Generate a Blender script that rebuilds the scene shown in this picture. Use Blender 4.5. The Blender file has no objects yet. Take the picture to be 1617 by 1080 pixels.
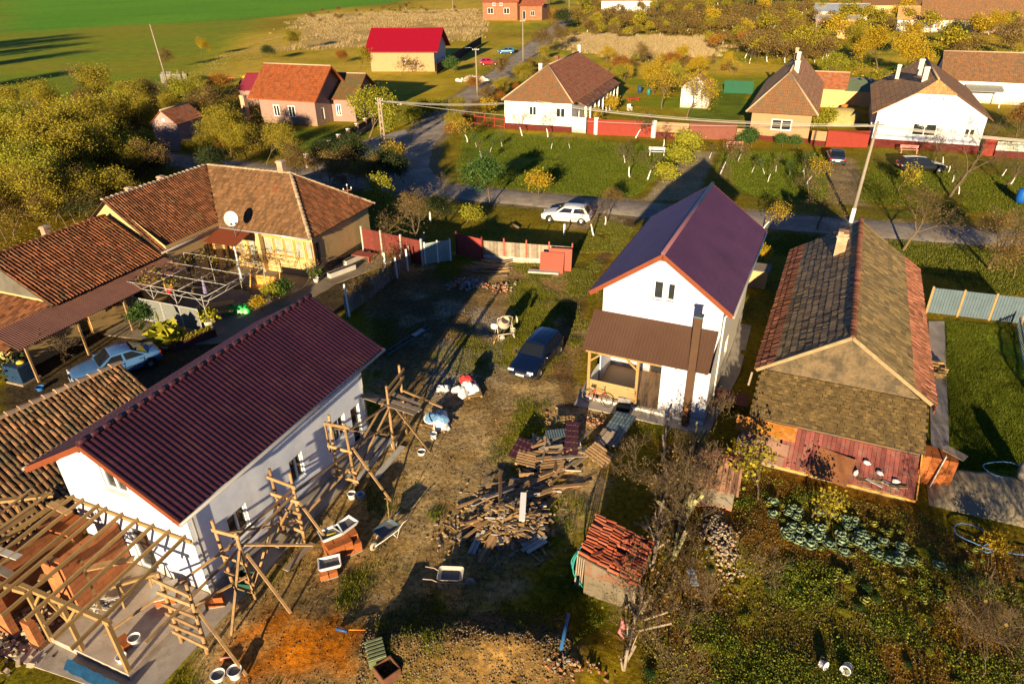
import bpy, math, random
import numpy as np
from math import sin, cos, tan, pi, radians, sqrt, atan2, hypot
from mathutils import Vector, Matrix, noise as mnoise
sc = bpy.context.scene
COL = sc.collection
# --- camera
CAM_H, CAM_F, PITCH, ROLL = 20.0, 1080.0, radians(29.1), radians(-1.08)
cam_data = bpy.data.cameras.new('camera')
cam = bpy.data.objects.new('camera', cam_data)
COL.objects.link(cam)
cam_data.sensor_width = 36.0
cam_data.lens = 36.0 * CAM_F / 1617.0
cam_data.clip_start, cam_data.clip_end = 0.5, 9000
CAM_R = Matrix.Rotation(pi / 2 - PITCH, 3, 'X') @ Matrix.Rotation(ROLL, 3, 'Z')
cam.matrix_world = Matrix.Translation((0, 0, CAM_H)) @ CAM_R.to_4x4()
sc.camera = cam
# --- sky, sun, exposure
SUN_EL, SUN_HEAD = radians(11.8), radians(15.0)      # shadows run towards +Y, 15 degrees to the right
w = bpy.data.worlds.new('World'); sc.world = w; w.use_nodes = True
nt = w.node_tree
sky = nt.nodes.new('ShaderNodeTexSky'); sky.sky_type = 'NISHITA'; sky.sun_disc = False
sky.sun_elevation = SUN_EL
sky.sun_rotation = pi + SUN_HEAD
sky.air_density, sky.dust_density, sky.ozone_density = 0.7, 0.0, 6.0
nt.nodes['Background'].inputs[1].default_value = 0.05
nt.links.new(sky.outputs[0], nt.nodes['Background'].inputs[0])
sd = bpy.data.lights.new('sun', 'SUN'); sd.energy = 5.0; sd.angle = radians(0.53); sd.color = (1.0, 0.78, 0.47)
sun = bpy.data.objects.new('sun', sd); COL.objects.link(sun)
sdir = Vector((sin(SUN_HEAD) * cos(SUN_EL), cos(SUN_HEAD) * cos(SUN_EL), -sin(SUN_EL)))
sun.rotation_euler = sdir.to_track_quat('-Z', 'Y').to_euler()
sun.location = (-20, -60, 30)
vs = sc.view_settings
sc.display_settings.display_device = 'sRGB'
vs.view_transform, vs.look, vs.exposure, vs.gamma, vs.use_curve_mapping = 'Standard', 'None', 1.2, 1.0, False
sc.cycles.max_bounces = 5; sc.cycles.diffuse_bounces = 2; sc.cycles.glossy_bounces = 2
sc.cycles.transparent_max_bounces = 4; sc.cycles.transmission_bounces = 2
sc.cycles.use_denoising = True
def at(px, py, z=0.0):
 """point at height z seen at photograph pixel (px, py)"""
 d = CAM_R @ Vector(((px - 808.5) / CAM_F, -(py - 540) / CAM_F, -1.0))
 t = (z - CAM_H) / d.z
 return Vector((d.x * t, d.y * t, z))
# --- object helpers
def tag(o, label=None, cat=None, group=None, kind=None):
 if label: o['label'] = label
 if cat: o['category'] = cat
 if group: o['group'] = group
 if kind: o['kind'] = kind
 return o
def thing(name, label, cat, loc=(0, 0, 0), rz=0.0, group=None):
 o = bpy.data.objects.new(name, None); COL.objects.link(o)
 o.location = loc; o.rotation_euler = (0, 0, rz)
 o.empty_display_size = 0.3
 return tag(o, label, cat, group)
def chain(o):
 m = Matrix.Identity(4)
 while o is not None:
  m = Matrix.LocRotScale(o.location, o.rotation_euler, o.scale) @ m
  o = o.parent
 return m
class MB:
 def __init__(s):
  s.v = []; s.f = []; s.m = []; s.c = []; s.uv = {}; s.sm = set()
 def add(s, vs_, fs, mi=0, c=0.5, smooth=False):
  b = len(s.v); s.v.extend([tuple(p) for p in vs_])
  for f in fs:
   if smooth: s.sm.add(len(s.f))
   s.f.append(tuple(b + i for i in f)); s.m.append(mi); s.c.append(c)
  return b
 def poly(s, pts, mi=0, c=0.5, uv=None):
  if uv: s.uv[len(s.f)] = uv
  s.add(pts, [tuple(range(len(pts)))], mi, c)
 def box(s, c, d, rz=0, mi=0, cc=0.5, M=None):
  hx, hy, hz = d[0] / 2, d[1] / 2, d[2] / 2
  P = [Vector((x * hx, y * hy, z * hz)) for x in (-1, 1) for y in (-1, 1) for z in (-1, 1)]
  if M is not None: P = [M @ p for p in P]
  elif rz:
   R = Matrix.Rotation(rz, 3, 'Z'); P = [R @ p for p in P]
  P = [p + Vector(c) for p in P]
  s.add(P, [(0, 1, 3, 2), (4, 6, 7, 5), (0, 4, 5, 1), (2, 3, 7, 6), (0, 2, 6, 4), (1, 5, 7, 3)], mi, cc)
 def bx(s, x0, x1, y0, y1, z0, z1, mi=0, cc=0.5):
  s.box(((x0 + x1) / 2, (y0 + y1) / 2, (z0 + z1) / 2), (abs(x1 - x0), abs(y1 - y0), abs(z1 - z0)), 0, mi, cc)
 def beam(s, a, b, w=0.1, h=0.1, mi=0, cc=0.5, up=(0, 0, 1)):
  a, b = Vector(a), Vector(b); d = b - a; L = d.length
  if L < 1e-6: return
  d /= L; u = Vector(up)
  if abs(d.dot(u)) > 0.98: u = Vector((1, 0, 0))
  r = d.cross(u).normalized(); u2 = r.cross(d)
  P = []
  for q in (a, b):
   for sx, sy in ((-1, -1), (1, -1), (1, 1), (-1, 1)):
    P.append(q + r * (sx * w / 2) + u2 * (sy * h / 2))
  s.add(P, [(3, 2, 1, 0), (4, 5, 6, 7), (0, 1, 5, 4), (1, 2, 6, 5), (2, 3, 7, 6), (3, 0, 4, 7)], mi, cc)
 def tube(s, a, b, r0, r1=None, n=8, mi=0, cc=0.5, cap=True, smooth=True):
  s.path([a, b], [r0, r0 if r1 is None else r1], n, mi, cc, cap, smooth)
 def path(s, pts, rad, n=8, mi=0, cc=0.5, cap=True, smooth=True):
  pts = [Vector(p) for p in pts]
  if not hasattr(rad, '__len__'): rad = [rad] * len(pts)
  V = []; prev = None
  for i, p in enumerate(pts):
   d = (pts[min(i + 1, len(pts) - 1)] - pts[max(i - 1, 0)])
   d = d.normalized() if d.length > 1e-9 else Vector((0, 0, 1))
   if prev is None:
    u = Vector((0, 0, 1)) if abs(d.z) < 0.9 else Vector((1, 0, 0))
   else: u = prev
   r = d.cross(u)
   r = r.normalized() if r.length > 1e-6 else Vector((1, 0, 0))
   u = r.cross(d); prev = u
   for k in range(n):
    t = 2 * pi * k / n
    V.append(p + (r * cos(t) + u * sin(t)) * rad[i])
  F = []
  for i in range(len(pts) - 1):
   for k in range(n):
    k2 = (k + 1) % n
    F.append((i * n + k, i * n + k2, (i + 1) * n + k2, (i + 1) * n + k))
  b = s.add(V, F, mi, cc, smooth)
  if cap:
   s.f.append(tuple(b + k for k in range(n))[::-1]); s.m.append(mi); s.c.append(cc)
   s.f.append(tuple(b + (len(pts) - 1) * n + k for k in range(n))); s.m.append(mi); s.c.append(cc)
 def lathe(s, prof, o=(0, 0, 0), n=16, mi=0, cc=0.5, M=None, smooth=True):
  V = []
  for r, z in prof:
   for k in range(n):
    t = 2 * pi * k / n
    p = Vector((r * cos(t), r * sin(t), z))
    if M is not None: p = M @ p
    V.append(p + Vector(o))
  F = []
  for i in range(len(prof) - 1):
   for k in range(n):
    k2 = (k + 1) % n
    F.append((i * n + k, i * n + k2, (i + 1) * n + k2, (i + 1) * n + k))
  s.add(V, F, mi, cc, smooth)
 def prism(s, poly, z0, z1, mi=0, cc=0.5):
  n = len(poly)
  V = [(x, y, z0) for x, y in poly] + [(x, y, z1) for x, y in poly]
  F = [tuple(range(n))[::-1], tuple(range(n, 2 * n))] + [(i, (i + 1) % n, n + (i + 1) % n, n + i) for i in range(n)]
  s.add(V, F, mi, cc)
 def slab(s, poly3, n, t, mi=0, cc=0.5, uvs=None):
  """flat polygon poly3 (top face), thickness t against normal n"""
  k = len(poly3); n = Vector(n)
  top = [Vector(p) for p in poly3]; bot = [p - n * t for p in top]
  if uvs: s.uv[len(s.f)] = uvs
  F = [tuple(range(k)), tuple(range(k, 2 * k))[::-1]] + [(i, k + i, k + (i + 1) % k, (i + 1) % k) for i in range(k)]
  s.add(top + bot, F, mi, cc)
 def build(s, name, mat, parent=None, world=False, smooth=False, bevel=0.0):
  me = bpy.data.meshes.new(name)
  V = s.v
  if world and parent is not None:
   inv = chain(parent).inverted(); V = [tuple(inv @ Vector(p)) for p in V]
  me.from_pydata(V, [], s.f)
  mats = mat if isinstance(mat, (list, tuple)) else [mat]
  for m_ in mats: me.materials.append(m_)
  nf = len(s.f)
  if len(mats) > 1: me.polygons.foreach_set('material_index', s.m)
  at_ = me.attributes.new('rnd', 'FLOAT', 'FACE'); at_.data.foreach_set('value', s.c)
  if s.uv:
   ul = me.uv_layers.new(name='uv')
   for fi, uv in s.uv.items():
    p = me.polygons[fi]
    for k, li in enumerate(p.loop_indices): ul.data[li].uv = uv[k]
  if smooth: me.polygons.foreach_set('use_smooth', [True] * nf)
  elif s.sm:
   a = [False] * nf
   for i in s.sm: a[i] = True
   me.polygons.foreach_set('use_smooth', a)
  me.validate(); me.update()
  o = bpy.data.objects.new(name, me); COL.objects.link(o)
  if parent is not None: o.parent = parent
  if bevel:
   b = o.modifiers.new('bevel', 'BEVEL'); b.width = bevel; b.segments = 2; b.limit_method = 'ANGLE'
  return o
def quads_object(name, V, F4, rnd, mat, parent=None, nv=4):
 """fast mesh from numpy: V (n,3), F4 (m,nv) indices, rnd (m,)"""
 me = bpy.data.meshes.new(name)
 n, m = len(V), len(F4)
 me.vertices.add(n); me.vertices.foreach_set('co', np.asarray(V, np.float32).ravel())
 me.loops.add(m * nv); me.loops.foreach_set('vertex_index', np.asarray(F4, np.int32).ravel())
 me.polygons.add(m); me.polygons.foreach_set('loop_start', np.arange(0, m * nv, nv, dtype=np.int32))
 me.materials.append(mat)
 a = me.attributes.new('rnd', 'FLOAT', 'FACE'); a.data.foreach_set('value', np.asarray(rnd, np.float32))
 me.update(calc_edges=True); me.validate()
 o = bpy.data.objects.new(name, me); COL.objects.link(o)
 if parent is not None: o.parent = parent
 return o
def copy_tree(o, parent=None):
 c = o.copy(); COL.objects.link(c)
 c.parent = parent
 for ch in list(o.children): copy_tree(ch, c)
 return c
# --- materials
def _n(nt, t, **kw):
 n = nt.nodes.new(t)
 for k, v in kw.items(): setattr(n, k, v)
 return n
_M = {}
def mat(name, col, rough=0.8, var=0.15, scale=3.0, bump=0.0, bscale=20.0, metal=0.0, spec=0.25, rnd=0.0, col2=None,
  stretch=None, clear=0.0, dirt=None, dscale=1.2, dthr=0.55, fine=0.0, splash=None):
 """noise-varied surface; rnd = brightness range by the per-face 'rnd' value; col2/dirt = stains of another colour"""
 if name in _M: return _M[name]
 m = bpy.data.materials.new(name); m.use_nodes = True; _M[name] = m
 t = m.node_tree; L = t.links.new; b = t.nodes['Principled BSDF']
 tc = _n(t, 'ShaderNodeTexCoord'); src = tc.outputs['Object']
 if stretch:
  mp = _n(t, 'ShaderNodeMapping'); mp.inputs['Scale'].default_value = stretch; L(src, mp.inputs[0]); src = mp.outputs[0]
 nz = _n(t, 'ShaderNodeTexNoise'); nz.inputs['Scale'].default_value = scale; nz.inputs['Detail'].default_value = 5; nz.inputs['Roughness'].default_value = 0.65
 L(src, nz.inputs['Vector'])
 cr = _n(t, 'ShaderNodeMapRange'); cr.inputs[1].default_value = 0.3; cr.inputs[2].default_value = 0.7
 cr.inputs[3].default_value = 1 - var; cr.inputs[4].default_value = 1 + var
 L(nz.outputs[0], cr.inputs[0])
 fac = cr.outputs[0]
 if fine:
  n3 = _n(t, 'ShaderNodeTexNoise'); n3.inputs['Scale'].default_value = scale * 14; n3.inputs['Detail'].default_value = 3; L(src, n3.inputs['Vector'])
  r3 = _n(t, 'ShaderNodeMapRange'); r3.inputs[1].default_value = 0.3; r3.inputs[2].default_value = 0.7; r3.inputs[3].default_value = 1 - fine; r3.inputs[4].default_value = 1 + fine
  L(n3.outputs[0], r3.inputs[0]); mu = _n(t, 'ShaderNodeMath', operation='MULTIPLY'); L(fac, mu.inputs[0]); L(r3.outputs[0], mu.inputs[1]); fac = mu.outputs[0]
 if rnd:
  an = _n(t, 'ShaderNodeAttribute'); an.attribute_name = 'rnd'
  r2 = _n(t, 'ShaderNodeMapRange'); r2.inputs[3].default_value = 1 - rnd; r2.inputs[4].default_value = 1 + rnd
  L(an.outputs['Fac'], r2.inputs[0])
  mu = _n(t, 'ShaderNodeMath', operation='MULTIPLY'); L(fac, mu.inputs[0]); L(r2.outputs[0], mu.inputs[1]); fac = mu.outputs[0]
 base = None
 if col2 is not None:
  mx = _n(t, 'ShaderNodeMix', data_type='RGBA'); mx.inputs[6].default_value = (*col, 1); mx.inputs[7].default_value = (*col2, 1)
  an2 = _n(t, 'ShaderNodeAttribute'); an2.attribute_name = 'rnd'; w2 = _n(t, 'ShaderNodeMath', operation='FRACT')
  m3 = _n(t, 'ShaderNodeMath', operation='MULTIPLY'); m3.inputs[1].default_value = 7.31; L(an2.outputs['Fac'], m3.inputs[0]); L(m3.outputs[0], w2.inputs[0])
  L(w2.outputs[0], mx.inputs[0]); base = mx.outputs[2]
 if dirt is not None:
  nd = _n(t, 'ShaderNodeTexNoise'); nd.inputs['Scale'].default_value = dscale; nd.inputs['Detail'].default_value = 6; nd.inputs['Roughness'].default_value = 0.7; L(tc.outputs['Object'], nd.inputs['Vector'])
  rd = _n(t, 'ShaderNodeMapRange'); rd.inputs[1].default_value = dthr - 0.06; rd.inputs[2].default_value = dthr + 0.1; L(nd.outputs[0], rd.inputs[0])
  mx = _n(t, 'ShaderNodeMix', data_type='RGBA'); L(rd.outputs[0], mx.inputs[0])
  if base is None: mx.inputs[6].default_value = (*col, 1)
  else: L(base, mx.inputs[6])
  mx.inputs[7].default_value = (*dirt, 1); base = mx.outputs[2]
 if splash is not None:
  sp = _n(t, 'ShaderNodeSeparateXYZ'); L(tc.outputs['Object'], sp.inputs[0]); ns = _n(t, 'ShaderNodeTexNoise'); ns.inputs['Scale'].default_value = 2.5; ns.inputs['Detail'].default_value = 6; L(tc.outputs['Object'], ns.inputs['Vector'])
  a1 = _n(t, 'ShaderNodeMath', operation='MULTIPLY_ADD'); a1.inputs[1].default_value = -1.6; a1.inputs[2].default_value = .75; L(ns.outputs[0], a1.inputs[0]); a2 = _n(t, 'ShaderNodeMath', operation='ADD'); L(a1.outputs[0], a2.inputs[0]); L(sp.outputs[2], a2.inputs[1])
  rs_ = _n(t, 'ShaderNodeMapRange'); rs_.inputs[1].default_value = .1; rs_.inputs[2].default_value = .75; rs_.inputs[3].default_value = .8; rs_.inputs[4].default_value = 0; L(a2.outputs[0], rs_.inputs[0])
  mx = _n(t, 'ShaderNodeMix', data_type='RGBA'); L(rs_.outputs[0], mx.inputs[0]); mx.inputs[7].default_value = (*splash, 1)
  if base is None: mx.inputs[6].default_value = (*col, 1)
  else: L(base, mx.inputs[6])
  base = mx.outputs[2]
 vm = _n(t, 'ShaderNodeVectorMath', operation='SCALE')
 if base is None: vm.inputs[0].default_value = col
 else: L(base, vm.inputs[0])
 L(fac, vm.inputs['Scale']); L(vm.outputs[0], b.inputs['Base Color'])
 b.inputs['Roughness'].default_value = rough; b.inputs['Metallic'].default_value = metal
 b.inputs['Specular IOR Level'].default_value = spec
 if clear: b.inputs['Coat Weight'].default_value = clear; b.inputs['Coat Roughness'].default_value = 0.05
 if bump:
  bn = _n(t, 'ShaderNodeTexNoise'); bn.inputs['Scale'].default_value = bscale; bn.inputs['Detail'].default_value = 4; L(src, bn.inputs['Vector'])
  bp = _n(t, 'ShaderNodeBump'); bp.inputs['Strength'].default_value = 1.0; bp.inputs['Distance'].default_value = bump
  L(bn.outputs[0], bp.inputs['Height']); L(bp.outputs[0], b.inputs['Normal'])
 return m
def leafmat(name, cols, trans=0.35):
 if name in _M: return _M[name]
 m = bpy.data.materials.new(name); m.use_nodes = True; _M[name] = m
 t = m.node_tree; L = t.links.new; b = t.nodes['Principled BSDF']; out = t.nodes['Material Output']
 an = _n(t, 'ShaderNodeAttribute'); an.attribute_name = 'rnd'
 oi = _n(t, 'ShaderNodeObjectInfo')
 ad = _n(t, 'ShaderNodeMath', operation='MULTIPLY_ADD'); ad.inputs[1].default_value = 0.22; L(oi.outputs['Random'], ad.inputs[0]); L(an.outputs['Fac'], ad.inputs[2])
 sb = _n(t, 'ShaderNodeMath', operation='SUBTRACT'); sb.inputs[1].default_value = 0.11; L(ad.outputs[0], sb.inputs[0])
 r = _n(t, 'ShaderNodeValToRGB'); e = r.color_ramp.elements
 e[0].position = 0; e[0].color = (*cols[0], 1); e[1].position = 1; e[1].color = (*cols[-1], 1)
 for i, c in enumerate(cols[1:-1]):
  q = e.new((i + 1) / (len(cols) - 1)); q.color = (*c, 1)
 L(sb.outputs[0], r.inputs[0]); L(r.outputs[0], b.inputs['Base Color'])
 b.inputs['Roughness'].default_value = 0.6; b.inputs['Specular IOR Level'].default_value = 0.25
 tr = _n(t, 'ShaderNodeBsdfTranslucent'); L(r.outputs[0], tr.inputs[0])
 mx = _n(t, 'ShaderNodeMixShader'); mx.inputs[0].default_value = trans
 L(b.outputs[0], mx.inputs[1]); L(tr.outputs[0], mx.inputs[2]); L(mx.outputs[0], out.inputs[0])
 return m
def brickmat(name, c1, c2, mortar, bw=0.25, bh=0.12, ms=0.012, bump=0.004, uv=False, stain=None, sthr=0.5):
 """bricks from the object's own coordinates; the wall mesh carries uv in metres when uv=True"""
 if name in _M: return _M[name]
 m = bpy.data.materials.new(name); m.use_nodes = True; _M[name] = m
 t = m.node_tree; L = t.links.new; b = t.nodes['Principled BSDF']
 tc = _n(t, 'ShaderNodeTexCoord')
 if uv: vec = tc.outputs['UV']
 else:
  sp = _n(t, 'ShaderNodeSeparateXYZ'); L(tc.outputs['Object'], sp.inputs[0])
  ad = _n(t, 'ShaderNodeMath', operation='ADD'); L(sp.outputs[0], ad.inputs[0]); L(sp.outputs[1], ad.inputs[1])
  cb = _n(t, 'ShaderNodeCombineXYZ'); L(ad.outputs[0], cb.inputs[0]); L(sp.outputs[2], cb.inputs[1]); vec = cb.outputs[0]
 bt = _n(t, 'ShaderNodeTexBrick'); L(vec, bt.inputs[0])
 bt.inputs['Color1'].default_value = (*c1, 1); bt.inputs['Color2'].default_value = (*c2, 1); bt.inputs['Mortar'].default_value = (*mortar, 1)
 bt.inputs['Scale'].default_value = 1; bt.inputs['Mortar Size'].default_value = ms; bt.inputs['Brick Width'].default_value = bw; bt.inputs['Row Height'].default_value = bh
 nz = _n(t, 'ShaderNodeTexNoise'); nz.inputs['Scale'].default_value = 1.7; nz.inputs['Detail'].default_value = 6; L(tc.outputs['Object'], nz.inputs['Vector'])
 cr = _n(t, 'ShaderNodeMapRange'); cr.inputs[1].default_value = 0.3; cr.inputs[2].default_value = 0.7; cr.inputs[3].default_value = 0.75; cr.inputs[4].default_value = 1.25; L(nz.outputs[0], cr.inputs[0])
 base = bt.outputs[0]
 if stain is not None:
  rd = _n(t, 'ShaderNodeMapRange'); rd.inputs[1].default_value = sthr - 0.04; rd.inputs[2].default_value = sthr + 0.06; L(nz.outputs[0], rd.inputs[0])
  mx = _n(t, 'ShaderNodeMix', data_type='RGBA'); L(rd.outputs[0], mx.inputs[0]); L(base, mx.inputs[6]); mx.inputs[7].default_value = (*stain, 1); base = mx.outputs[2]
 vm = _n(t, 'ShaderNodeVectorMath', operation='SCALE'); L(base, vm.inputs[0]); L(cr.outputs[0], vm.inputs['Scale']); L(vm.outputs[0], b.inputs['Base Color'])
 b.inputs['Roughness'].default_value = 0.85
 bp = _n(t, 'ShaderNodeBump'); bp.inputs['Distance'].default_value = bump; bp.invert = True; L(bt.outputs['Fac'], bp.inputs['Height']); L(bp.outputs[0], b.inputs['Normal'])
 return m
def fartile(name, c1, c2, dark, tw=0.22, th=0.36, stain=None, sthr=0.55, bump=0.03):
 """small roof tiles for roofs seen from far; uv in metres: u along the eave, v up the slope"""
 if name in _M: return _M[name]
 m = brickmat(name, c1, c2, dark, tw, th, 0.012, bump, uv=True, stain=stain, sthr=sthr)
 t = m.node_tree; L = t.links.new; b = t.nodes['Principled BSDF']
 tc = _n(t, 'ShaderNodeTexCoord'); sp = _n(t, 'ShaderNodeSeparateXYZ'); L(tc.outputs['UV'], sp.inputs[0])
 a = _n(t, 'ShaderNodeMath', operation='DIVIDE'); a.inputs[1].default_value = th; L(sp.outputs[1], a.inputs[0])
 f = _n(t, 'ShaderNodeMath', operation='FRACT'); L(a.outputs[0], f.inputs[0])
 inv = _n(t, 'ShaderNodeMath', operation='SUBTRACT'); inv.inputs[0].default_value = 1; L(f.outputs[0], inv.inputs[1])
 a2 = _n(t, 'ShaderNodeMath', operation='MULTIPLY'); a2.inputs[1].default_value = 2 * pi / tw; L(sp.outputs[0], a2.inputs[0])
 s2 = _n(t, 'ShaderNodeMath', operation='SINE'); L(a2.outputs[0], s2.inputs[0])
 ad = _n(t, 'ShaderNodeMath', operation='MULTIPLY_ADD'); ad.inputs[1].default_value = 0.35; L(s2.outputs[0], ad.inputs[0]); L(inv.outputs[0], ad.inputs[2])
 bp = [n for n in t.nodes if n.type == 'BUMP'][0]; bp.invert = False
 L(ad.outputs[0], bp.inputs['Height'])
 return m
# --- palette
M_LEAF = dict(
 olive=leafmat('leaves_olive', [(.14, .13, .014), (.26, .22, .018), (.38, .31, .022), (.50, .38, .035)]),
 gold=leafmat('leaves_gold', [(.22, .16, .01), (.40, .27, .015), (.55, .38, .02), (.66, .48, .04)]),
 lime=leafmat('leaves_lime', [(.14, .16, .01), (.26, .27, .018), (.38, .36, .025), (.50, .44, .04)]),
 green=leafmat('leaves_green', [(.02, .05, .012), (.045, .10, .02), (.08, .16, .03), (.13, .20, .04)]),
 rust=leafmat('leaves_rust', [(.14, .05, .012), (.28, .11, .018), (.40, .18, .02), (.34, .24, .04)]),
 brown=leafmat('leaves_brown', [(.09, .055, .018), (.17, .11, .03), (.26, .17, .04), (.30, .22, .06)]),
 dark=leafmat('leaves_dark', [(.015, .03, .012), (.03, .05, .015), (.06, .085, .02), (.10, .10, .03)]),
)
BARK = mat('bark', (.12, .085, .055), .9, .3, 6, .01, 30)
BARK_PALE = mat('pale_bark', (.15, .105, .06), .9, .3, 6, .01, 30)
LIME = mat('limewash', (.80, .79, .76), .8, .12, 5)
SPL = (.30, .23, .15)
WHITE = mat('white_render', (.56, .58, .68), .85, .06, .8, .002, 60, fine=.03, dirt=(.58, .58, .60), dscale=.5, dthr=.62, splash=SPL)
WHITE_OLD = mat('old_white_render', (.80, .78, .74), .85, .08, 1.2, .004, 30, dirt=(.55, .50, .42), dscale=.9, dthr=.6, splash=SPL)
PRIMER = mat('grey_white_primer', (.78, .84, .94), .85, .08, 1.5, .003, 40, fine=.04, dirt=(.66, .70, .78), dscale=.6, dthr=.56, splash=SPL)
CREAM = mat('cream_render', (.56, .38, .17), .85, .07, 1.0, .003, 30, dirt=(.42, .29, .13), dscale=.7, dthr=.6)
PINK = mat('pink_render', (.29, .19, .16), .85, .08, 1.0)
ORANGE_R = mat('orange_render', (0.365, 0.223, 0.121), .85, .05, 1.0)
PLINTH = mat('red_plinth', (0.1, 0.014, 0.011), .8, .15, 3)
CONC = mat('concrete', (0.38, 0.34, 0.3), .9, .14, 1.5, .004, 40, dirt=(.25, .22, .18), dscale=.8, dthr=.58, fine=.07)
CONC_L = mat('pale_concrete', (.52, .49, .44), .9, .12, 1.5, .004, 40)
WOOD = mat('new_timber', (0.32, 0.205, 0.082), .75, .14, 4, .002, 40, rnd=.18, fine=.08)
WOOD2 = mat('scaffold_timber', (.35, .215, .10), .8, .25, 3, .004, 30, rnd=.3, dirt=(.22, .16, .10), dscale=2, dthr=.58, fine=.1)
TGAP = mat('tile_underside', (.06, .045, .03), .95, .3, 8)
WOODG = mat('grey_timber', (.28, .225, .17), .85, .25, 3, .005, 30, rnd=.35, fine=.12)
WOODW = mat('limed_board', (.46, .43, .38), .85, .2, 3, .003, 30, rnd=.2)
WOODOR = mat('varnished_timber', (.60, .30, .07), .5, .15, 4, .002, 40, rnd=.15)
HBRICK = brickmat('hollow_brick', (.40, .125, .04), (.46, .16, .05), (.26, .12, .06), .40, .22, .015, .006)
SBRICK = brickmat('solid_brick', (.42, .15, .08), (.55, .24, .13), (.50, .45, .38), .26, .09, .015, .005)
BRICKLOOSE = mat('loose_hollow_brick', (0.338, 0.101, 0.027), .85, .15, 8, rnd=.2)
MAROON = mat('maroon_sheet_steel', (.047, .013, .023), .45, .22, .7, 0, 20, spec=.4, fine=.10, dirt=(.060, .022, .024), dscale=.9, dthr=.58)
PURPLE = mat('violet_brown_sheet_steel', (.082, .028, .062), .36, .20, .7, 0, 20, spec=.5, fine=.05)
BROWNS = mat('brown_sheet_steel', (.085, .045, .028), .38, .10, 1.0, spec=.5, fine=.04)
FASCIA = mat('stained_fascia', (.20, .050, .020), .6, .12, 3)
GUTTER = mat('gutter_steel', (.42, .41, .40), .35, .06, 3, metal=.4)
GUT_BR = mat('brown_gutter', (.07, .035, .025), .4, .1, 3)
PVC = mat('white_plastic', (.80, .80, .80), .35, .03, 3)
GLASS = mat('window_glass', (.025, .03, .035), .08, .1, 2, spec=.8)
GLASS_P = mat('curtained_glass', (.32, .34, .28), .15, .25, 3, spec=.8)
REDFENCE = mat('red_painted_fence', (0.15, 0.032, 0.026), .75, .18, 2.5, .003, 30, dirt=(.13, .05, .035), dscale=1.5, dthr=.6, rnd=.15)
REDSHEET = mat('orange_red_sheet', (0.27, 0.0351, 0.0121), .5, .07, 2)
REDGATE = mat('red_gate', (0.23, 0.0243, 0.0135), .6, .1, 2, rnd=.1)
BRGATE = mat('brown_red_gate', (0.176, 0.054, 0.0351), .6, .1, 2, rnd=.1)
GALV = mat('galvanised_steel', (.10, .145, .18), .5, .14, 2, metal=.3)
POLE_C = mat('pole_concrete', (.27, .23, .18), .9, .12, 4, .004, 40)
BLACK = mat('black_rubber', (.018, .018, .018), .7, .2, 5)
DARK = mat('dark_void', (.012, .011, .010), .9, .1, 5)
STEEL = mat('worn_steel', (.35, .34, .33), .4, .2, 6, metal=.6)
BAG = mat('woven_sack', (.74, .73, .70), .6, .12, 3, .01, 12)
PLASTW = mat('white_bucket_plastic', (.78, .78, .78), .4, .05, 3)
MORTAR = mat('wet_mortar', (.16, .155, .15), .6, .2, 10, .006, 30)
T_OLD = mat('old_clay_tile', (0.27, 0.085, 0.03), .85, .2, 2.2, rnd=.45, col2=(.20, .09, .04), dirt=(.11, .07, .035), dscale=1.1, dthr=.60)
T_MID = mat('weathered_clay_tile', (0.27, 0.095, 0.036), .85, .2, 1.4, rnd=.45, col2=(.20, .085, .038), dirt=(.14, .09, .04), dscale=.9, dthr=.60)
T_TAN = mat('mossy_tan_tile', (.44, .29, .105), .9, .2, 1.0, rnd=.3, col2=(.27, .20, .09), dirt=(.20, .17, .07), dscale=.6, dthr=.60)
T_MOSS = mat('lichen_covered_tile', (.235, .155, .055), .95, .25, 1.5, rnd=.28, col2=(.155, .105, .042), dirt=(.085, .066, .028), dscale=1.6, dthr=.58)
T_GREY = mat('dark_weathered_tile', (.33, .22, .10), .75, .2, 1.5, rnd=.5, col2=(.30, .21, .10), spec=.6)
T_RED = mat('red_clay_tile', (.20, .085, .042), .85, .2, 2, rnd=.4, col2=(.34, .13, .08))
T_HUT = mat('hut_tile', (0.36, 0.07, 0.028), .85, .2, 2, rnd=.4, col2=(.40, .13, .07))
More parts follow.
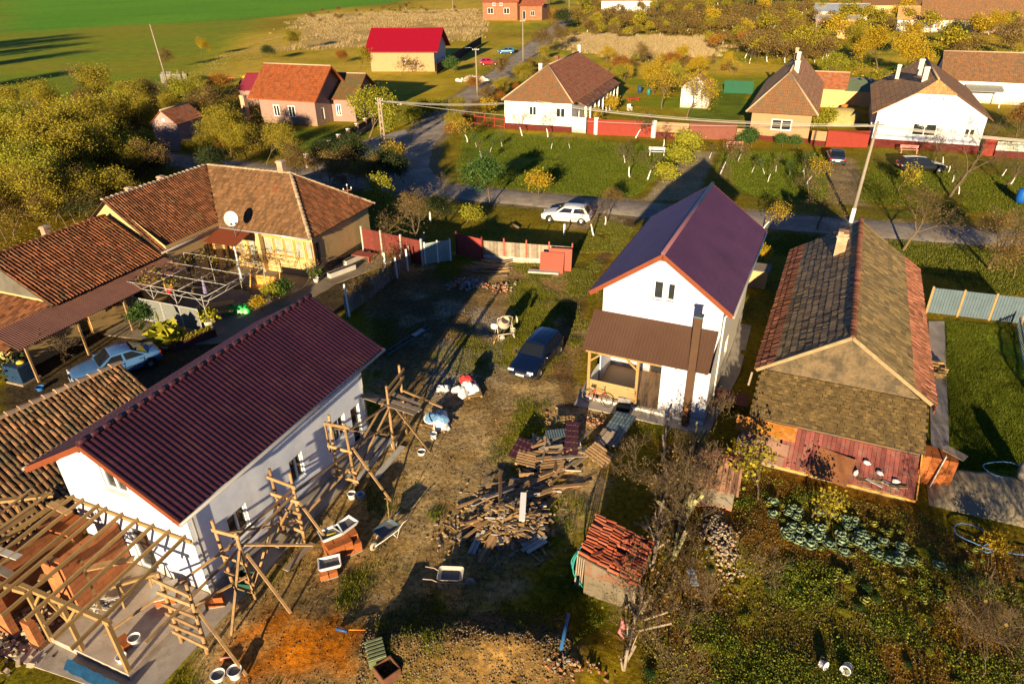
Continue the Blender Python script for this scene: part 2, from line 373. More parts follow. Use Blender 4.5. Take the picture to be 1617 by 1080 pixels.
# --- roofs
def plane_frame(O, u, v):
 u = Vector(u).normalized(); v = Vector(v); v = (v - u * v.dot(u)).normalized(); n = u.cross(v)
 if n.z < 0: n = -n
 return Vector(O), u, v, n
def inside(poly, x, y):
 r = False; j = len(poly) - 1
 for i in range(len(poly)):
  xi, yi = poly[i]; xj, yj = poly[j]
  if (yi > y) != (yj > y) and x < (xj - xi) * (y - yi) / (yj - yi) + xi: r = not r
  j = i
 return r
def tile_mesh(mb, O, u, v, poly, tw=.2, th=.36, kind='barrel', seed=0, mi=0, base_mi=1, jit=1.0, colfn=None, amp=.05, skip=0.0):
 """individual clay tiles over polygon poly given in (u,v) metres"""
 rs = random.Random(seed)
 O, u, v, n = plane_frame(O, u, v)
 mb.slab([O + u * a + v * b - n * .03 for a, b in poly], n, .07, base_mi, .3)
 us = [p[0] for p in poly]; vs_ = [p[1] for p in poly]
 a0, a1, b0, b1 = min(us), max(us), min(vs_), max(vs_)
 na, nb = max(1, round((a1 - a0) / tw)), max(1, round((b1 - b0) / th))
 tw2, th2 = (a1 - a0) / na, (b1 - b0) / nb
 for j in range(nb):
  off = tw2 / 2 if (kind == 'flat' and j % 2) else 0
  for i in range(-1, na + 1):
   a = a0 + (i + .5) * tw2 + off; b = b0 + (j + .5) * th2
   if not inside(poly, a, b): continue
   if skip and rs.random() < skip: continue
   da, db, dn, tl = rs.gauss(0, .006) * jit, rs.gauss(0, .010) * jit, rs.gauss(0, .004) * jit, rs.gauss(0, .03) * jit
   c = rs.random() if colfn is None else colfn(a, b, rs)
   C = O + u * (a + da) + v * (b + db) + n * dn
   uu = u + v * tl; vv = v - u * tl
   lo = vv * (-th2 * (.56 if kind != 'flat' or th > .2 else .47)); hi = vv * (th2 * .56)
   V = []
   if kind == 'barrel':
    pr = [(-.47, .0), (-.33, .75), (0, 1.0), (.33, .75), (.47, .0)]
    for e, lift, s_ in ((lo, .030, 1.0), (hi, .0, .86)):
     for x, h in pr: V.append(C + e + uu * (x * tw2 * s_) + n * (h * amp + lift))
    F = [(k, k + 1, k + 6, k + 5) for k in range(4)] ; mb.add(V, [(4, 3, 2, 1, 0)], base_mi, c)
   elif kind == 'pan':
    pr = [(-.5, .25), (-.30, 1.0), (-.08, .55), (.2, .0), (.5, .15)]
    for e, lift, s_ in ((lo, .028, 1.0), (hi, .0, 1.0)):
     for x, h in pr: V.append(C + e + uu * (x * tw2 * s_) + n * (h * amp * .8 + lift))
    b_ = len(V)
    for x, h in pr: V.append(C + lo + uu * (x * tw2) + n * (h * amp * .8))
    F = [(k, k + 1, k + 6, k + 5) for k in range(4)]; mb.add(V, [(k + 1, k, b_ + k, b_ + k + 1) for k in range(4)], base_mi, c)
   else:
    for e, lift in ((lo, .042), (hi, .004)):
     for x in (-.485, .485): V.append(C + e + uu * (x * tw2) + n * lift)
    for x in (-.485, .485): V.append(C + lo + uu * (x * tw2) - n * .002)
    F = [(0, 1, 3, 2)]; mb.add(V, [(1, 0, 4, 5)], base_mi, c)
   mb.add(V, F, mi, c)
def ridge_caps(mb, a, b, r=.10, step=.36, seed=0, mi=0, flare=1.25, c0=.0, c1=1.0):
 rs = random.Random(seed); a, b = Vector(a), Vector(b); L = (b - a).length; n = max(1, round(L / step)); d = (b - a) / n
 dn = d.normalized(); side = dn.cross(Vector((0, 0, 1))).normalized(); up = side.cross(dn)
 for i in range(n):
  p = a + d * i - dn * .03; q = a + d * (i + 1) + dn * .03
  V = []
  lift = rs.gauss(0, .006)
  for e, s_, h in ((p, flare, .02), (q, .9, .0)):
   for k in range(6):
    t = pi * k / 5
    V.append(e + side * (cos(t) * r * s_) + up * (sin(t) * r * .8 * s_ + h + lift - .04))
  mb.add(V, [(k, k + 1, k + 7, k + 6) for k in range(5)] + [(5, 4, 3, 2, 1, 0), (6, 7, 8, 9, 10, 11)], mi, c0 + (c1 - c0) * rs.random())
def wave_sheet(mb, O, u, v, W, L, pitch=.19, step=0.35, amp=.018, lip=.012, per=6, t=.02, mi=0, cc=.5, saw=False):
 """profiled steel sheet: waves across u; cross steps every step metres up v (0 = plain corrugation)"""
 O, u, v, n = plane_frame(O, u, v)
 nu = max(2, int(round(W / pitch * per)))
 if saw: xs = []
 xs = [i * W / nu for i in range(nu + 1)]
 rows = []
 if step:
  k = int(L / step)
  ys = [i * step for i in range(k + 1)]
  for y in ys:
   y2 = min(y + step - .008, L)
   if y2 - y < .02: continue
   rows += [(y, lip), (y + (y2 - y) * .25, lip * .45), (y2, 0)]
  if rows[-1][0] < L - .01: rows.append((L, 0))
 else:
  m_ = max(2, int(L / 1.5)); rows = [(L * i / m_, 0) for i in range(m_ + 1)]
 V = []
 for y, h in rows:
  for x in xs:
   s_ = sin(2 * pi * x / pitch)
   V.append(O + u * x + v * y + n * (h + amp * (s_ if not saw else max(-.6, min(.6, s_ * 1.6)))))
 m_ = nu + 1
 F = [(j * m_ + i, j * m_ + i + 1, (j + 1) * m_ + i + 1, (j + 1) * m_ + i) for j in range(len(rows) - 1) for i in range(nu)]
 mb.add(V, F, mi, cc, False)
 mb.slab([O - n * (amp + .004), O + u * W - n * (amp + .004), O + u * W + v * L - n * (amp + .004), O + v * L - n * (amp + .004)], n, t, mi, cc)
# --- walls with openings
def wall(mb, O, u, out, top, holes=(), reveal=.14, mi=0, z0=0.0):
 """O base-left point, u along the wall, out = outward normal, top = [(x, z), ...] roofline; holes (x0,x1,z0,z1)"""
 O, u, out = Vector(O), Vector(u).normalized(), Vector(out).normalized(); Z = Vector((0, 0, 1))
 def tz(x):
  for (xa, za), (xb, zb) in zip(top, top[1:]):
   if xa - 1e-9 <= x <= xb + 1e-9: return za + (zb - za) * (x - xa) / max(1e-9, xb - xa)
  return top[-1][1]
 xs = sorted(set([round(t_[0], 5) for t_ in top] + [round(h[i], 5) for h in holes for i in (0, 1)]))
 P = lambda x, z: O + u * x + Z * z
 def q(a, b, c, d):
  if (b - a).cross(c - a).dot(out) < 0: a, b, c, d = d, c, b, a
  mb.add([a, b, c, d], [(0, 1, 2, 3)], mi, .5)
 for xa, xb in zip(xs, xs[1:]):
  xm = (xa + xb) / 2; hs = sorted([h for h in holes if h[0] - 1e-6 <= xm <= h[1] + 1e-6], key=lambda h: h[2])
  z = z0
  for h in hs:
   if h[2] > z: q(P(xa, z), P(xb, z), P(xb, h[2]), P(xa, h[2]))
   z = h[3]
  q(P(xa, z), P(xb, z), P(xb, tz(xb)), P(xa, tz(xa)))
 I = out * (-reveal)
 for x0, x1, h0, h1 in holes:
  for a, b in ((P(x0, h0), P(x1, h0)), (P(x1, h0), P(x1, h1)), (P(x1, h1), P(x0, h1)), (P(x0, h1), P(x0, h0))):
   mb.add([a, b, b + I, a + I], [(0, 1, 2, 3), (3, 2, 1, 0)][:1], mi, .5)
def window(parent, O, u, out, x0, x1, z0, z1, frame=PVC, glass=GLASS, depth=.10, fw=.07, mull=1, bars=0, sill=None, name='window', grid=False):
 """frame with glass set back in the opening; pane is a sub-part"""
 O, u, out = Vector(O), Vector(u).normalized(), Vector(out).normalized(); Z = Vector((0, 0, 1))
 mb = MB(); B = O - out * depth
 def bar(xa, xb, za, zb, w=fw): mb.beam(B + u * xa + Z * za, B + u * xb + Z * zb, fw if w is None else w, .07, up=tuple(out))
 h = fw / 2
 bar(x0, x1, z0 + h, z0 + h); bar(x0, x1, z1 - h, z1 - h); bar(x0 + h, x0 + h, z0 + fw, z1 - fw); bar(x1 - h, x1 - h, z0 + fw, z1 - fw)
 for i in range(mull):
  x = x0 + (x1 - x0) * (i + 1) / (mull + 1); bar(x, x, z0 + fw, z1 - fw)
 for i in range(bars):
  z = z0 + (z1 - z0) * (i + 1) / (bars + 1); bar(x0 + fw, x1 - fw, z, z, .035)
 if sill: mb.beam(O + u * (x0 - .06) + Z * (z0 - .02) + out * .03, O + u * (x1 + .06) + Z * (z0 - .02) + out * .03, .14, .035)
 fo = mb.build(name, frame, parent)
 g = MB(); a = B - out * .02
 g.slab([a + u * x0 + Z * z0, a + u * x1 + Z * z0, a + u * x1 + Z * z1, a + u * x0 + Z * z1], out, .012)
 g.build('pane', glass, fo)
 return fo
# --- trees
def leaf_quads(P, size, rs, up=0.3, aspect=1.0):
 """P (n,3) centres -> numpy quads"""
 n = len(P)
 a = rs.normal(size=(n, 3)); a /= np.linalg.norm(a, axis=1)[:, None]
 nrm = rs.normal(size=(n, 3)); nrm[:, 2] += up; nrm /= np.linalg.norm(nrm, axis=1)[:, None]
 u = np.cross(a, nrm); u /= np.linalg.norm(u, axis=1)[:, None] + 1e-9
 v = np.cross(nrm, u)
 s = size * rs.uniform(.55, 1.25, (n, 1))
 u = u * s * .5; v = v * s * .5 * aspect
 V = np.stack([P - u, P - v * .9, P + u, P + v * .9], 1).reshape(-1, 3)
 F = np.arange(n * 4).reshape(n, 4)
 return V, F
def grow(seed, H, spread, trunk_h, r0, levels=4, kids=(3, 3, 3), upness=.35, wander=.18, up0=None, lean=0.0):
 """returns segments [(p,q,r0,r1)] and tips; a recursive branching skeleton"""
 rs = random.Random(seed); segs = []; tips = []
 def br(p, d, L, r, lev):
  n = 3 if lev < 2 else 2; q = p
  for i in range(n):
   d2 = (d + Vector((rs.gauss(0, wander), rs.gauss(0, wander), rs.gauss(0, wander * .6)))).normalized()
   q2 = q + d2 * (L / n); ra = r * (1 - .45 * i / n); rb = r * (1 - .45 * (i + 1) / n)
   segs.append((q, q2, ra, rb, lev)); q = q2; d = d2
   if lev < levels and i > 0 and lev > 0:
    side(q, d, L, rb, lev)
   if lev >= levels - 1: tips.append(q.copy())
  if lev < levels:
   k = kids[min(lev, len(kids) - 1)]
   ph = rs.uniform(0, 2 * pi)
   for j in range(k):
    t = ph + 2 * pi * j / k + rs.uniform(-.4, .4)
    el = rs.uniform(.35, 1.0) * spread
    r_, u_ = perp(d)
    nd = (d * cos(el) + (r_ * cos(t) + u_ * sin(t)) * sin(el) + Vector((0, 0, upness * .4))).normalized()
    br(q, nd, L * rs.uniform(.58, .82), r * .55 * .8, lev + 1)
  else: tips.append(q.copy())
 def side(q, d, L, r, lev):
  if rs.random() < .7:
   t = rs.uniform(0, 2 * pi); r_, u_ = perp(d); el = rs.uniform(.6, 1.1)
   nd = (d * cos(el) + (r_ * cos(t) + u_ * sin(t)) * sin(el)).normalized()
   br(q, nd, L * rs.uniform(.4, .6), r * .5, lev + 1)
 def perp(d):
  a = Vector((0, 0, 1)) if abs(d.z) < .9 else Vector((1, 0, 0)); r_ = d.cross(a).normalized(); return r_, r_.cross(d)
 br(Vector((0, 0, -.1)), Vector((lean, rs.uniform(-.08, .08), 1)).normalized(), trunk_h + .1, r0, 0)
 zmax = max(q.z for _, q, *_ in segs); k = H / zmax
 segs = [(Vector((p.x * k, p.y * k, p.z * k)), Vector((q.x * k, q.y * k, q.z * k)), a, b, l) for p, q, a, b, l in segs]
 tips = [t * k for t in tips]
 return segs, tips
def trunk_mesh(segs, minr=.006, paint=0.0):
 mb = MB()
 for p, q, a, b, l in segs:
  n = 7 if l == 0 else (4 if l < 3 else 3)
  mb.tube(p, q, max(a, minr), max(b, minr), n, 1 if (paint and l == 0 and (p.z + q.z) / 2 < paint) else 0, .5, cap=False)
 return mb
PROTO = {}
def proto(name, seed, H, spread, trunk_h, r0, leaf=None, nleaf=0, lsize=.14, lspread=.35, levels=4, kids=(3, 3, 3), bark=None,
   paint=0.0, upness=.35, crown='crown', lean=0.0, minr=.008, wander=.18, droop=0.0, kind='tree'):
 """build one tree (trunk, crown) as mesh data kept for placing; returned by name"""
 segs, tips = grow(seed, H, spread, trunk_h, r0, levels, kids, upness, wander, lean=lean)
 tm = trunk_mesh(segs, minr, paint)
 rs = np.random.RandomState(seed)
 lv = None
 if leaf and nleaf:
  T = np.array([tuple(t) for t in tips]); z0 = T[:, 2].min()
  keep = rs.uniform(.25, 1.0, len(T)) ** 1.3                      # uneven density: gaps and clumps
  idx = rs.choice(len(T), nleaf, p=keep / keep.sum())
  P = T[idx] + rs.normal(size=(nleaf, 3)) * lspread * np.array([1, 1, .8])
  P[:, 2] = np.maximum(P[:, 2], .1)
  clump = rs.uniform(0, 1, len(T))[idx]
  V, F = leaf_quads(P, lsize, rs)
  lv = (V, F, np.clip(.25 + .5 * clump + rs.normal(0, .16, nleaf), 0, 1))
 PROTO[name] = dict(tm=tm, lv=lv, leaf=leaf, bark=bark or BARK, paint=paint, root=None, kind=kind, crown=crown)
def plant(pname, x, y, s=1.0, label='', cat='tree', group=None, rz=None, name=None, sz=None, lean=None):
 p = PROTO[pname]
 h = abs(int(x * 131 + y * 977))
 rz = (h % 628) / 100 if rz is None else rz
 nm = name or (cat if cat in ('bush', 'shrub', 'weed', 'sapling') else p['kind'])
 if p['root'] is None:
  r = thing(nm, label, cat, (x, y, ground_z(x, y)), rz, group)
  t_ = p['tm'].build('trunk', [p['bark'], LIME] if p['paint'] else p['bark'], r)
  if p['lv']: quads_object(p['crown'], p['lv'][0], p['lv'][1], p['lv'][2], M_LEAF[p['leaf']], r)
  p['root'] = r
 else:
  r = copy_tree(p['root']); r.name = nm
  r.location = (x, y, ground_z(x, y)); r.rotation_euler = (0, 0, rz)
  for k in ('group',):
   if k in r: del r[k]
  tag(r, label, cat, group)
 r.scale = (s, s, s if sz is None else sz)
 if lean: r.rotation_euler = (lean[0], lean[1], rz)
 return r
# --- the ground: one sheet to the horizon
def vnoise(x, y, s, seed=0):
 """smooth value noise, numpy"""
 rs = np.random.RandomState(seed); T = rs.uniform(0, 1, (256, 256))
 x = np.asarray(x) / s + 37.7; y = np.asarray(y) / s + 91.3
 xi = np.floor(x).astype(int); yi = np.floor(y).astype(int); fx = x - xi; fy = y - yi
 fx = fx * fx * (3 - 2 * fx); fy = fy * fy * (3 - 2 * fy)
 g = lambda a, b: T[a & 255, b & 255]
 return (g(xi, yi) * (1 - fx) + g(xi + 1, yi) * fx) * (1 - fy) + (g(xi, yi + 1) * (1 - fx) + g(xi + 1, yi + 1) * fx) * fy
def fbm(x, y, s, seed=0, o=4):
 r = 0; a = .5; t = 0
 for i in range(o):
  r = r + a * vnoise(x, y, s / 2 ** i, seed + i); t += a; a *= .55
 return r / t
def sstep(a, b, x):
 t = np.clip((x - a) / (b - a), 0, 1); return t * t * (3 - 2 * t)
def polydist(X, Y, P):
 """signed distance-like value to polygon P (positive inside)"""
 X = np.asarray(X, float); Y = np.asarray(Y, float)
 d = np.full(X.shape, 1e9); ins = np.zeros(X.shape, bool)
 n = len(P)
 for i in range(n):
  ax, ay = P[i]; bx, by = P[(i + 1) % n]
  ex, ey = bx - ax, by - ay; L2 = ex * ex + ey * ey + 1e-12
  t = np.clip(((X - ax) * ex + (Y - ay) * ey) / L2, 0, 1)
  d = np.minimum(d, np.hypot(X - ax - t * ex, Y - ay - t * ey))
  c = ((ay > Y) != (by > Y)) & (X < (bx - ax) * (Y - ay) / ((by - ay) if abs(by - ay) > 1e-12 else 1e-12) + ax)
  ins ^= c
 return np.where(ins, d, -d)
def linedist(X, Y, P):
 X = np.asarray(X, float); Y = np.asarray(Y, float); d = np.full(X.shape, 1e9)
 for (ax, ay), (bx, by) in zip(P, P[1:]):
  ex, ey = bx - ax, by - ay; L2 = ex * ex + ey * ey + 1e-12
  t = np.clip(((X - ax) * ex + (Y - ay) * ey) / L2, 0, 1)
  d = np.minimum(d, np.hypot(X - ax - t * ex, Y - ay - t * ey))
 return d
def PX(*pts): return [tuple(at(a, b)[:2]) for a, b in pts]
MOUNDS = [(*at(760, 1042)[:2], 2.8, 1.3, 1.3), (*at(640, 1040)[:2], 1.6, 1.0, .35), (*at(855, 1050)[:2], 1.2, 1.0, .3), (*at(505, 990)[:2], 1.8, 1.2, .22), (*at(1150, 850)[:2], 1.0, 1.9, .35)]
STREET = [(-60, 92), (-40, 82), (-20, 73), (-7, 67.5), (9.5, 61.2), (29, 54.4), (44, 50.2), (70, 42)]
LANE = [(-9, 68), (-11.5, 76), (-11.8, 88), (-9.8, 103), (-7, 118), (-3.2, 137), (2, 165), (9, 205), (16, 245), (24, 300)]
def ground_height(X, Y):
 X = np.asarray(X, float); Y = np.asarray(Y, float)
 near = sstep(130, 60, np.hypot(X, Y - 20))
 h = (fbm(X, Y, 3.0, 5) - .5) * .16 * near + (fbm(X, Y, .9, 9, 3) - .5) * .11 * near
 for mx, my, a, b, z in MOUNDS:
  g = np.exp(-((X - mx) / a) ** 2 - ((Y - my) / b) ** 2)
  h = h + z * g * (.75 + .5 * fbm(X, Y, .6, 11)) * 1.0
 ds = np.minimum(linedist(X, Y, STREET) - 2.6, linedist(X, Y, LANE) - 3.0)
 flat = sstep(-.3, .8, ds)
 for P, m in FLATS:
  flat = flat * sstep(m, -m, polydist(X, Y, P))
 return h * flat
FLATS = []
def ground_z(x, y): return float(ground_height(np.array([x]), np.array([y]))[0])
def lf(org, th, pts):
 """local building points -> world xy"""
 t = radians(th)
 return [(org[0] + a * cos(t) + b * sin(t), org[1] - a * sin(t) + b * cos(t)) for a, b in pts]
LH_O, LH_T = (-11.054, 17.252), 23.33
WH_O, WH_T = (9.949, 28.605), 25.24
BA_O, BA_T = (17.977, 24.874), 25.6
FLATS += [(lf(LH_O, LH_T, [(-6.3, -3.9), (1.4, -3.9), (1.0, 11), (-6.3, 11)]), .3),
   (lf(WH_O, WH_T, [(-6.6, -2.0), (.4, -2.0), (.4, 11), (-6.4, 11)]), .3),
   (lf(BA_O, BA_T, [(-7.2, -6), (2.6, -6), (2.6, 17), (-7.2, 17)]), .4)]
R_FIELD = PX((0, 53), (180, 42), (420, 28), (640, 2), (560, -30), (300, -45), (0, -40))
R_YARD = [*PX((600, 560), (575, 440), (700, 400), (770, 405), (900, 440), (930, 520), (905, 640), (1100, 680), (960, 720), (930, 800), (860, 900), (760, 960), (700, 1080)), (-3, 10), (-14, 9), *PX((250, 1075), (400, 900), (560, 740))]
R_LAWN = PX((735, 205), (1060, 232), (1085, 240), (1000, 312), (770, 318), (720, 260))
R_LAWN2 = PX((1145, 235), (1300, 245), (1310, 300), (1330, 318), (1190, 312), (1130, 270))
R_LAWN3 = PX((1360, 255), (1617, 280), (1660, 340), (1480, 330), (1350, 318))
R_GREEN = PX((1495, 505), (1640, 520), (1660, 740), (1500, 745))
R_HLAWN = PX((420, 200), (530, 205), (560, 225), (480, 258), (420, 235))
R_BACKLAWN = PX((1085, 150), (1180, 140), (1170, 190), (1085, 190))
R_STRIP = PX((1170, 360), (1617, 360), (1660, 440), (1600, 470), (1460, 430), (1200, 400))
R_PATHR = PX((1462, 505), (1492, 505), (1500, 700), (1472, 720))
R_DRIVE = PX((1090, 238), (1130, 240), (1100, 316), (1015, 316))
R_DRIVE2 = PX((1305, 250), (1345, 250), (1370, 325), (1310, 322))
R_DRIVE3 = PX((900, 345), (1010, 345), (1000, 362), (890, 362))
R_GARDEN = [*PX((1040, 700), (1180, 700), (1430, 790), (1500, 840), (1617, 860)), (24, 12), (3, 8), *PX((1010, 1000))]
R_DRY1 = PX((900, 55), (1130, 62), (1120, 95), (980, 92), (880, 75))          # dry tan grass behind house A
R_DRY2 = PX((480, 25), (760, 15), (770, 50), (720, 62), (480, 80))
R_DARK = PX((590, 440), (760, 420), (760, 520), (620, 600), (580, 560))  # darker brown ground over this part of the yard
R_SAND = PX((640, 470), (800, 500), (790, 590), (720, 640), (640, 600))
R_ORANGE = PX((430, 960), (560, 970), (560, 1060), (400, 1060))
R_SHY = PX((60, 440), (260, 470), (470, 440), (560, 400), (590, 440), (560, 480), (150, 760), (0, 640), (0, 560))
def build_ground():
 xs = np.concatenate([-np.geomspace(56, 5000, 60)[::-1], np.arange(-55, 62, .28), np.geomspace(62.3, 5000, 60)])
 ys = np.concatenate([-np.geomspace(8, 600, 20)[::-1] + 12, np.arange(4.3, 75, .28), np.arange(75.2, 130, .7), np.geomspace(131, 8000, 120)])
 X, Y = np.meshgrid(xs, ys); Z = ground_height(X, Y)
 n1 = fbm(X, Y, 9, 21); n2 = fbm(X, Y, 2.2, 31); n3 = fbm(X, Y, .8, 41, 3); n4 = fbm(X, Y, 40, 51); n5 = fbm(X * .35 + Y * .1, Y * 2 + X * .6, 30, 61)
 wob = (n2 - .5) * 2.0 + (n3 - .5) * 1.0
 def A(*c): return np.array(c)[None, None, :]
 def mixc(C, c2, m):
  m = np.clip(m, 0, 1)[..., None]; return C * (1 - m) + (c2 if isinstance(c2, np.ndarray) else A(*c2)) * m
 C = np.ones(X.shape + (3,)) * A(.15, .125, .020)                       # rough autumn grass
 C = mixc(C, (.20, .145, .04), sstep(.42, .62, n1) * .75)
 C = mixc(C, (.09, .11, .014), sstep(.55, .7, n2) * .6)
 dryf = sstep(90, 140, Y) * sstep(.35, .6, n4)
 C = mixc(C, (.34, .25, .08), dryf * .8)
 left = sstep(-36, -46, X - (Y - 60) * -.25) * sstep(60, 80, Y)
 C = mixc(C, (.19, .25, .022), left * .95)
 C = mixc(C, (.27, .25, .065), left * sstep(.48, .60, n5) * .8)
 C = mixc(C, (.16, .19, .02), left * sstep(.45, .38, n5) * .6)
 C = C * (1 + .75 * sstep(62, 115, Y) * (1 - left))[..., None]  # far ground colour brightened in place of low sun caught by upright grass
 plots = fbm(X * .9 - Y * .2, Y * 3.4 + X * 1.4, 26, 131, 3)
 C = mixc(C, (.16, .22, .02), sstep(85, 110, Y) * sstep(.54, .60, plots) * sstep(-20, 10, X) * .7)
 def reg(P, w=.6, k=1.0): return sstep(-w, w, polydist(X, Y, P) + wob * k)
 C = mixc(C, (.125, .27, .035), reg(R_FIELD, 2, 1.0)); C = C * (1 - .10 * (reg(R_FIELD, 2, 0) * (np.abs(((X * .35 + Y) / 14) % 1 - .5) > .44)))[..., None]; C = mixc(C, (.17, .32, .045), reg(R_FIELD, 2) * sstep(.4, .65, n4) * .5)
 for P in (R_DRY1, R_DRY2): C = mixc(C, A(.50, .37, .18) * (.75 + .5 * n2[..., None]), reg(P, 1.5, 1.5))
 for P in (R_LAWN, R_LAWN2, R_HLAWN, R_BACKLAWN):
  C = mixc(C, A(.115, .15, .008) * (.7 + .6 * n2[..., None]), reg(P, .5, .4)); C = mixc(C, (.20, .165, .03), reg(P, .5, .4) * sstep(.52, .68, n1 * .6 + n3 * .4) * .6)
 C = mixc(C, A(.14, .13, .02) * (.7 + .6 * n2[..., None]), reg(R_LAWN3, .5, .6))
 C = mixc(C, (.23, .17, .05), reg(R_LAWN3, .5, .6) * sstep(.45, .6, n2) * .6)
 C = mixc(C, A(.10, .16, .012) * (.65 + .7 * n2[..., None]), reg(R_GREEN, .4, .3)); C = mixc(C, (.15, .11, .03), reg(R_GREEN, .4, .3) * sstep(.5, .6, n1) * .7)
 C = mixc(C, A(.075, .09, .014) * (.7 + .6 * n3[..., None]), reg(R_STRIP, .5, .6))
 y_ = reg(R_YARD, .7, .9)
 C = mixc(C, A(.29, .205, .105) * (.62 + .75 * n3[..., None]), y_)
 C = mixc(C, A(.38, .29, .17) * (.7 + .6 * n3[..., None]), y_ * sstep(.52, .62, n2) * .8)
 C = mixc(C, A(.17, .165, .010) * (.6 + .8 * n3[..., None]), y_ * sstep(.51, .60, fbm(X, Y, 3.2, 77)) * .9)
 C = mixc(C, (.065, .05, .03), reg(R_DARK, 1.5, 1.5) * .8)
 C = mixc(C, A(.34, .29, .22) * (.7 + .6 * n3[..., None]), reg(R_SAND, .8, 1.4) * sstep(.38, .55, n2) * .9)
 C = mixc(C, A(.32, .11, .03) * (.7 + .6 * n3[..., None]), reg(R_ORANGE, .8, 1.5) * sstep(.40, .58, n2) * .85)
 g_ = reg(R_GARDEN, .7, .8)
 C = mixc(C, A(.17, .095, .028) * (.55 + .9 * n3[..., None]), g_)
 C = mixc(C, A(.11, .11, .014) * (.6 + .8 * n3[..., None]), g_ * sstep(.46, .56, fbm(X, Y, 2.4, 87)) * .85)
 C = mixc(C, (.20, .12, .045), g_ * sstep(.62, .72, n2) * .6)
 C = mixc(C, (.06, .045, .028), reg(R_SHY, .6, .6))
 C = mixc(C, A(.36, .30, .21) * (.8 + .4 * n2[..., None]), reg(R_DRIVE, .3, .3) * .85)
 C = mixc(C, A(.26, .20, .13) * (.7 + .6 * n2[..., None]), np.maximum(reg(R_DRIVE2, .5, .8), reg(R_DRIVE3, .4, .6)) * .85)
 t1 = linedist(X, Y, PX((905, 640), (880, 560), (925, 440), (975, 380), (1000, 345)))
 t2 = linedist(X, Y, PX((850, 640), (820, 600)))
 C = mixc(C, A(.13, .085, .045) * (.7 + .6 * n3[..., None]), sstep(.75, .3, np.abs(t1 + (n2 - .5) * .5)) * .9)
 for mx, my, a, b, z in MOUNDS[:3]:
  g = np.exp(-((X - mx) / a) ** 2 - ((Y - my) / b) ** 2)
  C = mixc(C, A(.165, .108, .052) * (.5 + .9 * n3[..., None]), sstep(.15, .4, g))
 ds = linedist(X, Y, STREET) - 2.4; dl = linedist(X, Y, LANE) - 3.0
 C = mixc(C, A(.22, .18, .125) * (.7 + .6 * n3[..., None]), sstep(.9, .2, np.minimum(ds, dl) + (n2 - .5) * 1.2) * .75)
 lum = C.mean(-1, keepdims=True); C = np.clip((lum + (C - lum) * 1.38) * 1.02, .004, .8)
 ny, nx = X.shape
 V = np.stack([X, Y, Z], -1).reshape(-1, 3)
 i = np.arange(nx - 1)[None, :] + nx * np.arange(ny - 1)[:, None]
 F = np.stack([i, i + 1, i + 1 + nx, i + nx], -1).reshape(-1, 4)
 me = bpy.data.meshes.new('ground')
 me.vertices.add(len(V)); me.vertices.foreach_set('co', V.astype(np.float32).ravel())
 me.loops.add(len(F) * 4); me.loops.foreach_set('vertex_index', F.astype(np.int32).ravel())
 me.polygons.add(len(F)); me.polygons.foreach_set('loop_start', np.arange(0, len(F) * 4, 4, dtype=np.int32))
 me.polygons.foreach_set('use_smooth', np.ones(len(F), bool))
 ca = me.attributes.new('soil', 'FLOAT_COLOR', 'POINT')
 ca.data.foreach_set('color', np.concatenate([C.reshape(-1, 3), np.ones((len(V), 1))], 1).astype(np.float32).ravel())
 me.update(calc_edges=True)
 m = bpy.data.materials.new('ground'); m.use_nodes = True; t = m.node_tree; L = t.links.new; b = t.nodes['Principled BSDF']
 an = _n(t, 'ShaderNodeAttribute'); an.attribute_name = 'soil'
 tc = _n(t, 'ShaderNodeTexCoord')
 def nz(s, d=5, r=.65):
  n = _n(t, 'ShaderNodeTexNoise'); n.inputs['Scale'].default_value = s; n.inputs['Detail'].default_value = d; n.inputs['Roughness'].default_value = r; L(tc.outputs['Object'], n.inputs['Vector']); return n
 a, c, d_ = nz(4.5), nz(26, 5, .75), nz(.35, 4)
 def mr(n, lo, hi, x=.3, y=.7):
  r = _n(t, 'ShaderNodeMapRange'); r.inputs[1].default_value = x; r.inputs[2].default_value = y; r.inputs[3].default_value = lo; r.inputs[4].default_value = hi; L(n.outputs[0], r.inputs[0]); return r
 m1 = _n(t, 'ShaderNodeMath', operation='MULTIPLY'); L(mr(a, .38, 1.62).outputs[0], m1.inputs[0]); L(mr(c, .45, 1.55).outputs[0], m1.inputs[1])
 m2 = _n(t, 'ShaderNodeMath', operation='MULTIPLY'); L(m1.outputs[0], m2.inputs[0]); L(mr(d_, .8, 1.2).outputs[0], m2.inputs[1])
 vm = _n(t, 'ShaderNodeVectorMath', operation='SCALE'); L(an.outputs['Color'], vm.inputs[0]); L(m2.outputs[0], vm.inputs['Scale']); L(vm.outputs[0], b.inputs['Base Color'])
 b.inputs['Roughness'].default_value = .95; b.inputs['Specular IOR Level'].default_value = .15
 ad = _n(t, 'ShaderNodeMath', operation='MULTIPLY_ADD'); ad.inputs[1].default_value = .35; L(c.outputs[0], ad.inputs[0]); L(a.outputs[0], ad.inputs[2])
 bp = _n(t, 'ShaderNodeBump'); bp.inputs['Distance'].default_value = .04; L(ad.outputs[0], bp.inputs['Height']); L(bp.outputs[0], b.inputs['Normal'])
 me.materials.append(m)
 o = bpy.data.objects.new('ground', me); COL.objects.link(o); tag(o, kind='structure')
 return o
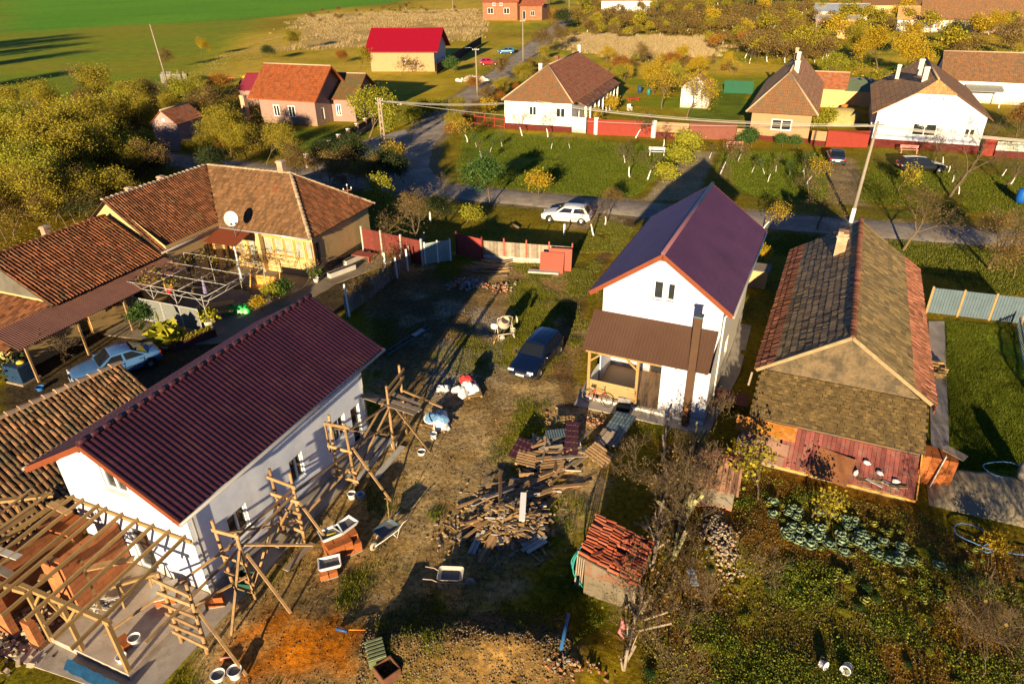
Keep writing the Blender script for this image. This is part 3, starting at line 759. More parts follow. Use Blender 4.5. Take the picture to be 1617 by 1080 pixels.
def ribbon(P, wl, sub=1.5, z=.03, jag=0.0, seed=3):
 """flat road strip along polyline P"""
 pts = []
 for (ax, ay), (bx, by) in zip(P, P[1:]):
  n = max(1, int(hypot(bx - ax, by - ay) / sub))
  pts += [(ax + (bx - ax) * i / n, ay + (by - ay) * i / n) for i in range(n)]
 pts.append(P[-1])
 for _ in range(6): pts = [pts[0]] + [((a[0] + 2 * b[0] + c[0]) / 4, (a[1] + 2 * b[1] + c[1]) / 4) for a, b, c in zip(pts, pts[1:], pts[2:])] + [pts[-1]]
 rs = random.Random(seed); mb = MB(); Lp = []
 for i, p in enumerate(pts):
  a = pts[max(0, i - 1)]; c = pts[min(len(pts) - 1, i + 1)]; dx, dy = c[0] - a[0], c[1] - a[1]; q = hypot(dx, dy); nx_, ny_ = -dy / q, dx / q
  wa, wb = wl / 2 + rs.uniform(-jag, jag), wl / 2 + rs.uniform(-jag, jag)
  Lp.append([(p[0] + nx_ * wa, p[1] + ny_ * wa, z - .03), (p[0] + nx_ * (wa - .15), p[1] + ny_ * (wa - .15), z), (p[0], p[1], z + .03), (p[0] - nx_ * (wb - .15), p[1] - ny_ * (wb - .15), z), (p[0] - nx_ * wb, p[1] - ny_ * wb, z - .03)])
 V = [v for r in Lp for v in r]
 F = [(i * 5 + k + 1, i * 5 + k, (i + 1) * 5 + k, (i + 1) * 5 + k + 1) for i in range(len(Lp) - 1) for k in range(4)]
 mb.add(V, F, smooth=True)
 return mb
ground = build_ground()
ASPH = mat('worn_asphalt', (.29, .24, .19), .9, .15, 1.2, .006, 60, dirt=(.42, .36, .28), dscale=.35, dthr=.5, fine=.12)
tag(ribbon(STREET, 4.2, jag=.12, z=.035).build('street', ASPH), kind='structure')
tag(ribbon(LANE, 4.9, jag=.15, z=.043, seed=5).build('lane', ASPH), kind='structure')
Z3 = Vector((0, 0, 1)); XA = Vector((1, 0, 0)); YA = Vector((0, 1, 0))
# --- NEW HOUSE WITH MAROON ROOF
LH = thing('new_house', 'unfinished white house with a maroon metal tile roof and wooden scaffolds along its side', 'house', (*LH_O, 0), -radians(LH_T))
lw, ll, lze, lzr, lso, lfo, lbo = 5.956, 10.317, 4.58, 6.615, .692, .694, 1.0
lsl = (lzr - lze) / (lw / 2 + lso); lwt = lze + lsl * lso - .06; lap = lzr - .06
H_R = [(1.45, 2.45, 1.30, 2.5), (4.95, 5.75, 1.3, 2.5), (7.85, 8.75, 1.35, 2.45), (9.2, 9.85, .25, 2.3)]
H_G = [(lw - 3.62, lw - 2.5, 4.03, 5.1), (lw - 3.35, lw - 2.35, .3, 2.35)]
mb = MB()
wall(mb, (-lw, 0, 0), XA, -YA, [(0, lwt), (lw / 2, lap), (lw, lwt)], H_G, mi=0)
wall(mb, (0, 0, 0), YA, XA, [(0, lwt), (ll, lwt)], H_R, mi=1)
wall(mb, (0, ll, 0), -XA, YA, [(0, lwt), (lw / 2, lap), (lw, lwt)], mi=1)
wall(mb, (-lw, ll, 0), -YA, -XA, [(0, lwt), (ll, lwt)], mi=1)
mb.bx(-lw + .01, -.01, .01, ll - .01, -.3, .02, 1)
mb.bx(-lw - .002, .002, -.025, .0, 2.66, 2.80, 2)
mb.build('wall', [WHITE, PRIMER, WOOD], LH)
base = MB(); base.bx(.002, .05, .0, ll, 0, .45); base.bx(-lw, .05, ll + .002, ll + .05, 0, .45); base.build('plinth', CONC, LH)
rf = MB(); v_ = Vector((-(lw / 2 + lso), 0, lzr - lze)); W_ = ll + lfo + lbo; sL = v_.length
wave_sheet(rf, (lso, -lfo, lze), YA, v_, W_, sL, pitch=.205, step=.35, amp=.013, lip=.015, per=6)
wave_sheet(rf, (-lw - lso, -lfo, lze), YA, Vector((lw / 2 + lso, 0, lzr - lze)), W_, sL, pitch=.215, step=.35, amp=.016, lip=.016, per=6)
roof = rf.build('roof', MAROON, LH)
rc = MB(); N = 26
for i in range(N):
 y0 = -lfo + W_ * i / N; y1 = y0 + W_ / N + .02
 rc.path([(-lw / 2, y0, lzr + .03), (-lw / 2, y1, lzr + .028)], [.10, .097], 10)
for i in range(N):
 y0 = -lfo + W_ * (i + .5) / N
 for sx in (-.09, .09): rc.box((-lw / 2 + sx, y0, lzr + .105), (.02, .02, .015), mi=1)
rc.build('ridge_cap', [MAROON, GALV], roof)
for sx in (1, -1):
 a = Vector((-lw / 2, -lfo - .012, lzr - .13)); b = Vector((-lw / 2 + sx * (lw / 2 + lso), -lfo - .012, lze - .13))
 for dy in (0, W_ + .024): fa = MB(); fa.beam(a + YA * dy, b + YA * dy, .03, .2); fa.build('bargeboard', FASCIA, LH)
so = MB()   # boarded soffit of the gable overhang
for sx in (1, -1):
 a = Vector((-lw / 2, -lfo / 2, lzr - .16)); b = Vector((-lw / 2 + sx * (lw / 2 + lso), -lfo / 2, lze - .16))
 so.beam(a, b, lfo - .03, .03)
 for f in (.04, .5, .93):
  p = a.lerp(b, f); so.beam(p + YA * (-lfo / 2 - .02) - Z3 * .06, p + YA * (lfo / 2 + .1) - Z3 * .06, .13, .10)
so.build('soffit', mat('dark_soffit', (.20, .075, .035), .7, .12, 3), LH)
for sx, nm in ((1, lso), (-1, -lw - lso)):
 g = MB(); x = nm + .05 * sx
 g.path([(x, -lfo - .05, lze - .09), (x, ll + lbo + .05, lze - .09)], .065, 10)
 g.build('gutter', GUTTER, LH)
for y, x in ((.16, .08), (ll - .1, .08)):
 d = MB(); d.path([(lso + .05, y - .25, lze - .12), (lso * .6, y - .2, lze - .3), (x, y, lze - .55), (x, y, .35), (x + .12, y - .05, .18)], .045, 10); d.build('downpipe', GUTTER, LH)
window(LH, (-lw, 0, 0), XA, -YA, *H_G[0], sill=True, fw=.10)
window(LH, (-lw, 0, 0), XA, -YA, *H_G[1], fw=.09, mull=0, name='door')
for h in H_R[:3]: window(LH, (0, 0, 0), YA, XA, *h, fw=.09, sill=True)
window(LH, (0, 0, 0), YA, XA, *H_R[3], fw=.09, mull=0, bars=1, name='door')
# --- timber porch going up in front of it
PF = thing('porch_frame', 'half built porch of new rafters and brick walls on a concrete slab before the gable', 'porch', (*LH_O, 0), -radians(LH_T))
s = MB(); s.bx(-3.72, -.02, -3.5, -.03, -.2, .30); s.build('slab', mat('porch_concrete', (0.46, 0.38, 0.31), .85, .18, 1.1, .003, 40, dirt=(.34, .27, .20), dscale=.7, dthr=.5, fine=.05), PF)
s = MB(); s.prism([(-5.0, -4.5), (1.05, -3.95), (1.0, 1.2), (.9, 10.5), (.06, 10.5), (.06, -.03), (-.02, -.03), (-.02, -3.5), (-3.72, -3.5), (-5.0, -3.4)], -.2, .035); s.build('apron', CONC, PF)
s = MB(); s.bx(-6.3, -3.74, -3.9, -.03, -.2, .06); s.build('inner_floor', mat('earth_floor', (.13, .09, .06), .95, .3, 3, .02, 15), PF)
def post(x, y, z0, z1, w=.13):
 m_ = MB(); m_.beam((x, y, z0), (x, y, z1), w, w, up=(0, 1, 0)); return m_.build('post', WOOD, PF)
for x, y in ((-.12, -3.4), (-2.2, -3.4), (-3.75, -3.45), (-5.4, -3.7)): post(x, y, .30 if x > -3.7 else 0, 2.58)
bm_ = MB(); bm_.beam((.05, -3.4, 2.66), (-3.9, -3.45, 2.66), .14, .15); bm_.build('beam', WOOD, PF)
bm_ = MB(); bm_.beam((-3.5, -3.55, 2.62), (-7.2, -3.95, 2.60), .14, .15); bm_.build('beam', WOOD, PF)
bm_ = MB(); bm_.beam((-6.3, -.1, 2.75), (-6.6, -4.0, 2.55), .13, .13); bm_.build('beam', WOOD, PF)
for x in (-2.2, -2.2, -.15, -3.75):
 pass
for (xa, za), (xb, zb) in (((-2.2, 1.7), (-1.5, 2.55)), ((-2.2, 1.7), (-2.9, 2.55)), ((-3.75, 1.75), (-3.1, 2.55))):
 m_ = MB(); m_.beam((xa, -3.42, za), (xb, -3.42, zb), .08, .09); m_.build('brace', WOOD, PF)
for i, x in enumerate((-5.75, -5.25, -4.45, -4.05, -3.25, -2.5, -1.75, -1.0, -.28)):
 rr = random.Random(i); m_ = MB(); e = -4.35 + rr.uniform(-.25, .2); dx = rr.uniform(-.06, .06)
 m_.beam((x, -.03, 2.98), (x + dx, e, 2.98 + (2.74 - 2.98) * (-e) / 3.4), .065, .13, cc=rr.random()); m_.build('rafter', WOOD, PF)
m_ = MB(); m_.bx(-lw - .2, -.02, -.09, -.03, 2.80, 2.90); m_.build('ledger', WOOD, PF)
def bwall(x0, x1, y0, y1, z1, ragged=0):
 m_ = MB(); m_.bx(x0, x1, y0, y1, 0, z1)
 rs = random.Random(int(abs(x0) * 100))
 if ragged:
  L = max(x1 - x0, y1 - y0); n = int(L / .4);
  for i in range(n):
   h = rs.choice((0, .22, .22, .44)) if ragged > 1 else (0.22 if rs.random() < .5 else 0)
   if h:
    if x1 - x0 > y1 - y0: m_.bx(x0 + L * i / n + .01, x0 + L * (i + 1) / n - .01, y0 + .005, y1 - .005, z1, z1 + h)
    else: m_.bx(x0 + .005, x1 - .005, y0 + L * i / n + .01, y0 + L * (i + 1) / n - .01, z1, z1 + h)
 return m_.build('brick_wall', HBRICK, PF)
bwall(-3.95, -3.72, -2.3, -.05, 2.35, 1)
bwall(-6.35, -6.1, -3.9, -.05, 2.2, 1)
bwall(-6.1, -5.0, -3.9, -3.66, 1.4, 2)
bwall(-4.35, -3.9, -3.8, -3.56, .9, 1)
bwall(-4.9, -3.96, -2.3, -2.06, 2.2, 1)
m_ = MB()
for i in range(4): m_.box((-5.6 + .3 * i, -.8, 2.35 + .02 * i), (.26, .9, .2), .15)
m_.build('brick_row', BRICKLOOSE, PF)
for i, (a, b, w_) in enumerate((((-6.6, -1.0, 2.86), (-6.9, -4.3, 2.72), .25), ((-7.6, -3.2, 2.74), (-4.4, -3.35, 2.78), .26), ((-7.7, -2.85, 2.76), (-4.9, -2.75, 2.83), .25), ((-7.4, -4.1, 2.80), (-5.0, -3.9, 2.78), .5), ((-4.9, -2.5, 1.6), (-2.4, -.7, 1.75), .3), ((-6.3, -.6, 2.93), (-5.1, -.7, 2.93), .24))):
 m_ = MB(); m_.beam(a, b, w_, .045, cc=i / 6); m_.build('loose_plank', WOODG if i in (1, 3) else WOODW if i == 2 else WOOD2, PF)
rs = random.Random(21)
for i, (a, b) in enumerate((((-7.6, -2.2, 2.5), (-6.2, -4.9, 2.3)), ((-8.2, -1.2, 2.9), (-6.6, -.2, 2.9)), ((-8.4, -3.2, .2), (-6.9, -3.6, 2.6)), ((-6.9, -4.4, 0), (-6.8, -4.3, 2.55)), ((-6.2, -4.9, .05), (-4.6, -4.6, .1)), ((-7.8, -4.6, 2.0), (-4.2, -5.2, .1)), ((-7.4, -.4, 3.1), (-7.2, -3.8, 2.9)), ((-6.7, -.2, 3.0), (-6.8, -4.2, 2.85)), ((-7.9, -5.0, .1), (-5.6, -3.9, 1.3)), ((-7.3, -2.6, 0), (-7.2, -2.6, 3.3)), ((-6.9, -1.3, 0), (-6.9, -1.3, 3.2)), ((-8.3, -2.3, 1.1), (-6.4, -4.6, 1.2)), ((-5.0, -2.9, .1), (-3.0, -3.2, 2.5)), ((-4.6, -1.2, 2.2), (-1.4, -2.8, 1.9)))):
 m_ = MB(); m_.beam(a, b, rs.choice((.08, .12, .2)), rs.choice((.06, .1, .04)), cc=rs.random()); m_.build('loose_beam', WOOD if i % 3 else WOOD2, PF)
def bucket(x, y, z, r=.17, h=.30, label='', col=PLASTW, fill=True, group=None, name='bucket', tilt=None):
 t = thing(name, label, 'bucket', (x, y, z), group=group)
 if tilt: t.rotation_euler = tilt
 m_ = MB(); m_.lathe([(0, .0), (r * .82, .0), (r * .82, .01), (r, h), (r + .015, h), (r + .015, h - .03), (r - .005, h - .03)], n=18)
 m_.lathe([(r * .80, .02), (r - .015, h - .005), (r + .003, h)], n=18); b_ = m_.build('body', col, t)
 if fill:
  m_ = MB(); m_.lathe([(0, h * .72), (r * .93, h * .70)], n=16); m_.build('contents', MORTAR, t)
 m_ = MB(); m_.path([(r + .01, 0, h - .02), (r * 1.05, .12, h - .13), (r * .6, .19, h - .2), (0, .21, h - .23), (-r * .6, .19, h - .2), (-r * 1.05, .12, h - .13), (-r - .01, 0, h - .02)], .006, 4); m_.build('handle', STEEL, t)
 return t
# --- pole-and-plank scaffolds
def scaffold(label, base, legs, rails, planks=(), braces=(), group='wooden scaffolds beside the new house'):
 """legs: (x,y,h,r) or with tops; rails/braces/planks: (a,b,w,h)"""
 t = thing('wooden_scaffold', label, 'scaffold', (*base, 0), -radians(LH_T), group)
 rs = random.Random(int(base[0] * 77))
 for x, y, h, dx, dy in legs:
  m_ = MB(); m_.tube((x, y, -.1), (x + dx, y + dy, h), .075, .058, 8, cc=rs.random()); m_.build('leg', WOOD2, t)
 for a, b in rails:
  m_ = MB(); m_.beam(a, b, .045, .14, cc=rs.random()); m_.build('rail', WOOD2, t)
 for a, b in planks:
  m_ = MB(); m_.beam(a, b, .24, .045, cc=rs.random()); m_.build('plank', WOODG, t)
 for a, b in braces:
  m_ = MB(); m_.beam(a, b, .09, .05, cc=rs.random()); m_.build('brace', WOOD2, t)
 return t
def L2W(x, y): return lf(LH_O, LH_T, [(x, y)])[0]
def trestle(label, y, h=(3.6, 3.5), rungs=(.45, 1.2, 1.9, 2.6, 3.3), extra=(), planks=(), seed=0, x0=.55, x1=1.5, leg2=None, brace=True):
 rs = random.Random(seed); b = L2W(x0, y); D = x1 - x0
 lx, ly = leg2 or (D, 0)
 legs = [(0, 0, h[0], rs.uniform(-.06, .06), rs.uniform(-.08, .08)), (lx, ly, h[1], rs.uniform(-.06, .06), rs.uniform(-.08, .08))]
 n = Vector((-ly, lx, 0)).normalized() * -.09; u = Vector((lx, ly, 0)).normalized()
 rails = []
 for z in rungs:
  q = z + rs.uniform(-.08, .08); e = rs.uniform(.1, .28)
  rails.append((n - u * .15 + Z3 * q, Vector((lx, ly, 0)) + n + u * e + Z3 * (z + rs.uniform(-.08, .08))))
 br = [((x1 - x0 + .02, .1, 2.15), (3.32 - x0, -.15, .0))] if brace else []
 return scaffold(label, b, legs, rails, planks, br + list(extra))
trestle('wooden scaffold with a high plank platform at the rear corner of the white house', 9.95, (3.5, 3.9), (.6, 1.3, 2.2, 3.1, 3.45), seed=1, x0=1.6, leg2=(-.1, 1.3), brace=False,
  planks=[((-1.6, .2, 2.5), (1.5, -.2, 2.55)), ((-1.5, .5, 2.5), (1.6, .1, 2.55)), ((-.6, 1.0, 2.45), (1.3, .5, 2.5))],
  extra=[((.05, .3, 2.3), (1.72, .4, 0)), ((-.2, -.1, 2.6), (-.2, -2.9, 1.5)), ((0, 1.3, 2.5), (2.2, 1.0, 2.3)), ((0, .1, 2.4), (-.4, -2.6, .3)), ((-.1, 0, 1.4), (-.2, -2.9, 2.1))])
trestle('wooden trestle scaffold with a pale board frame on top, second from the rear corner', 7.0, seed=2, rungs=(.45, .95, 2.05, 3.25), extra=[((-.08, -.08, 3.3), (-.08, -.08, 1.7)), ((.9, -.1, 2.0), (.8, -3.4, 2.5)), ((.95, .1, 1.3), (.3, -3.2, .5)), ((.0, .1, 2.9), (.9, 2.7, 1.0)), ((.9, 0, 3.0), (1.0, 2.9, 2.5))])
trestle('wooden trestle scaffold with ladder like rungs before the middle window of the white house', 3.45, (3.5, 3.6), (.35, .8, 1.25, 1.75, 2.3, 3.1), seed=3, extra=[((.95, -.1, 2.6), (.4, -6.6, 1.9)), ((.9, .1, 2.4), (.5, -2.6, .3))], planks=[((.9, -.3, .32), (.1, 1.9, .30))])
trestle('wooden trestle scaffold with a long plank reaching sideways by the front window of the house', .6, (3.5, 3.3), (.4, .95, 1.9, 3.1), seed=4, extra=[((.1, .1, 2.8), (.9, 2.8, 1.2)), ((.9, .1, .4), (.2, 2.7, 2.2)), ((.9, -.1, 3.0), (.9, 2.9, 2.8)), ((.5, -.1, 2.6), (3.0, 1.2, 2.3)), ((.9, -.1, 1.2), (-.3, -2.4, 1.1)), ((.95, -.1, 2.5), (1.3, -1.6, .1))])
trestle('pair of stout round scaffold poles with rungs standing on the porch apron', -1.8, (3.3, 3.25), (.55, .95, 1.4, 1.95, 2.55, 3.0), seed=5, x0=.42, x1=1.55, extra=[((-1.2, -1.5, 1.6), (.9, 2.4, 2.7))])
# --- WHITE HOUSE WITH VIOLET-BROWN ROOF
WH = thing('gabled_house', 'tall white gabled house with a plain violet brown metal roof and a timber porch', 'house', (*WH_O, 0), -radians(WH_T))
ww, wl_, wze, wzr, wso, wfo, wbo = 5.88, 10.905, 5.72, 8.185, .505, .698, .5
wsl = (wzr - wze) / (ww / 2 + wso); wwt = wze + wsl * wso - .06; wap = wzr - .06
PZ = -1.55
HG = [(ww - 3.42, ww - 2.92, 5.48, 6.47), (ww - 2.74, ww - 2.36, 5.52, 6.44), (.06, 3.56, .21, 2.9)]
mb = MB()
wall(mb, (-ww, 0, 0), XA, -YA, [(0, wwt), (ww / 2, wap), (ww, wwt)], HG, reveal=.25)
mb.add([(-ww + .06, 1.9, .21), (-2.32, 1.9, .21), (-2.32, 1.9, 2.9), (-ww + .06, 1.9, 2.9)], [(0, 1, 2, 3)])
for xx in (-ww + .06, -2.32): mb.add([(xx, .2, .21), (xx, 1.9, .21), (xx, 1.9, 2.9), (xx, .2, 2.9)], [(0, 1, 2, 3)])
mb.add([(-ww + .06, .2, 2.9), (-2.32, .2, 2.9), (-2.32, 1.9, 2.9), (-ww + .06, 1.9, 2.9)], [(0, 1, 2, 3)])
wall(mb, (0, 0, 0), YA, XA, [(0, wwt), (wl_, wwt)], [(3, 4, 1.2, 2.3)], mi=1)
wall(mb, (0, wl_, 0), -XA, YA, [(0, wwt), (ww / 2, wap), (ww, wwt)])
wall(mb, (-ww, wl_, 0), -YA, -XA, [(0, wwt), (wl_, wwt)])
wall(mb, (-2.3, PZ, .2), XA, -YA, [(0, 2.75), (2.3, 2.75)], [])
wall(mb, (0, PZ, .2), YA, XA, [(0, 2.75), (-PZ, 3.95)], [], mi=1)
wall(mb, (-2.3, -.0, .2), -YA, -XA, [(0, 3.9), (-PZ, 2.75)], [])
mb.bx(-2.29, -.01, PZ + .01, -.01, 0, .22)
mb.build('wall', [WHITE, mat('side_render', (.66, .62, .54), .85, .06, 1.0, .003, 30)], WH)
rf = MB(); W_ = wl_ + wfo + wbo; v_ = Vector((-(ww / 2 + wso), 0, wzr - wze)); sL = v_.length
wave_sheet(rf, (wso, -wfo, wze), YA, v_, W_, sL, pitch=.20, step=.35, amp=.010, lip=.010, per=4)
wave_sheet(rf, (-ww - wso, -wfo, wze), YA, Vector((ww / 2 + wso, 0, wzr - wze)), W_, sL, pitch=.20, step=.35, amp=.010, lip=.010, per=4)
roof = rf.build('roof', PURPLE, WH)
rc = MB(); rc.path([(-ww / 2, -wfo - .02, wzr + .02), (-ww / 2, wl_ + wbo + .02, wzr + .02)], .10, 10); rc.build('ridge_cap', mat('ridge_steel', (.20, .09, .11), .35, .08, 2), roof)
for sx in (1, -1):
 a = Vector((-ww / 2, -wfo - .012, wzr - .12)); b = Vector((-ww / 2 + sx * (ww / 2 + wso), -wfo - .012, wze - .12))
 for dy in (0, W_ + .024): fa = MB(); fa.beam(a + YA * dy, b + YA * dy, .03, .22); fa.build('bargeboard', FASCIA, WH)
so = MB()
for sx in (1, -1):
 a = Vector((-ww / 2, -wfo / 2, wzr - .17)); b = Vector((-ww / 2 + sx * (ww / 2 + wso), -wfo / 2, wze - .17)); so.beam(a, b, wfo - .03, .03)
 for f in (.02, .9):
  p = a.lerp(b, f); so.beam(p + YA * (-wfo / 2 - .03) - Z3 * .07, p + YA * (wfo / 2 + .1) - Z3 * .07, .12, .12)
so.build('soffit', FASCIA, WH)
for sx, x in ((1, wso + .05), (-1, -ww - wso - .05)):
 g = MB(); g.path([(x, -wfo - .08, wze - .08), (x, wl_ + wbo + .08, wze - .08)], .06, 8); g.build('gutter', GUT_BR if sx < 0 else GUTTER, WH)
d = MB(); d.path([(wso + .05, -wfo + .3, wze - .12), (wso * .5, -.0, wze - .35), (.08, .18, wze - .6), (.08, .18, .2)], .045, 8); d.build('downpipe', PVC, WH)
window(WH, (-ww, 0, 0), XA, -YA, *HG[0], fw=.06, mull=0, depth=.22, frame=PVC, glass=GLASS)
window(WH, (-ww, 0, 0), XA, -YA, *HG[1], fw=.05, mull=0, depth=.22, frame=PVC, glass=GLASS)
window(WH, (0, 1.9, 0), XA, -YA, -3.6, -2.7, .22, 2.3, fw=.08, mull=0, depth=-.03, name='door', frame=mat('brown_door', (.12, .055, .03), .5, .1, 3))
window(WH, (0, 1.9, 0), XA, -YA, -5.4, -4.2, 1.2, 2.3, depth=-.03)
window(WH, (0, 0, 0), YA, XA, 3, 4, 1.2, 2.3)
sl = MB(); sl.bx(-3.45, -2.3, -.035, .0, 5.38, 5.43); sl.build('window_sill', PVC, WH)
sl = MB(); sl.bx(-6.05, -.0, PZ - .12, -.0, -.2, .21); sl.build('porch_slab', mat('white_step', (.72, .68, .60), .85, .1, 2), WH)
sl = MB(); sl.bx(-5.80, -2.34, PZ + .02, 1.88, .225, .245); sl.build('porch_floor', mat('terracotta_floor', (.34, .22, .13), .6, .1, 1), WH)
sl = MB(); sl.prism([(-6.4, PZ - .95), (.35, PZ - .75), (.9, 4), (.7, 10), (.02, 10), (.02, PZ - .13), (-6.05, PZ - .13), (-6.2, .5), (-6.6, .5)], -.2, .05); sl.build('footing', CONC, WH)
for x in (-5.95, -3.45):
 p = MB(); p.beam((x, PZ, .2), (x, PZ, 2.82), .14, .14, up=(0, 1, 0)); p.build('porch_post', WOOD, WH)
p = MB(); p.beam((-6.15, PZ, 2.86), (-2.3, PZ, 2.86), .12, .12); p.build('porch_beam', WOOD, WH)
for a, b in (((-5.92, 2.3), (-5.35, 2.8)), ((-3.48, 2.3), (-4.05, 2.8))):
 p = MB(); p.beam((a[0], PZ, a[1]), (b[0], PZ, b[1]), .08, .09); p.build('porch_brace', WOOD, WH)
p = MB()
for i in range(5): p.bx(-5.88, -3.52, PZ - .02, PZ + .015, .40 + i * .165, .40 + i * .165 + .16, cc=i / 5)
p.build('balustrade', mat('pine_boarding', (0.351, 0.236, 0.108), .6, .10, 2.5, .001, 40, rnd=.08), WH)
p = MB(); p.bx(-5.97, -5.90, PZ + .08, -.02, .35, 1.25); p.build('side_board', PVC, WH)
pr = MB(); PV = Vector((0, -PZ + .20, 4.42 - 3.02 + .0))
wave_sheet(pr, (-6.30, PZ - .22, 3.0), XA, Vector((0, -PZ + .20, 1.42)), 6.22, hypot(-PZ + .20, 1.42), pitch=.16, step=0, amp=.012, per=6, saw=True)
pr.build('porch_roof', BROWNS, WH)
for x in (-5.6, -4.8, -4.0, -3.2, -2.4, -1.6, -.8, -.2): pr = MB(); pr.beam((x, PZ - .18, 2.93), (x, -.03, 4.28), .07, .10); pr.build('rafter', WOOD, WH)
bi = MB(); bi.lathe([(0, 0), (.22, .02), (.28, .14), (.20, .26), (0, .28)], (-4.35, PZ + .35, .24), 12); bi.build('sack_on_porch', BLACK, None, );
tag(bpy.data.objects['sack_on_porch'], 'small dark bundle lying on the porch floor of the white gabled house', 'bundle')
bpy.data.objects['sack_on_porch'].location = (*WH_O, 0); bpy.data.objects['sack_on_porch'].rotation_euler = (0, 0, -radians(WH_T))
fx, fy = lf(WH_O, WH_T, [(-.82, PZ - .35)])[0]
FL = thing('square_flue', 'tall square brown flue with a small orange door standing before the white gabled house', 'chimney', (fx, fy, 0), -radians(WH_T))
m_ = MB(); m_.bx(-.17, .17, -.17, .17, .0, 5.95); m_.build('shaft', mat('brown_cladding', (.085, .045, .025), .55, .15, 2), FL)
m_ = MB(); m_.bx(-.2, .2, -.2, .2, 5.952, 6.03); m_.build('cap', GALV, FL)
m_ = MB(); m_.bx(-.09, .09, -.19, -.171, .95, 1.12); m_.build('clean_out_door', mat('orange_door', (.62, .22, .06), .5), FL)
# --- OLD BARN
BA = thing('old_barn', 'long low barn with a patchy grey, tan and red tiled roof and a mossy lean-to', 'barn', (*BA_O, 0), -radians(BA_T))
bw_, bl_, bze, bzr = 6.57, 16.47, 2.82, 5.35
mb = MB()
wall(mb, (-bw_, 0, 0), XA, -YA, [(0, bze), (bw_ / 2, bzr - .12), (bw_, bze)], mi=1)
wall(mb, (0, 0, 0), YA, XA, [(0, bze), (bl_, bze)], [(2.5, 3.3, 1.1, 2.0), (5.2, 6.0, 0.05, 2.0), (9, 9.9, 1.1, 2.1)])
wall(mb, (0, bl_, 0), -XA, YA, [(0, bze), (bw_ / 2, bzr - .12), (bw_, bze)])
wall(mb, (-bw_, bl_, 0), -YA, -XA, [(0, bze), (bl_, bze)])
mb.build('wall', [CREAM, mat('rough_grey_render', (.16, .115, .066), .95, .22, 7, .015, 25, dirt=(.075, .06, .04), dscale=1.2, dthr=.5, fine=.25)], BA)
for a in ((2.5, 3.3, 1.1, 2.0), (9, 9.9, 1.1, 2.1)): window(BA, (0, 0, 0), YA, XA, *a, frame=WOODG)
window(BA, (0, 0, 0), YA, XA, 5.2, 6.0, .05, 2.0, frame=WOODG, name='door', mull=0)
rm = MB(); hw = bw_ / 2 + .4; vR = Vector((-hw, 0, bzr - bze)); sl_ = vR.length
def bcolR(a, b, rs): return rs.random()
tile_mesh(rm, (.4, -.1, bze), YA, vR, [(0, 1.0), (bl_ + .2, 1.0), (bl_ + .2, sl_), (0, sl_)], .24, .34, 'flat', 11, 0, 3, 1.6)
tile_mesh(rm, (.4, -.1, bze), YA, vR, [(0, -.25), (bl_ + .2, -.25), (bl_ + .2, 1.0), (0, 1.0)], .20, .34, 'barrel', 12, 1, 3, 1.4)
vL = Vector((hw, 0, bzr - bze))
tile_mesh(rm, (-bw_ - .4, -.1, bze), YA, vL, [(0, .9), (bl_ + .2, .9), (bl_ + .2, sl_), (0, sl_)], .24, .34, 'flat', 13, 2, 3, 1.8)
tile_mesh(rm, (-bw_ - .4, -.1, bze), YA, vL, [(0, -.1), (bl_ + .2, -.1), (bl_ + .2, .9), (0, .9)], .20, .34, 'barrel', 14, 1, 3, 1.4)
broof = rm.build('roof', [T_TAN, T_RED, T_GREY, TGAP], BA)
rc = MB(); ridge_caps(rc, (-bw_ / 2, bl_ + .1, bzr + .03), (-bw_ / 2, -.1, bzr + .03), .13, .38, 3); rc.build('ridge_tiles', T_RED, broof)
for sx in (1, -1): rc = MB(); rc.beam((-bw_ / 2, -.14, bzr - .03), (-bw_ / 2 + sx * (hw), -.14, bze - .03), .10, .16); rc.build('bargeboard', mat('weathered_bargeboard', (.30, .22, .12), .85, .2, 3), BA)
ch = MB(); ch.bx(-.28, .28, -.28, .28, 0, 1.55); ch.bx(-.34, .34, -.34, .34, 1.3, 1.4); ch.bx(-.28, .0, -.28, .28, 1.552, 1.66)
c_ = ch.build('chimney', brickmat('chimney_brick', (.40, .22, .11), (.50, .28, .14), (.38, .33, .25), .26, .09, .015, .006, stain=(.42, .36, .26), sthr=.52), broof); c_.location = (-bw_ / 2 - .95, 12.0, bzr - .95)
ch = MB(); ch.bx(-.18, .18, -.1, .1, 0, .4); c_ = ch.build('chimney', T_RED, broof); c_.location = (-bw_ / 2 - .8, 14.2, bzr - .35)
LT = MB(); vF = Vector((0, 2.35, 1.12)); lL = vF.length
tile_mesh(LT, (-bw_ - .25, -2.45, 1.72), XA, vF, [(0, 0), (bw_ + .55, 0), (bw_ + .45, lL), (.1, lL)], .19, .17, 'flat', 21, 0, 1, 1.3, skip=.003)
LT.build('lean_to_roof', [T_MOSS, TGAP], BA)
mb = MB(); mb.bx(-bw_ - .1, .15, -2.3, -.02, 0, 1.66); mb.build('lean_to_wall', brickmat('patched_wall', (.16, .10, .05), (.2, .13, .07), (.17, .14, .1), .26, .09, .015, .006, stain=(.22, .11, .03), sthr=.55), BA)
sv = MB(); sv.beam((.47, -.6, bze - .10), (.47, bl_ + .2, bze - .10), .06, .16); sv.build('red_fascia', REDFENCE, BA)
sv = MB(); sv.beam((-bw_ - .55, -.3, bze - .12), (-bw_ - .6, -.6, bze - .7), .08, .12); sv.build('rafter_end', WOODG, BA)
SH = thing('board_shed', 'low shed roofed with red painted boards and a brown sheet below the mossy lean-to', 'shed', (*BA_O, 0), -radians(BA_T))
mb = MB(); mb.bx(-bw_ - .3, -.1, -3.65, -2.35, -.1, .33); mb.build('wall', WOODG, SH)
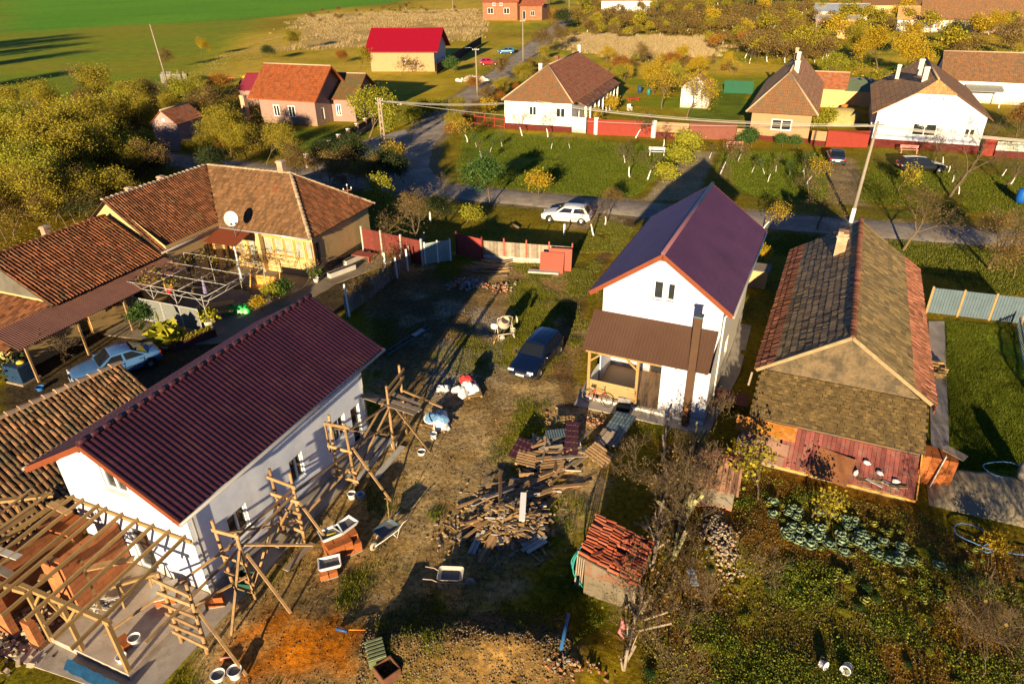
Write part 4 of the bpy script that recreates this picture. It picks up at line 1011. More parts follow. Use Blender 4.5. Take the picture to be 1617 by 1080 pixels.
RB = mat('faded_red_board', (0.22, 0.065, 0.055), .8, .2, 3, .004, 30, rnd=.25, dirt=(.19, .11, .085), dscale=2.2, dthr=.56)
mb = MB(); n = 30; x0, x1 = -5.2, .15
for i in range(n):
 xa = x0 + (x1 - x0) * i / n; xb = x0 + (x1 - x0) * (i + 1) / n - .012; rr = random.Random(i)
 mb.beam(((xa + xb) / 2, -3.92 + rr.uniform(-.05, .05), .40), ((xa + xb) / 2, -2.35, 1.5), xb - xa, .025, cc=rr.random())
mb.build('board_roof', RB, SH)
mb = MB()
for i, (xa, xb, ya, yb, c) in enumerate(((-7.0, -5.3, -3.1, -2.5, .1), (-7.1, -5.9, -3.55, -3.15, .5), (-5.85, -4.9, -3.55, -3.1, .8), (-7.1, -5.0, -3.95, -3.6, .3))):
 zc = lambda y: .40 + (y + 3.92) * .70 + .04
 mb.beam(((xa + xb) / 2, ya, zc(ya)), ((xa + xb) / 2, yb, zc(yb)), xb - xa, .03, cc=c)
mb.build('patch_boards', mat('pinkish_board', (0.27, 0.15, 0.11), .8, .15, 2, rnd=.2), SH)
mb = MB(); mb.beam((-6.0, -2.95, 1.13), (-6.0, -2.38, 1.53), 2.6, .03); mb.build('orange_sheet', mat('orange_sheet', (0.34, 0.13, 0.018), .7, .15, 2.5, dirt=(.45, .22, .08), dscale=3, dthr=.55), SH)
mb = MB(); mb.beam((-3.55, -4.02, .40), (-3.3, -2.95, 1.15), 2.3, .03); mb.build('brown_sheet', mat('brown_sheet', (.24, .10, .045), .5, .06, 1.2), SH)
mb = MB(); mb.beam((.22, -3.95, .40), (.22, -2.3, 1.55), .05, .10); mb.beam((-5.2, -3.98, .36), (.2, -3.98, .36), .05, .1); mb.build('edge_board', WOODOR, SH)
rs = random.Random(4)
WJ = [('white plastic jug lying on the red board roof', -1.9, -3.1), ('white plastic canister on the corner of the brown sheet', -2.15, -3.6), ('crumpled white sack at the lower edge of the red board roof', -.75, -3.55), ('white plastic drum lying on the red board roof among bottles', -1.35, -3.35)]
for i, (lb, x, y) in enumerate(WJ):
 wx, wy = lf(BA_O, BA_T, [(x, y)])[0]
 t = thing('plastic_jug' if i != 2 else 'sack', lb, 'jug' if i != 2 else 'sack', (wx, wy, .42 + (y + 3.92) * .70 + .03), rs.uniform(0, 3))
 m_ = MB(); m_.lathe([(0, 0), (.09, .01), (.10, .18), (.06, .24), (.03, .26), (.03, .30), (0, .30)], n=12, M=Matrix.Rotation(pi / 2 if i != 1 else .2, 3, 'X')); m_.build('body', PVC, t)
 t.location.z += .09 if i != 1 else 0
rs = random.Random(8)
for i in range(5):
 wx, wy = lf(BA_O, BA_T, [(-1.7 + i * .3, -3.7 + rs.uniform(-.12, .12))])[0]
 m_ = MB(); m_.beam((-.35, 0, 0), (.35, .05, .0), .12 + .1 * rs.random(), .03, cc=rs.random()); o = m_.build('board_offcut', WOODW if i % 2 else WOOD2)
 o.location = (wx, wy, .62 + i * .03); o.rotation_euler = (-.0, .0, rs.uniform(-.8, .4) - radians(BA_T)); tag(o, 'short board offcuts heaped at the lower edge of the red board roof', 'board', 'offcuts on the red board roof')
bx_, by_ = lf(BA_O, BA_T, [(.95, -1.75)])[0]
BS = thing('brick_stack', 'tall stack of orange hollow bricks tied with a white board at the barn corner', 'brick stack', (bx_, by_, 0), -radians(BA_T))
m_ = MB(); rs = random.Random(3)
for k in range(6):
 for i in range(4):
  for j in range(3):
   m_.box((-.48 + i * .32 + rs.uniform(-.01, .01), -.3 + j * .28 + rs.uniform(-.01, .01), .13 + k * .245), (.31, .27, .238), 0, 0, rs.random())
m_.build('bricks', BRICKLOOSE, BS)
m_ = MB(); m_.beam((-.1, -.62, .1), (.12, -.5, 1.75), .14, .04); m_.build('white_board', WOODW, BS)
m_ = MB(); m_.beam((.1, .3, 1.62), (.9, -.1, 1.55), .5, .03); m_.build('cover_board', WOODG, BS)
# --- OLD TILED OUTBUILDING (bottom left)
OT_a, OT_b = at(190, 575, 3.6), at(-60, 690, 3.6)          # ridge ends
ud = (OT_b - OT_a).normalized(); px_ = Vector((-ud.y, ud.x, 0))
if px_.x < 0: px_ = -px_
OT = thing('tiled_outbuilding', 'old outbuilding with uneven mossy barrel tiles between the grey car and the new house', 'outbuilding', (OT_a.x, OT_a.y, 0))
Lr = 17.0
mb = MB(); uu = Vector((ud.x, ud.y, 0)); A0 = Vector((OT_a.x, OT_a.y, 0))
def OP(a, b, z): return A0 + uu * a + px_ * b + Z3 * z
mb.add([OP(.3, -2.2, 0), OP(.3, 4.3, 0), OP(.3, 4.3, 1.7), OP(.3, 0, 3.45), OP(.3, -2.2, 2.1)], [(0, 1, 2, 3, 4)])
mb.add([OP(.3, 4.3, 0), OP(Lr, 6.0, 0), OP(Lr, 6.0, .9), OP(.3, 4.3, 1.7)], [(0, 1, 2, 3)])
mb.add([OP(.3, -2.2, 0), OP(Lr, -2.2, 0), OP(Lr, -2.2, 2.1), OP(.3, -2.2, 2.1)], [(0, 1, 2, 3)])
mb.build('wall', CREAM, OT, world=True)
rm = MB()
v1 = px_ * 3.3 + Z3 * (-1.39)
tile_mesh(rm, OP(0, 0, 3.62), uu, -v1, [(0, 0), (Lr, 0), (Lr, -7.6), (0, -4.9)], .215, .42, 'barrel', 31, 0, 1, 1.8, amp=.07)
v2 = -px_ * 2.4 + Z3 * (-1.5); s2_ = v2.length
tile_mesh(rm, OP(0, -2.4, 2.1), uu, -v2, [(0, 0), (Lr, 0), (Lr, s2_), (0, s2_)], .215, .42, 'barrel', 32, 0, 1, 1.8, amp=.07)
T_OUT = mat('aged_barrel_tile', (.30, .14, .06), .9, .25, 2.5, rnd=.5, col2=(.20, .12, .06), dirt=(.10, .08, .045), dscale=1.6, dthr=.52)
r_ = rm.build('roof', [T_OUT, TGAP], OT, world=True)
rc = MB(); ridge_caps(rc, OP(Lr, 0, 3.68), OP(-.05, 0, 3.70), .14, .50, 5, flare=1.45); rc.build('ridge_tiles', mat('ridge_clay', (.44, .30, .19), .9, .15, 3, rnd=.2), r_, world=True)
# --- L-SHAPED TILED HOUSE (middle left)
HM_O, HM_T = (-14.0, 45.515), 22.0
HM = thing('tiled_house', 'L shaped cream house with weathered clay tiles, hipped towards the red fence', 'house', (*HM_O, 0), -radians(HM_T))
ez, rz_ = 3.2, 6.4; o_ = .42
mb = MB(); wz = ez + .30
def rect_walls(mb, pts, z1, holes={}, mi=0):
 n = len(pts)
 for i in range(n):
  a = Vector((*pts[i], 0)); b = Vector((*pts[(i + 1) % n], 0)); u = (b - a); L = u.length; u /= L; out = Vector((u.y, -u.x, 0))
  wall(mb, a, u, out, [(0, z1), (L, z1)], holes.get(i, []), mi=mi)
PT = [(-7.7 , o_), (-o_, o_), (-o_, 8.1), (-16.0, 8.1), (-16.0, -5.0), (-7.7 - o_, -5.0), (-7.7 - o_, o_)]
H0 = [(3.0 + i * .92, 3.0 + i * .92 + .78, 1.35, 2.75) for i in range(5)] + [(.3, 1.1, .9, 2.6), (1.5, 2.2, .1, 2.5)]
rect_walls(mb, PT, wz, {0: H0, 1: [(.25, 1.0, .6, 2.5)], 5: [(1.2, 2.2, 1, 2.3), (3.2, 4.2, .1, 2.4)]})
mb.add([(-16.0, -5.0, wz), (-7.7 - o_, -5.0, wz), (-12.2, -5.0, rz_ - .15)], [(0, 1, 2)])
mb.build('wall', CREAM, HM)
pl = MB(); pl.bx(-o_ - .01, -o_ + .05, o_, 8.15, 0, .55); pl.build('plinth', mat('dark_plinth', (.10, .085, .05), .9, .2, 3), HM)
for h in H0[:5]: window(HM, (-7.7, o_, 0), XA, -YA, *h, frame=WOODOR, glass=GLASS_P, mull=0, fw=.09)
window(HM, (-7.7, o_, 0), XA, -YA, *H0[5], frame=WOODOR, glass=GLASS_P, mull=1); window(HM, (-7.7, o_, 0), XA, -YA, *H0[6], frame=WOODOR, glass=GLASS_P, name='door', mull=0)
window(HM, (-o_, o_, 0), YA, XA, .25, 1.0, .6, 2.5, frame=WOOD2, mull=0, depth=.13)
window(HM, (-7.7 - o_, -5.0, 0), YA, XA, 1.2, 2.2, 1, 2.3, frame=WOODOR); window(HM, (-7.7 - o_, -5.0, 0), YA, XA, 3.2, 4.2, .1, 2.4, frame=WOODOR, name='door')
pr = MB(); pr.bx(-4.9, -4.6, .02, .4, 0, 3.1); pr.build('pillar', CREAM, HM); pr = MB(); pr.bx(-8.1, -7.9, -.1, .1, 0, 3.1); pr.build('pillar', CREAM, HM)
pr = MB(); pr.bx(-7.7, -2.9, .36, .405, 2.78, 3.05); pr.build('veranda_boarding', WOODOR, HM)
rm = MB(); h = 4.25; up = rz_ - ez; s_ = hypot(h, up)
tile_mesh(rm, (0, 0, ez), -XA, Vector((0, h, up)), [(0, 0), (8.1, 0), (8.1 + h, s_), (h, s_)], .21, .35, 'flat', 41, 0, 2, 1.5,
   colfn=lambda a, b, rs: rs.random())
tile_mesh(rm, (0, 0, ez), YA, Vector((-h, 0, up)), [(0, 0), (8.5, 0), (8.5 - h, s_), (h, s_)], .21, .35, 'pan', 42, 1, 2, 1.2)
tile_mesh(rm, (-16.4, 8.5, ez), XA, Vector((0, -h, up)), [(0, 0), (16.4, 0), (16.4 - h, s_), (h, s_)], .23, .37, 'pan', 43, 1, 2, 1)
w1 = 4.15; s1_ = hypot(w1, up)
tile_mesh(rm, (-8.1, -5.4, ez), YA, Vector((-w1, 0, up)), [(0, 0), (5.4, 0), (5.4 + h, s1_), (0, s1_)], .22, .35, 'pan', 44, 1, 2, 1.2)
tile_mesh(rm, (-16.4, 8.5, ez), -YA, Vector((w1, 0, up)), [(0, 0), (13.9, 0), (13.9, s1_), (h, s1_)], .23, .37, 'pan', 45, 1, 2, 1)
hr = rm.build('roof', [T_TAN2 := mat('tan_clay_tile', (0.209, 0.105, 0.0459), .9, .2, 1.0, rnd=.3, col2=(.17, .092, .042), dirt=(.27, .06, .02), dscale=.55, dthr=.66), T_MID, TGAP], HM)  # front slope tiled in tan, the other slopes in redder clay
rc = MB(); CREAMR = mat('ridge_mortar', (.42, .31, .20), .9, .15, 3, rnd=.25)
ridge_caps(rc, (-12.25, -5.4, rz_ + .03), (-12.25, h, rz_ + .03), .13, .40, 6)
ridge_caps(rc, (-4.2, h, rz_ + .03), (-12.25, h, rz_ + .03), .12, .40, 7)
ridge_caps(rc, (0, 0, ez + .05), (-h, h, rz_ + .03), .12, .38, 8); ridge_caps(rc, (0, 8.5, ez + .05), (-h, h, rz_ + .03), .12, .38, 9)
rc.build('ridge_tiles', CREAMR, hr)
g = MB(); g.path([(-8.0, -.08, ez - .02), (-.1, -.08, ez - .02)], .07, 8); g.build('gutter', GUTTER, HM)
g = MB(); g.path([(-8.02, -5.5, ez - .02), (-8.02, -.1, ez - .02)], .07, 8); g.build('gutter', GUTTER, HM)
for x, y, z, sc_ in ((-5.1, 4.4, 5.9, 1.0), (-13.3, .6, 5.3, .8), (-13.2, -2.4, 5.3, .8)):
 c = MB(); c.bx(-.24 * sc_, .24 * sc_, -.24 * sc_, .24 * sc_, 0, 1.35 * sc_); c.bx(-.3 * sc_, .3 * sc_, -.3 * sc_, .3 * sc_, 1.2 * sc_, 1.3 * sc_)
 c_ = c.build('chimney', brickmat('orange_chimney', (.50, .22, .12), (.58, .30, .18), (.45, .38, .30), .26, .09, .012, .004), hr); c_.location = (x, y, z)
c = MB(); cv = Vector((0, 2.2, .55)); wave_sheet(c, (-8.0, -1.9, 2.72), XA, cv, 2.9, cv.length, pitch=.2, step=0, amp=.01); c.build('canopy', FASCIA, HM)
c = MB(); c.beam((-5.2, -1.85, 0), (-5.2, -1.85, 2.7), .09, .09, up=(0, 1, 0)); c.build('canopy_post', LIME, HM)
D = thing('satellite_dish', 'grey satellite dish on a pale pole above the court roof of the L shaped house', 'satellite dish', (-19.75, 47.0, 2.95))
m_ = MB(); m_.tube((0, 0, -.25), (-.05, 0, 1.0), .035, .03, 8); m_.build('pole', GALV, D)
Mx = Matrix.Rotation(.35, 3, 'Z') @ Matrix.Rotation(radians(62), 3, 'X')
m_ = MB(); m_.lathe([(.001, 0), (.2, .02), (.4, .08), (.53, .15), (.55, .15), (.42, .06), (.2, -.01), (.001, -.02)], (-.05, -.08, 1.35), 24, M=Mx @ Matrix.Diagonal((.85, 1, 1))); m_.build('reflector', mat('dish_grey', (.60, .62, .64), .4, .05, 2), D)
m_ = MB(); m_.beam((-.05, -.1, .95), (.15, -.75, 1.15), .03, .03); m_.box((.15, -.75, 1.2), (.09, .16, .12)); m_.build('receiver_arm', GALV, D)
I = thing('insulator_mast', 'small rusty cross mast with white insulators on the hipped roof end', 'mast', tuple(at(551, 317, 4.2)))
m_ = MB(); m_.tube((0, 0, -.3), (0, 0, 1.15), .035, .03, 6); m_.beam((-.3, 0, .75), (.3, 0, .85), .05, .05); m_.build('mast', mat('rust', (.22, .10, .06), .8, .2, 8), I)
m_ = MB()
for x, z in ((-.3, .82), (.3, .92), (0, 1.15)): m_.lathe([(.001, 0), (.06, .02), (.05, .1), (.001, .16)], (x, 0, z), 10)
m_.build('insulators', PVC, I)
LB = thing('low_tiled_wing', 'long low tiled building with a grey gable joined below the L shaped house', 'house', (*HM_O, 0), -radians(HM_T))
lz, lr, lx = 3.0, 5.35, -12.4
mb = MB()
rect_walls(mb, [(-8.4, -13.4), (-8.4, -5.02), (-16.2, -5.02), (-16.2, -13.4)], lz + .1, {0: [(1.0, 1.8, .1, 2.1), (3, 4.2, 1, 2.1), (5.2, 6.0, .1, 2.1)]})
mb.add([(-16.2, -13.4, lz + .1), (-8.4, -13.4, lz + .1), (lx, -13.4, lr - .1)], [(0, 1, 2)], 1)
mb.add([(-16.4, -16.6, 0), (-8.4, -16.6, 0), (-8.4, -16.6, 1.9), (-16.4, -16.6, 1.9)], [(0, 1, 2, 3)]); mb.add([(-8.4, -16.6, 0), (-8.4, -13.4, 0), (-8.4, -13.4, 3.0), (-8.4, -16.6, 1.9)], [(0, 1, 2, 3)])
mb.build('wall', [CREAM, mat('grey_gable', (0.13, 0.12, 0.1), .95, .12, 2, .006, 30, dirt=(.105, .09, .07), dscale=.8)], LB)
window(LB, (-8.4, -13.4, 0), YA, XA, 1.0, 1.8, .1, 2.1, frame=WOODOR, name='door', mull=0); window(LB, (-8.4, -13.4, 0), YA, XA, 3, 4.2, 1, 2.1, frame=WOODOR); window(LB, (-8.4, -13.4, 0), YA, XA, 5.2, 6.0, .1, 2.1, frame=WOODOR, name='door', mull=0)
rm = MB(); a = 4.4; s5 = hypot(a, lr - lz)
tile_mesh(rm, (lx + a, -13.7, lz), YA, Vector((-a, 0, lr - lz)), [(0, 0), (8.25, 0), (8.25, s5), (0, s5)], .23, .37, 'pan', 51, 0, 1, 1.5, amp=.06)
tile_mesh(rm, (lx - a, -5.45, lz), -YA, Vector((a, 0, lr - lz)), [(0, 0), (8.25, 0), (8.25, s5), (0, s5)], .23, .37, 'pan', 52, 0, 1, 1)
tile_mesh(rm, (-16.5, -17.0, 1.75), XA, Vector((0, 3.5, 1.25)), [(0, 0), (8.6, 0), (8.2, 3.68), (.0, 3.68)], .23, .33, 'flat', 53, 0, 1, 1.6)
lbr = rm.build('roof', [T_OLD, TGAP], LB)
rc = MB(); ridge_caps(rc, (lx, -13.7, lr + .03), (lx, -5.45, lr + .03), .13, .42, 16); rc.build('ridge_tiles', T_OLD, lbr)
for y in (-9.2,):
 c = MB(); c.bx(-.2, .2, -.2, .2, 0, 1.0); c.bx(-.25, .25, -.25, .25, .85, .93); c_ = c.build('chimney', _M['orange_chimney'], lbr); c_.location = (lx - .8, y, 4.75)
m_ = MB(); lv = Vector((-2.0, 0, .62)); wave_sheet(m_, (-6.35, -17.2, 2.28), YA, lv, 11.9, lv.length, pitch=.14, step=0, amp=.014, per=6)
m_.build('lean_to_roof', mat('dusty_red_brown_steel', (.20, .095, .07), .6, .15, 1.5, rnd=.1), LB)
for y in (-16.8, -13.6, -10.4, -7.2):
 m_ = MB(); m_.beam((-6.5, y, 0), (-6.5, y, 2.25), .1, .1, up=(0, 1, 0)); m_.build('post', WOOD2, LB)
# --- white pipe pergola in the court
def HMW(x, y, z=0): p = lf(HM_O, HM_T, [(x, y)])[0]; return Vector((p[0], p[1], z))
PGM = mat('aged_white_paint', (.44, .42, .40), .6, .2, 5)
PG = thing('pipe_pergola', 'open pergola of thin white painted pipes over the paved court', 'pergola', tuple(HMW(-1.6, -9.0)), -radians(HM_T))
def pg(x, y, z): return Vector((x + 1.6, y + 9.0, z))
x0, x1, y0, y1, tz = -7.9, -1.1, -9.0, -3.9, 2.65
for (x, y) in ((x0, y0), (-5.6, y0), (-3.6, y0 - .1), (x1 - .4, y0), (x1, y1), (-3.3, y1), (-5.6, y1), (x0, y1)):
 m_ = MB(); m_.tube(pg(x, y, 0), pg(x, y, tz), .02, n=6); m_.build('post', PGM, PG)
m_ = MB()
for y in (y0, y0 + 1.7, y0 + 3.4, y1): m_.tube(pg(x0, y, tz), pg(x1, y, tz), .02, n=6)
for x in (x0, -5.6, -3.4, x1): m_.tube(pg(x, y0, tz), pg(x, y1, tz), .02, n=6)
m_.build('top_rails', PGM, PG)
m_ = MB()
m_.tube(pg(x0, y0, tz - .35), pg(x1, y0, tz - .35), .02, n=5); m_.tube(pg(x1, y0, tz - .35), pg(x1, y1, tz - .35), .02, n=5)
for i in range(9):
 xa = x0 + (x1 - x0) * i / 9; xb = x0 + (x1 - x0) * (i + 1) / 9
 m_.tube(pg(xa, y0, tz if i % 2 else tz - .35), pg(xb, y0, tz - .35 if i % 2 else tz), .014, n=4)
for i in range(7):
 ya = y0 + (y1 - y0) * i / 7; yb = y0 + (y1 - y0) * (i + 1) / 7
 m_.tube(pg(x1, ya, tz if i % 2 else tz - .35), pg(x1, yb, tz - .35 if i % 2 else tz), .014, n=4)
for x in (x0, -5.6, -3.6, x1 - .4):
 for sg in (-1, 1): m_.tube(pg(x, y0, tz - .9), pg(x + sg * .5, y0, tz - .35), .014, n=4)
m_.build('lattice', PGM, PG)
VN = thing('grape_vine', 'half leafless grape vine spread over the pipe pergola', 'vine', tuple(HMW(-7.2, -4.2)), -radians(HM_T)); rs = random.Random(9); m_ = MB()
for k in range(26):
 x, y = rs.uniform(-.5, 5.8), rs.uniform(-4.6, .2); q = [(x, y, 2.66)]
 for i in range(6): q.append((q[-1][0] + rs.uniform(-.1, .5), q[-1][1] + rs.uniform(-.45, .3), 2.66 + rs.uniform(-.15, .15)))
 m_.path(q, [.02 - .002 * i for i in range(7)], 4, cap=False)
m_.path([(-.4, .2, 0), (-.3, .1, 1.4), (.2, -.2, 2.66)], [.05, .04, .03], 6); m_.build('stems', BARK, VN)
rs = np.random.RandomState(2); P = np.stack([rs.uniform(-.6, 6.2, 900), rs.uniform(-4.8, .4, 900), 2.68 + rs.normal(0, .12, 900)], 1); P = P[fbm(P[:, 0], P[:, 1], 1.2, 7) > .52]; V, F = leaf_quads(P, .15, rs, up=1); quads_object('leaves', V, F, rs.uniform(.2, 1, len(P)), M_LEAF['olive'], VN)
SCN = thing('mesh_screen', 'pale wire mesh screen panels along the near edge of the pipe pergola', 'screen', tuple(HMW(-7.7, -9.3)), -radians(HM_T))
for i in range(4):
 m_ = MB(); xa = i * 1.5; m_.slab([(xa, 0, .25), (xa + 1.42, 0, .25), (xa + 1.42, 0, 1.75), (xa, 0, 1.75)], (0, -1, 0), .012); m_.build('panel', mat('screen_mesh', (.16, .17, .16), .7, .15, 5), SCN)
 m_ = MB()
 for a, b in (((xa, .2), (xa, 1.8)), ((xa + 1.42, .2), (xa + 1.42, 1.8)), ((xa, 1.78), (xa + 1.42, 1.78)), ((xa, .25), (xa + 1.42, .25))): m_.beam((a[0], -.02, a[1]), (b[0], -.02, b[1]), .035, .035)
 m_.build('frame', PGM, SCN)
PB = thing('planter_box', 'dark planter box with trailing plants against the pergola posts', 'planter', tuple(HMW(-1.6, -10.4)), -radians(HM_T) + 1.15)
m_ = MB(); m_.bx(-1.4, 1.4, -.22, .22, 0, .5); m_.build('box', mat('dark_red_box', (.10, .035, .03), .8, .2, 3), PB)
rs = np.random.RandomState(5); P = rs.uniform((-1.3, -.2, .5), (1.3, .2, .75), (500, 3)); V, F = leaf_quads(P, .12, rs); quads_object('leaves', V, F, rs.uniform(0, 1, 500), M_LEAF['olive'], PB)
m_ = MB(); m_.bx(-1.3, 1.3, -.19, .19, .44, .505); m_.build('soil', mat('soil', (.06, .045, .03), .95, .3, 8), PB)
tag((cy := MB(), cy.prism(lf(HM_O, HM_T, [(-8.0, -11.5), (-2.0, -10.8), (.8, -9.4), (1.6, .1), (3.5, 5.0), (3.2, 8.2), (-.3, 8.2), (-.3, .3), (-8.0, .3)]), -.2, .05), cy.build('courtyard', mat('court_paving', (0.25, 0.2, 0.14), .85, .15, 1.0, .003, 30, dirt=(.18, .145, .10), dscale=.6, fine=.06)))[-1], kind='structure')
def picnic(x, y, rz, label, top, seatm, name='picnic_table'):
 t = thing(name, label, 'table', tuple(HMW(x, y)), rz)
 m_ = MB()
 for i in range(4): m_.bx(-.9, .9, -.36 + i * .18, -.36 + i * .18 + .165, .72, .75, cc=i / 4)
 m_.build('top', top, t)
 for sy in (-.68, .68):
  m_ = MB(); m_.bx(-.9, .9, sy - .13, sy + .13, .42, .46); m_.build('seat', seatm, t)
 for sx in (-.65, .65):
  m_ = MB(); m_.beam((sx, -.2, .72), (sx, -.7, 0), .06, .06); m_.beam((sx, .2, .72), (sx, .7, 0), .06, .06); m_.beam((sx, -.7, .40), (sx, .7, .40), .05, .06); m_.build('leg', WOOD2, t)
 return t
picnic(-2.9, -6.6, .3, 'low wooden picnic table under the pergola beside a bright green cover', WOODOR, WOODOR)
GC = thing('green_cover', 'bright green plastic cover draped over a bench under the white pergola', 'cover', tuple(HMW(-1.9, -6.0)), .1)
rs = np.random.RandomState(3); m_ = MB(); nx_ = 16
for i in range(nx_):
 for j in range(9):
  pass
V = [];
for i in range(17):
 for j in range(10):
  x = -.85 + i * .106; y = -.42 + j * .094; e = min(x + .85, .85 - x, y + .42, .42 - y); V.append((x, y, .52 * min(1, e * 6) + .04 * sin(x * 17 + y * 9) + .03 * rs.rand()))
m_.add(V, [(i * 10 + j, (i + 1) * 10 + j, (i + 1) * 10 + j + 1, i * 10 + j + 1) for i in range(16) for j in range(9)], smooth=True); m_.build('sheet', mat('green_plastic', (.02, .42, .07), .35, .15, 4), GC)
SW = thing('garden_swing_bench', 'orange wooden swing bench with a red blanket on its back', 'bench', tuple(HMW(-1.9, -2.9)), -radians(HM_T) + .1)
m_ = MB()
for i in range(4): m_.bx(-1.1, 1.1, -.35 + i * .17, -.35 + i * .17 + .155, .42, .46, cc=i / 4)
m_.build('seat', WOODOR, SW)
m_ = MB(); m_.beam((-1.1, .35, .8), (1.1, .35, .8), .04, .7); m_.build('backrest', WOODOR, SW)
for x in (-1.15, 1.15):
 m_ = MB(); m_.beam((x, -.6, 0), (x, 0, 1.7), .07, .07); m_.beam((x, .6, 0), (x, 0, 1.7), .07, .07); m_.beam((x, -.4, .55), (x, .4, .55), .06, .05); m_.build('leg', WOODOR, SW)
m_ = MB(); m_.beam((.7, -.42, .35), (.7, .30, 1.15), .55, .03, up=(0, -1, 1));
BK = m_.build('blanket', mat('red_blanket', (.50, .10, .06), .9, .1, 4), SW)
m_ = MB()
for i, (x, y, z, r) in enumerate(((.70, -.12, .70, .13), (.78, .04, .88, .09), (.62, -.02, .80, .08), (.70, -.24, .56, .08))): m_.lathe([(.001, .0), (r, .0), (r, .012), (.001, .012)], (x, y - .03, z + .02), 12, M=Matrix.Rotation(radians(48), 3, 'X'))
m_.build('pale_patch', LIME, BK)
def parasol(px, py, label, col):
 p = at(px, py, 1.2); t = thing('closed_parasol', label, 'parasol', (p.x, p.y, 0))
 m_ = MB(); m_.tube((0, 0, 0), (0, 0, 2.35), .025, n=6); m_.build('pole', LIME, t)
 m_ = MB(); m_.lathe([(.10, .8), (.17, .9), (.14, 1.4), (.07, 2.1), (.02, 2.35)], n=10); m_.build('canopy', col, t)
parasol(271, 455, 'closed orange parasol standing at the back of the pergola', mat('orange_cloth', (.62, .27, .05), .9, .15, 6))
parasol(325, 462, 'closed mauve parasol standing near the middle of the pergola', mat('mauve_cloth', (.22, .19, .32), .9, .15, 6))
LN = thing('hanging_basket', 'small red basket hanging from the pergola rail', 'basket', (*at(268, 463, 2.0)[:2], 2.0)); m_ = MB(); m_.lathe([(.001, 0), (.12, .02), (.15, .3), (.13, .3), (.1, .04)], n=12); m_.build('body', mat('red_plastic', (.65, .02, .03), .4), LN)
m_ = MB(); m_.tube((0, 0, .3), (0, 0, .62), .008, n=4); m_.build('cord', LIME, LN)
def pot_plant(px, py, r, h, label, leaf='olive', nl=260, sp=.3, ls=.16, potcol=None, lift=.45, cat='potted plant'):
 p = at(px, py); t = thing('potted_plant', label, cat, (p.x, p.y, .05))
 m_ = MB(); m_.lathe([(.001, 0), (r * .7, 0), (r, h), (r * .9, h), (r * .85, h * .8), (.001, h * .8)], n=16); m_.build('pot', potcol or CONC_L, t)
 rs = np.random.RandomState(int(px)); P = rs.normal(size=(nl, 3)) * (sp, sp, sp * .8) + (0, 0, h + lift); V, F = leaf_quads(P, ls, rs, aspect=1.6); quads_object('leaves', V, F, rs.uniform(0, 1, nl), M_LEAF[leaf], t); return t
pot_plant(333, 524, .28, .75, 'tall pale concrete pot with leafy plant beside the pergola', 'lime', 240, .25)
pot_plant(268, 549, .55, .28, 'broad leaved exotic plant in a stone ringed tub behind the grey car', 'lime', 60, .35, .75, lift=.7)
pot_plant(500, 447, .22, .35, 'narrow green plant in a pot at the corner of the cream end wall', 'green', 200, .2, lift=.5)
pot_plant(24, 595, .4, .3, 'dark leafy plant beside the lean-to roof post', 'dark', 500, .45, .16)
pot_plant(80, 522, .25, .3, 'leggy potted plant under the edge of the dusty red lean-to', 'lime', 160, .25)
p = at(38, 600); TK = thing('blue_water_tank', 'square tank wrapped in blue sheeting under the low lean-to eave', 'tank', (p.x, p.y, 0), -.35)
m_ = MB(); m_.bx(-.6, .6, -.5, .5, .12, 1.1); m_.build('body', mat('blue_sheeting', (.015, .04, .09), .5, .25, 3, .02, 5), TK, bevel=.06)
m_ = MB(); m_.bx(-.65, .65, -.55, .55, 0, .11); m_.build('pallet', WOODG, TK)
m_ = MB(); m_.lathe([(.001, 0), (.25, .03), (.2, .12), (.001, .16)], (.2, .1, 1.1), 10); m_.build('yellow_cloth', mat('yellow_cloth', (.6, .42, .05), .9), TK)
p = at(47, 608); bucket(p.x + .9, p.y - .5, 0, .2, .2, 'blue basin on the dark ground beside the wrapped tank', mat('blue_plastic', (.03, .16, .45), .4), False)
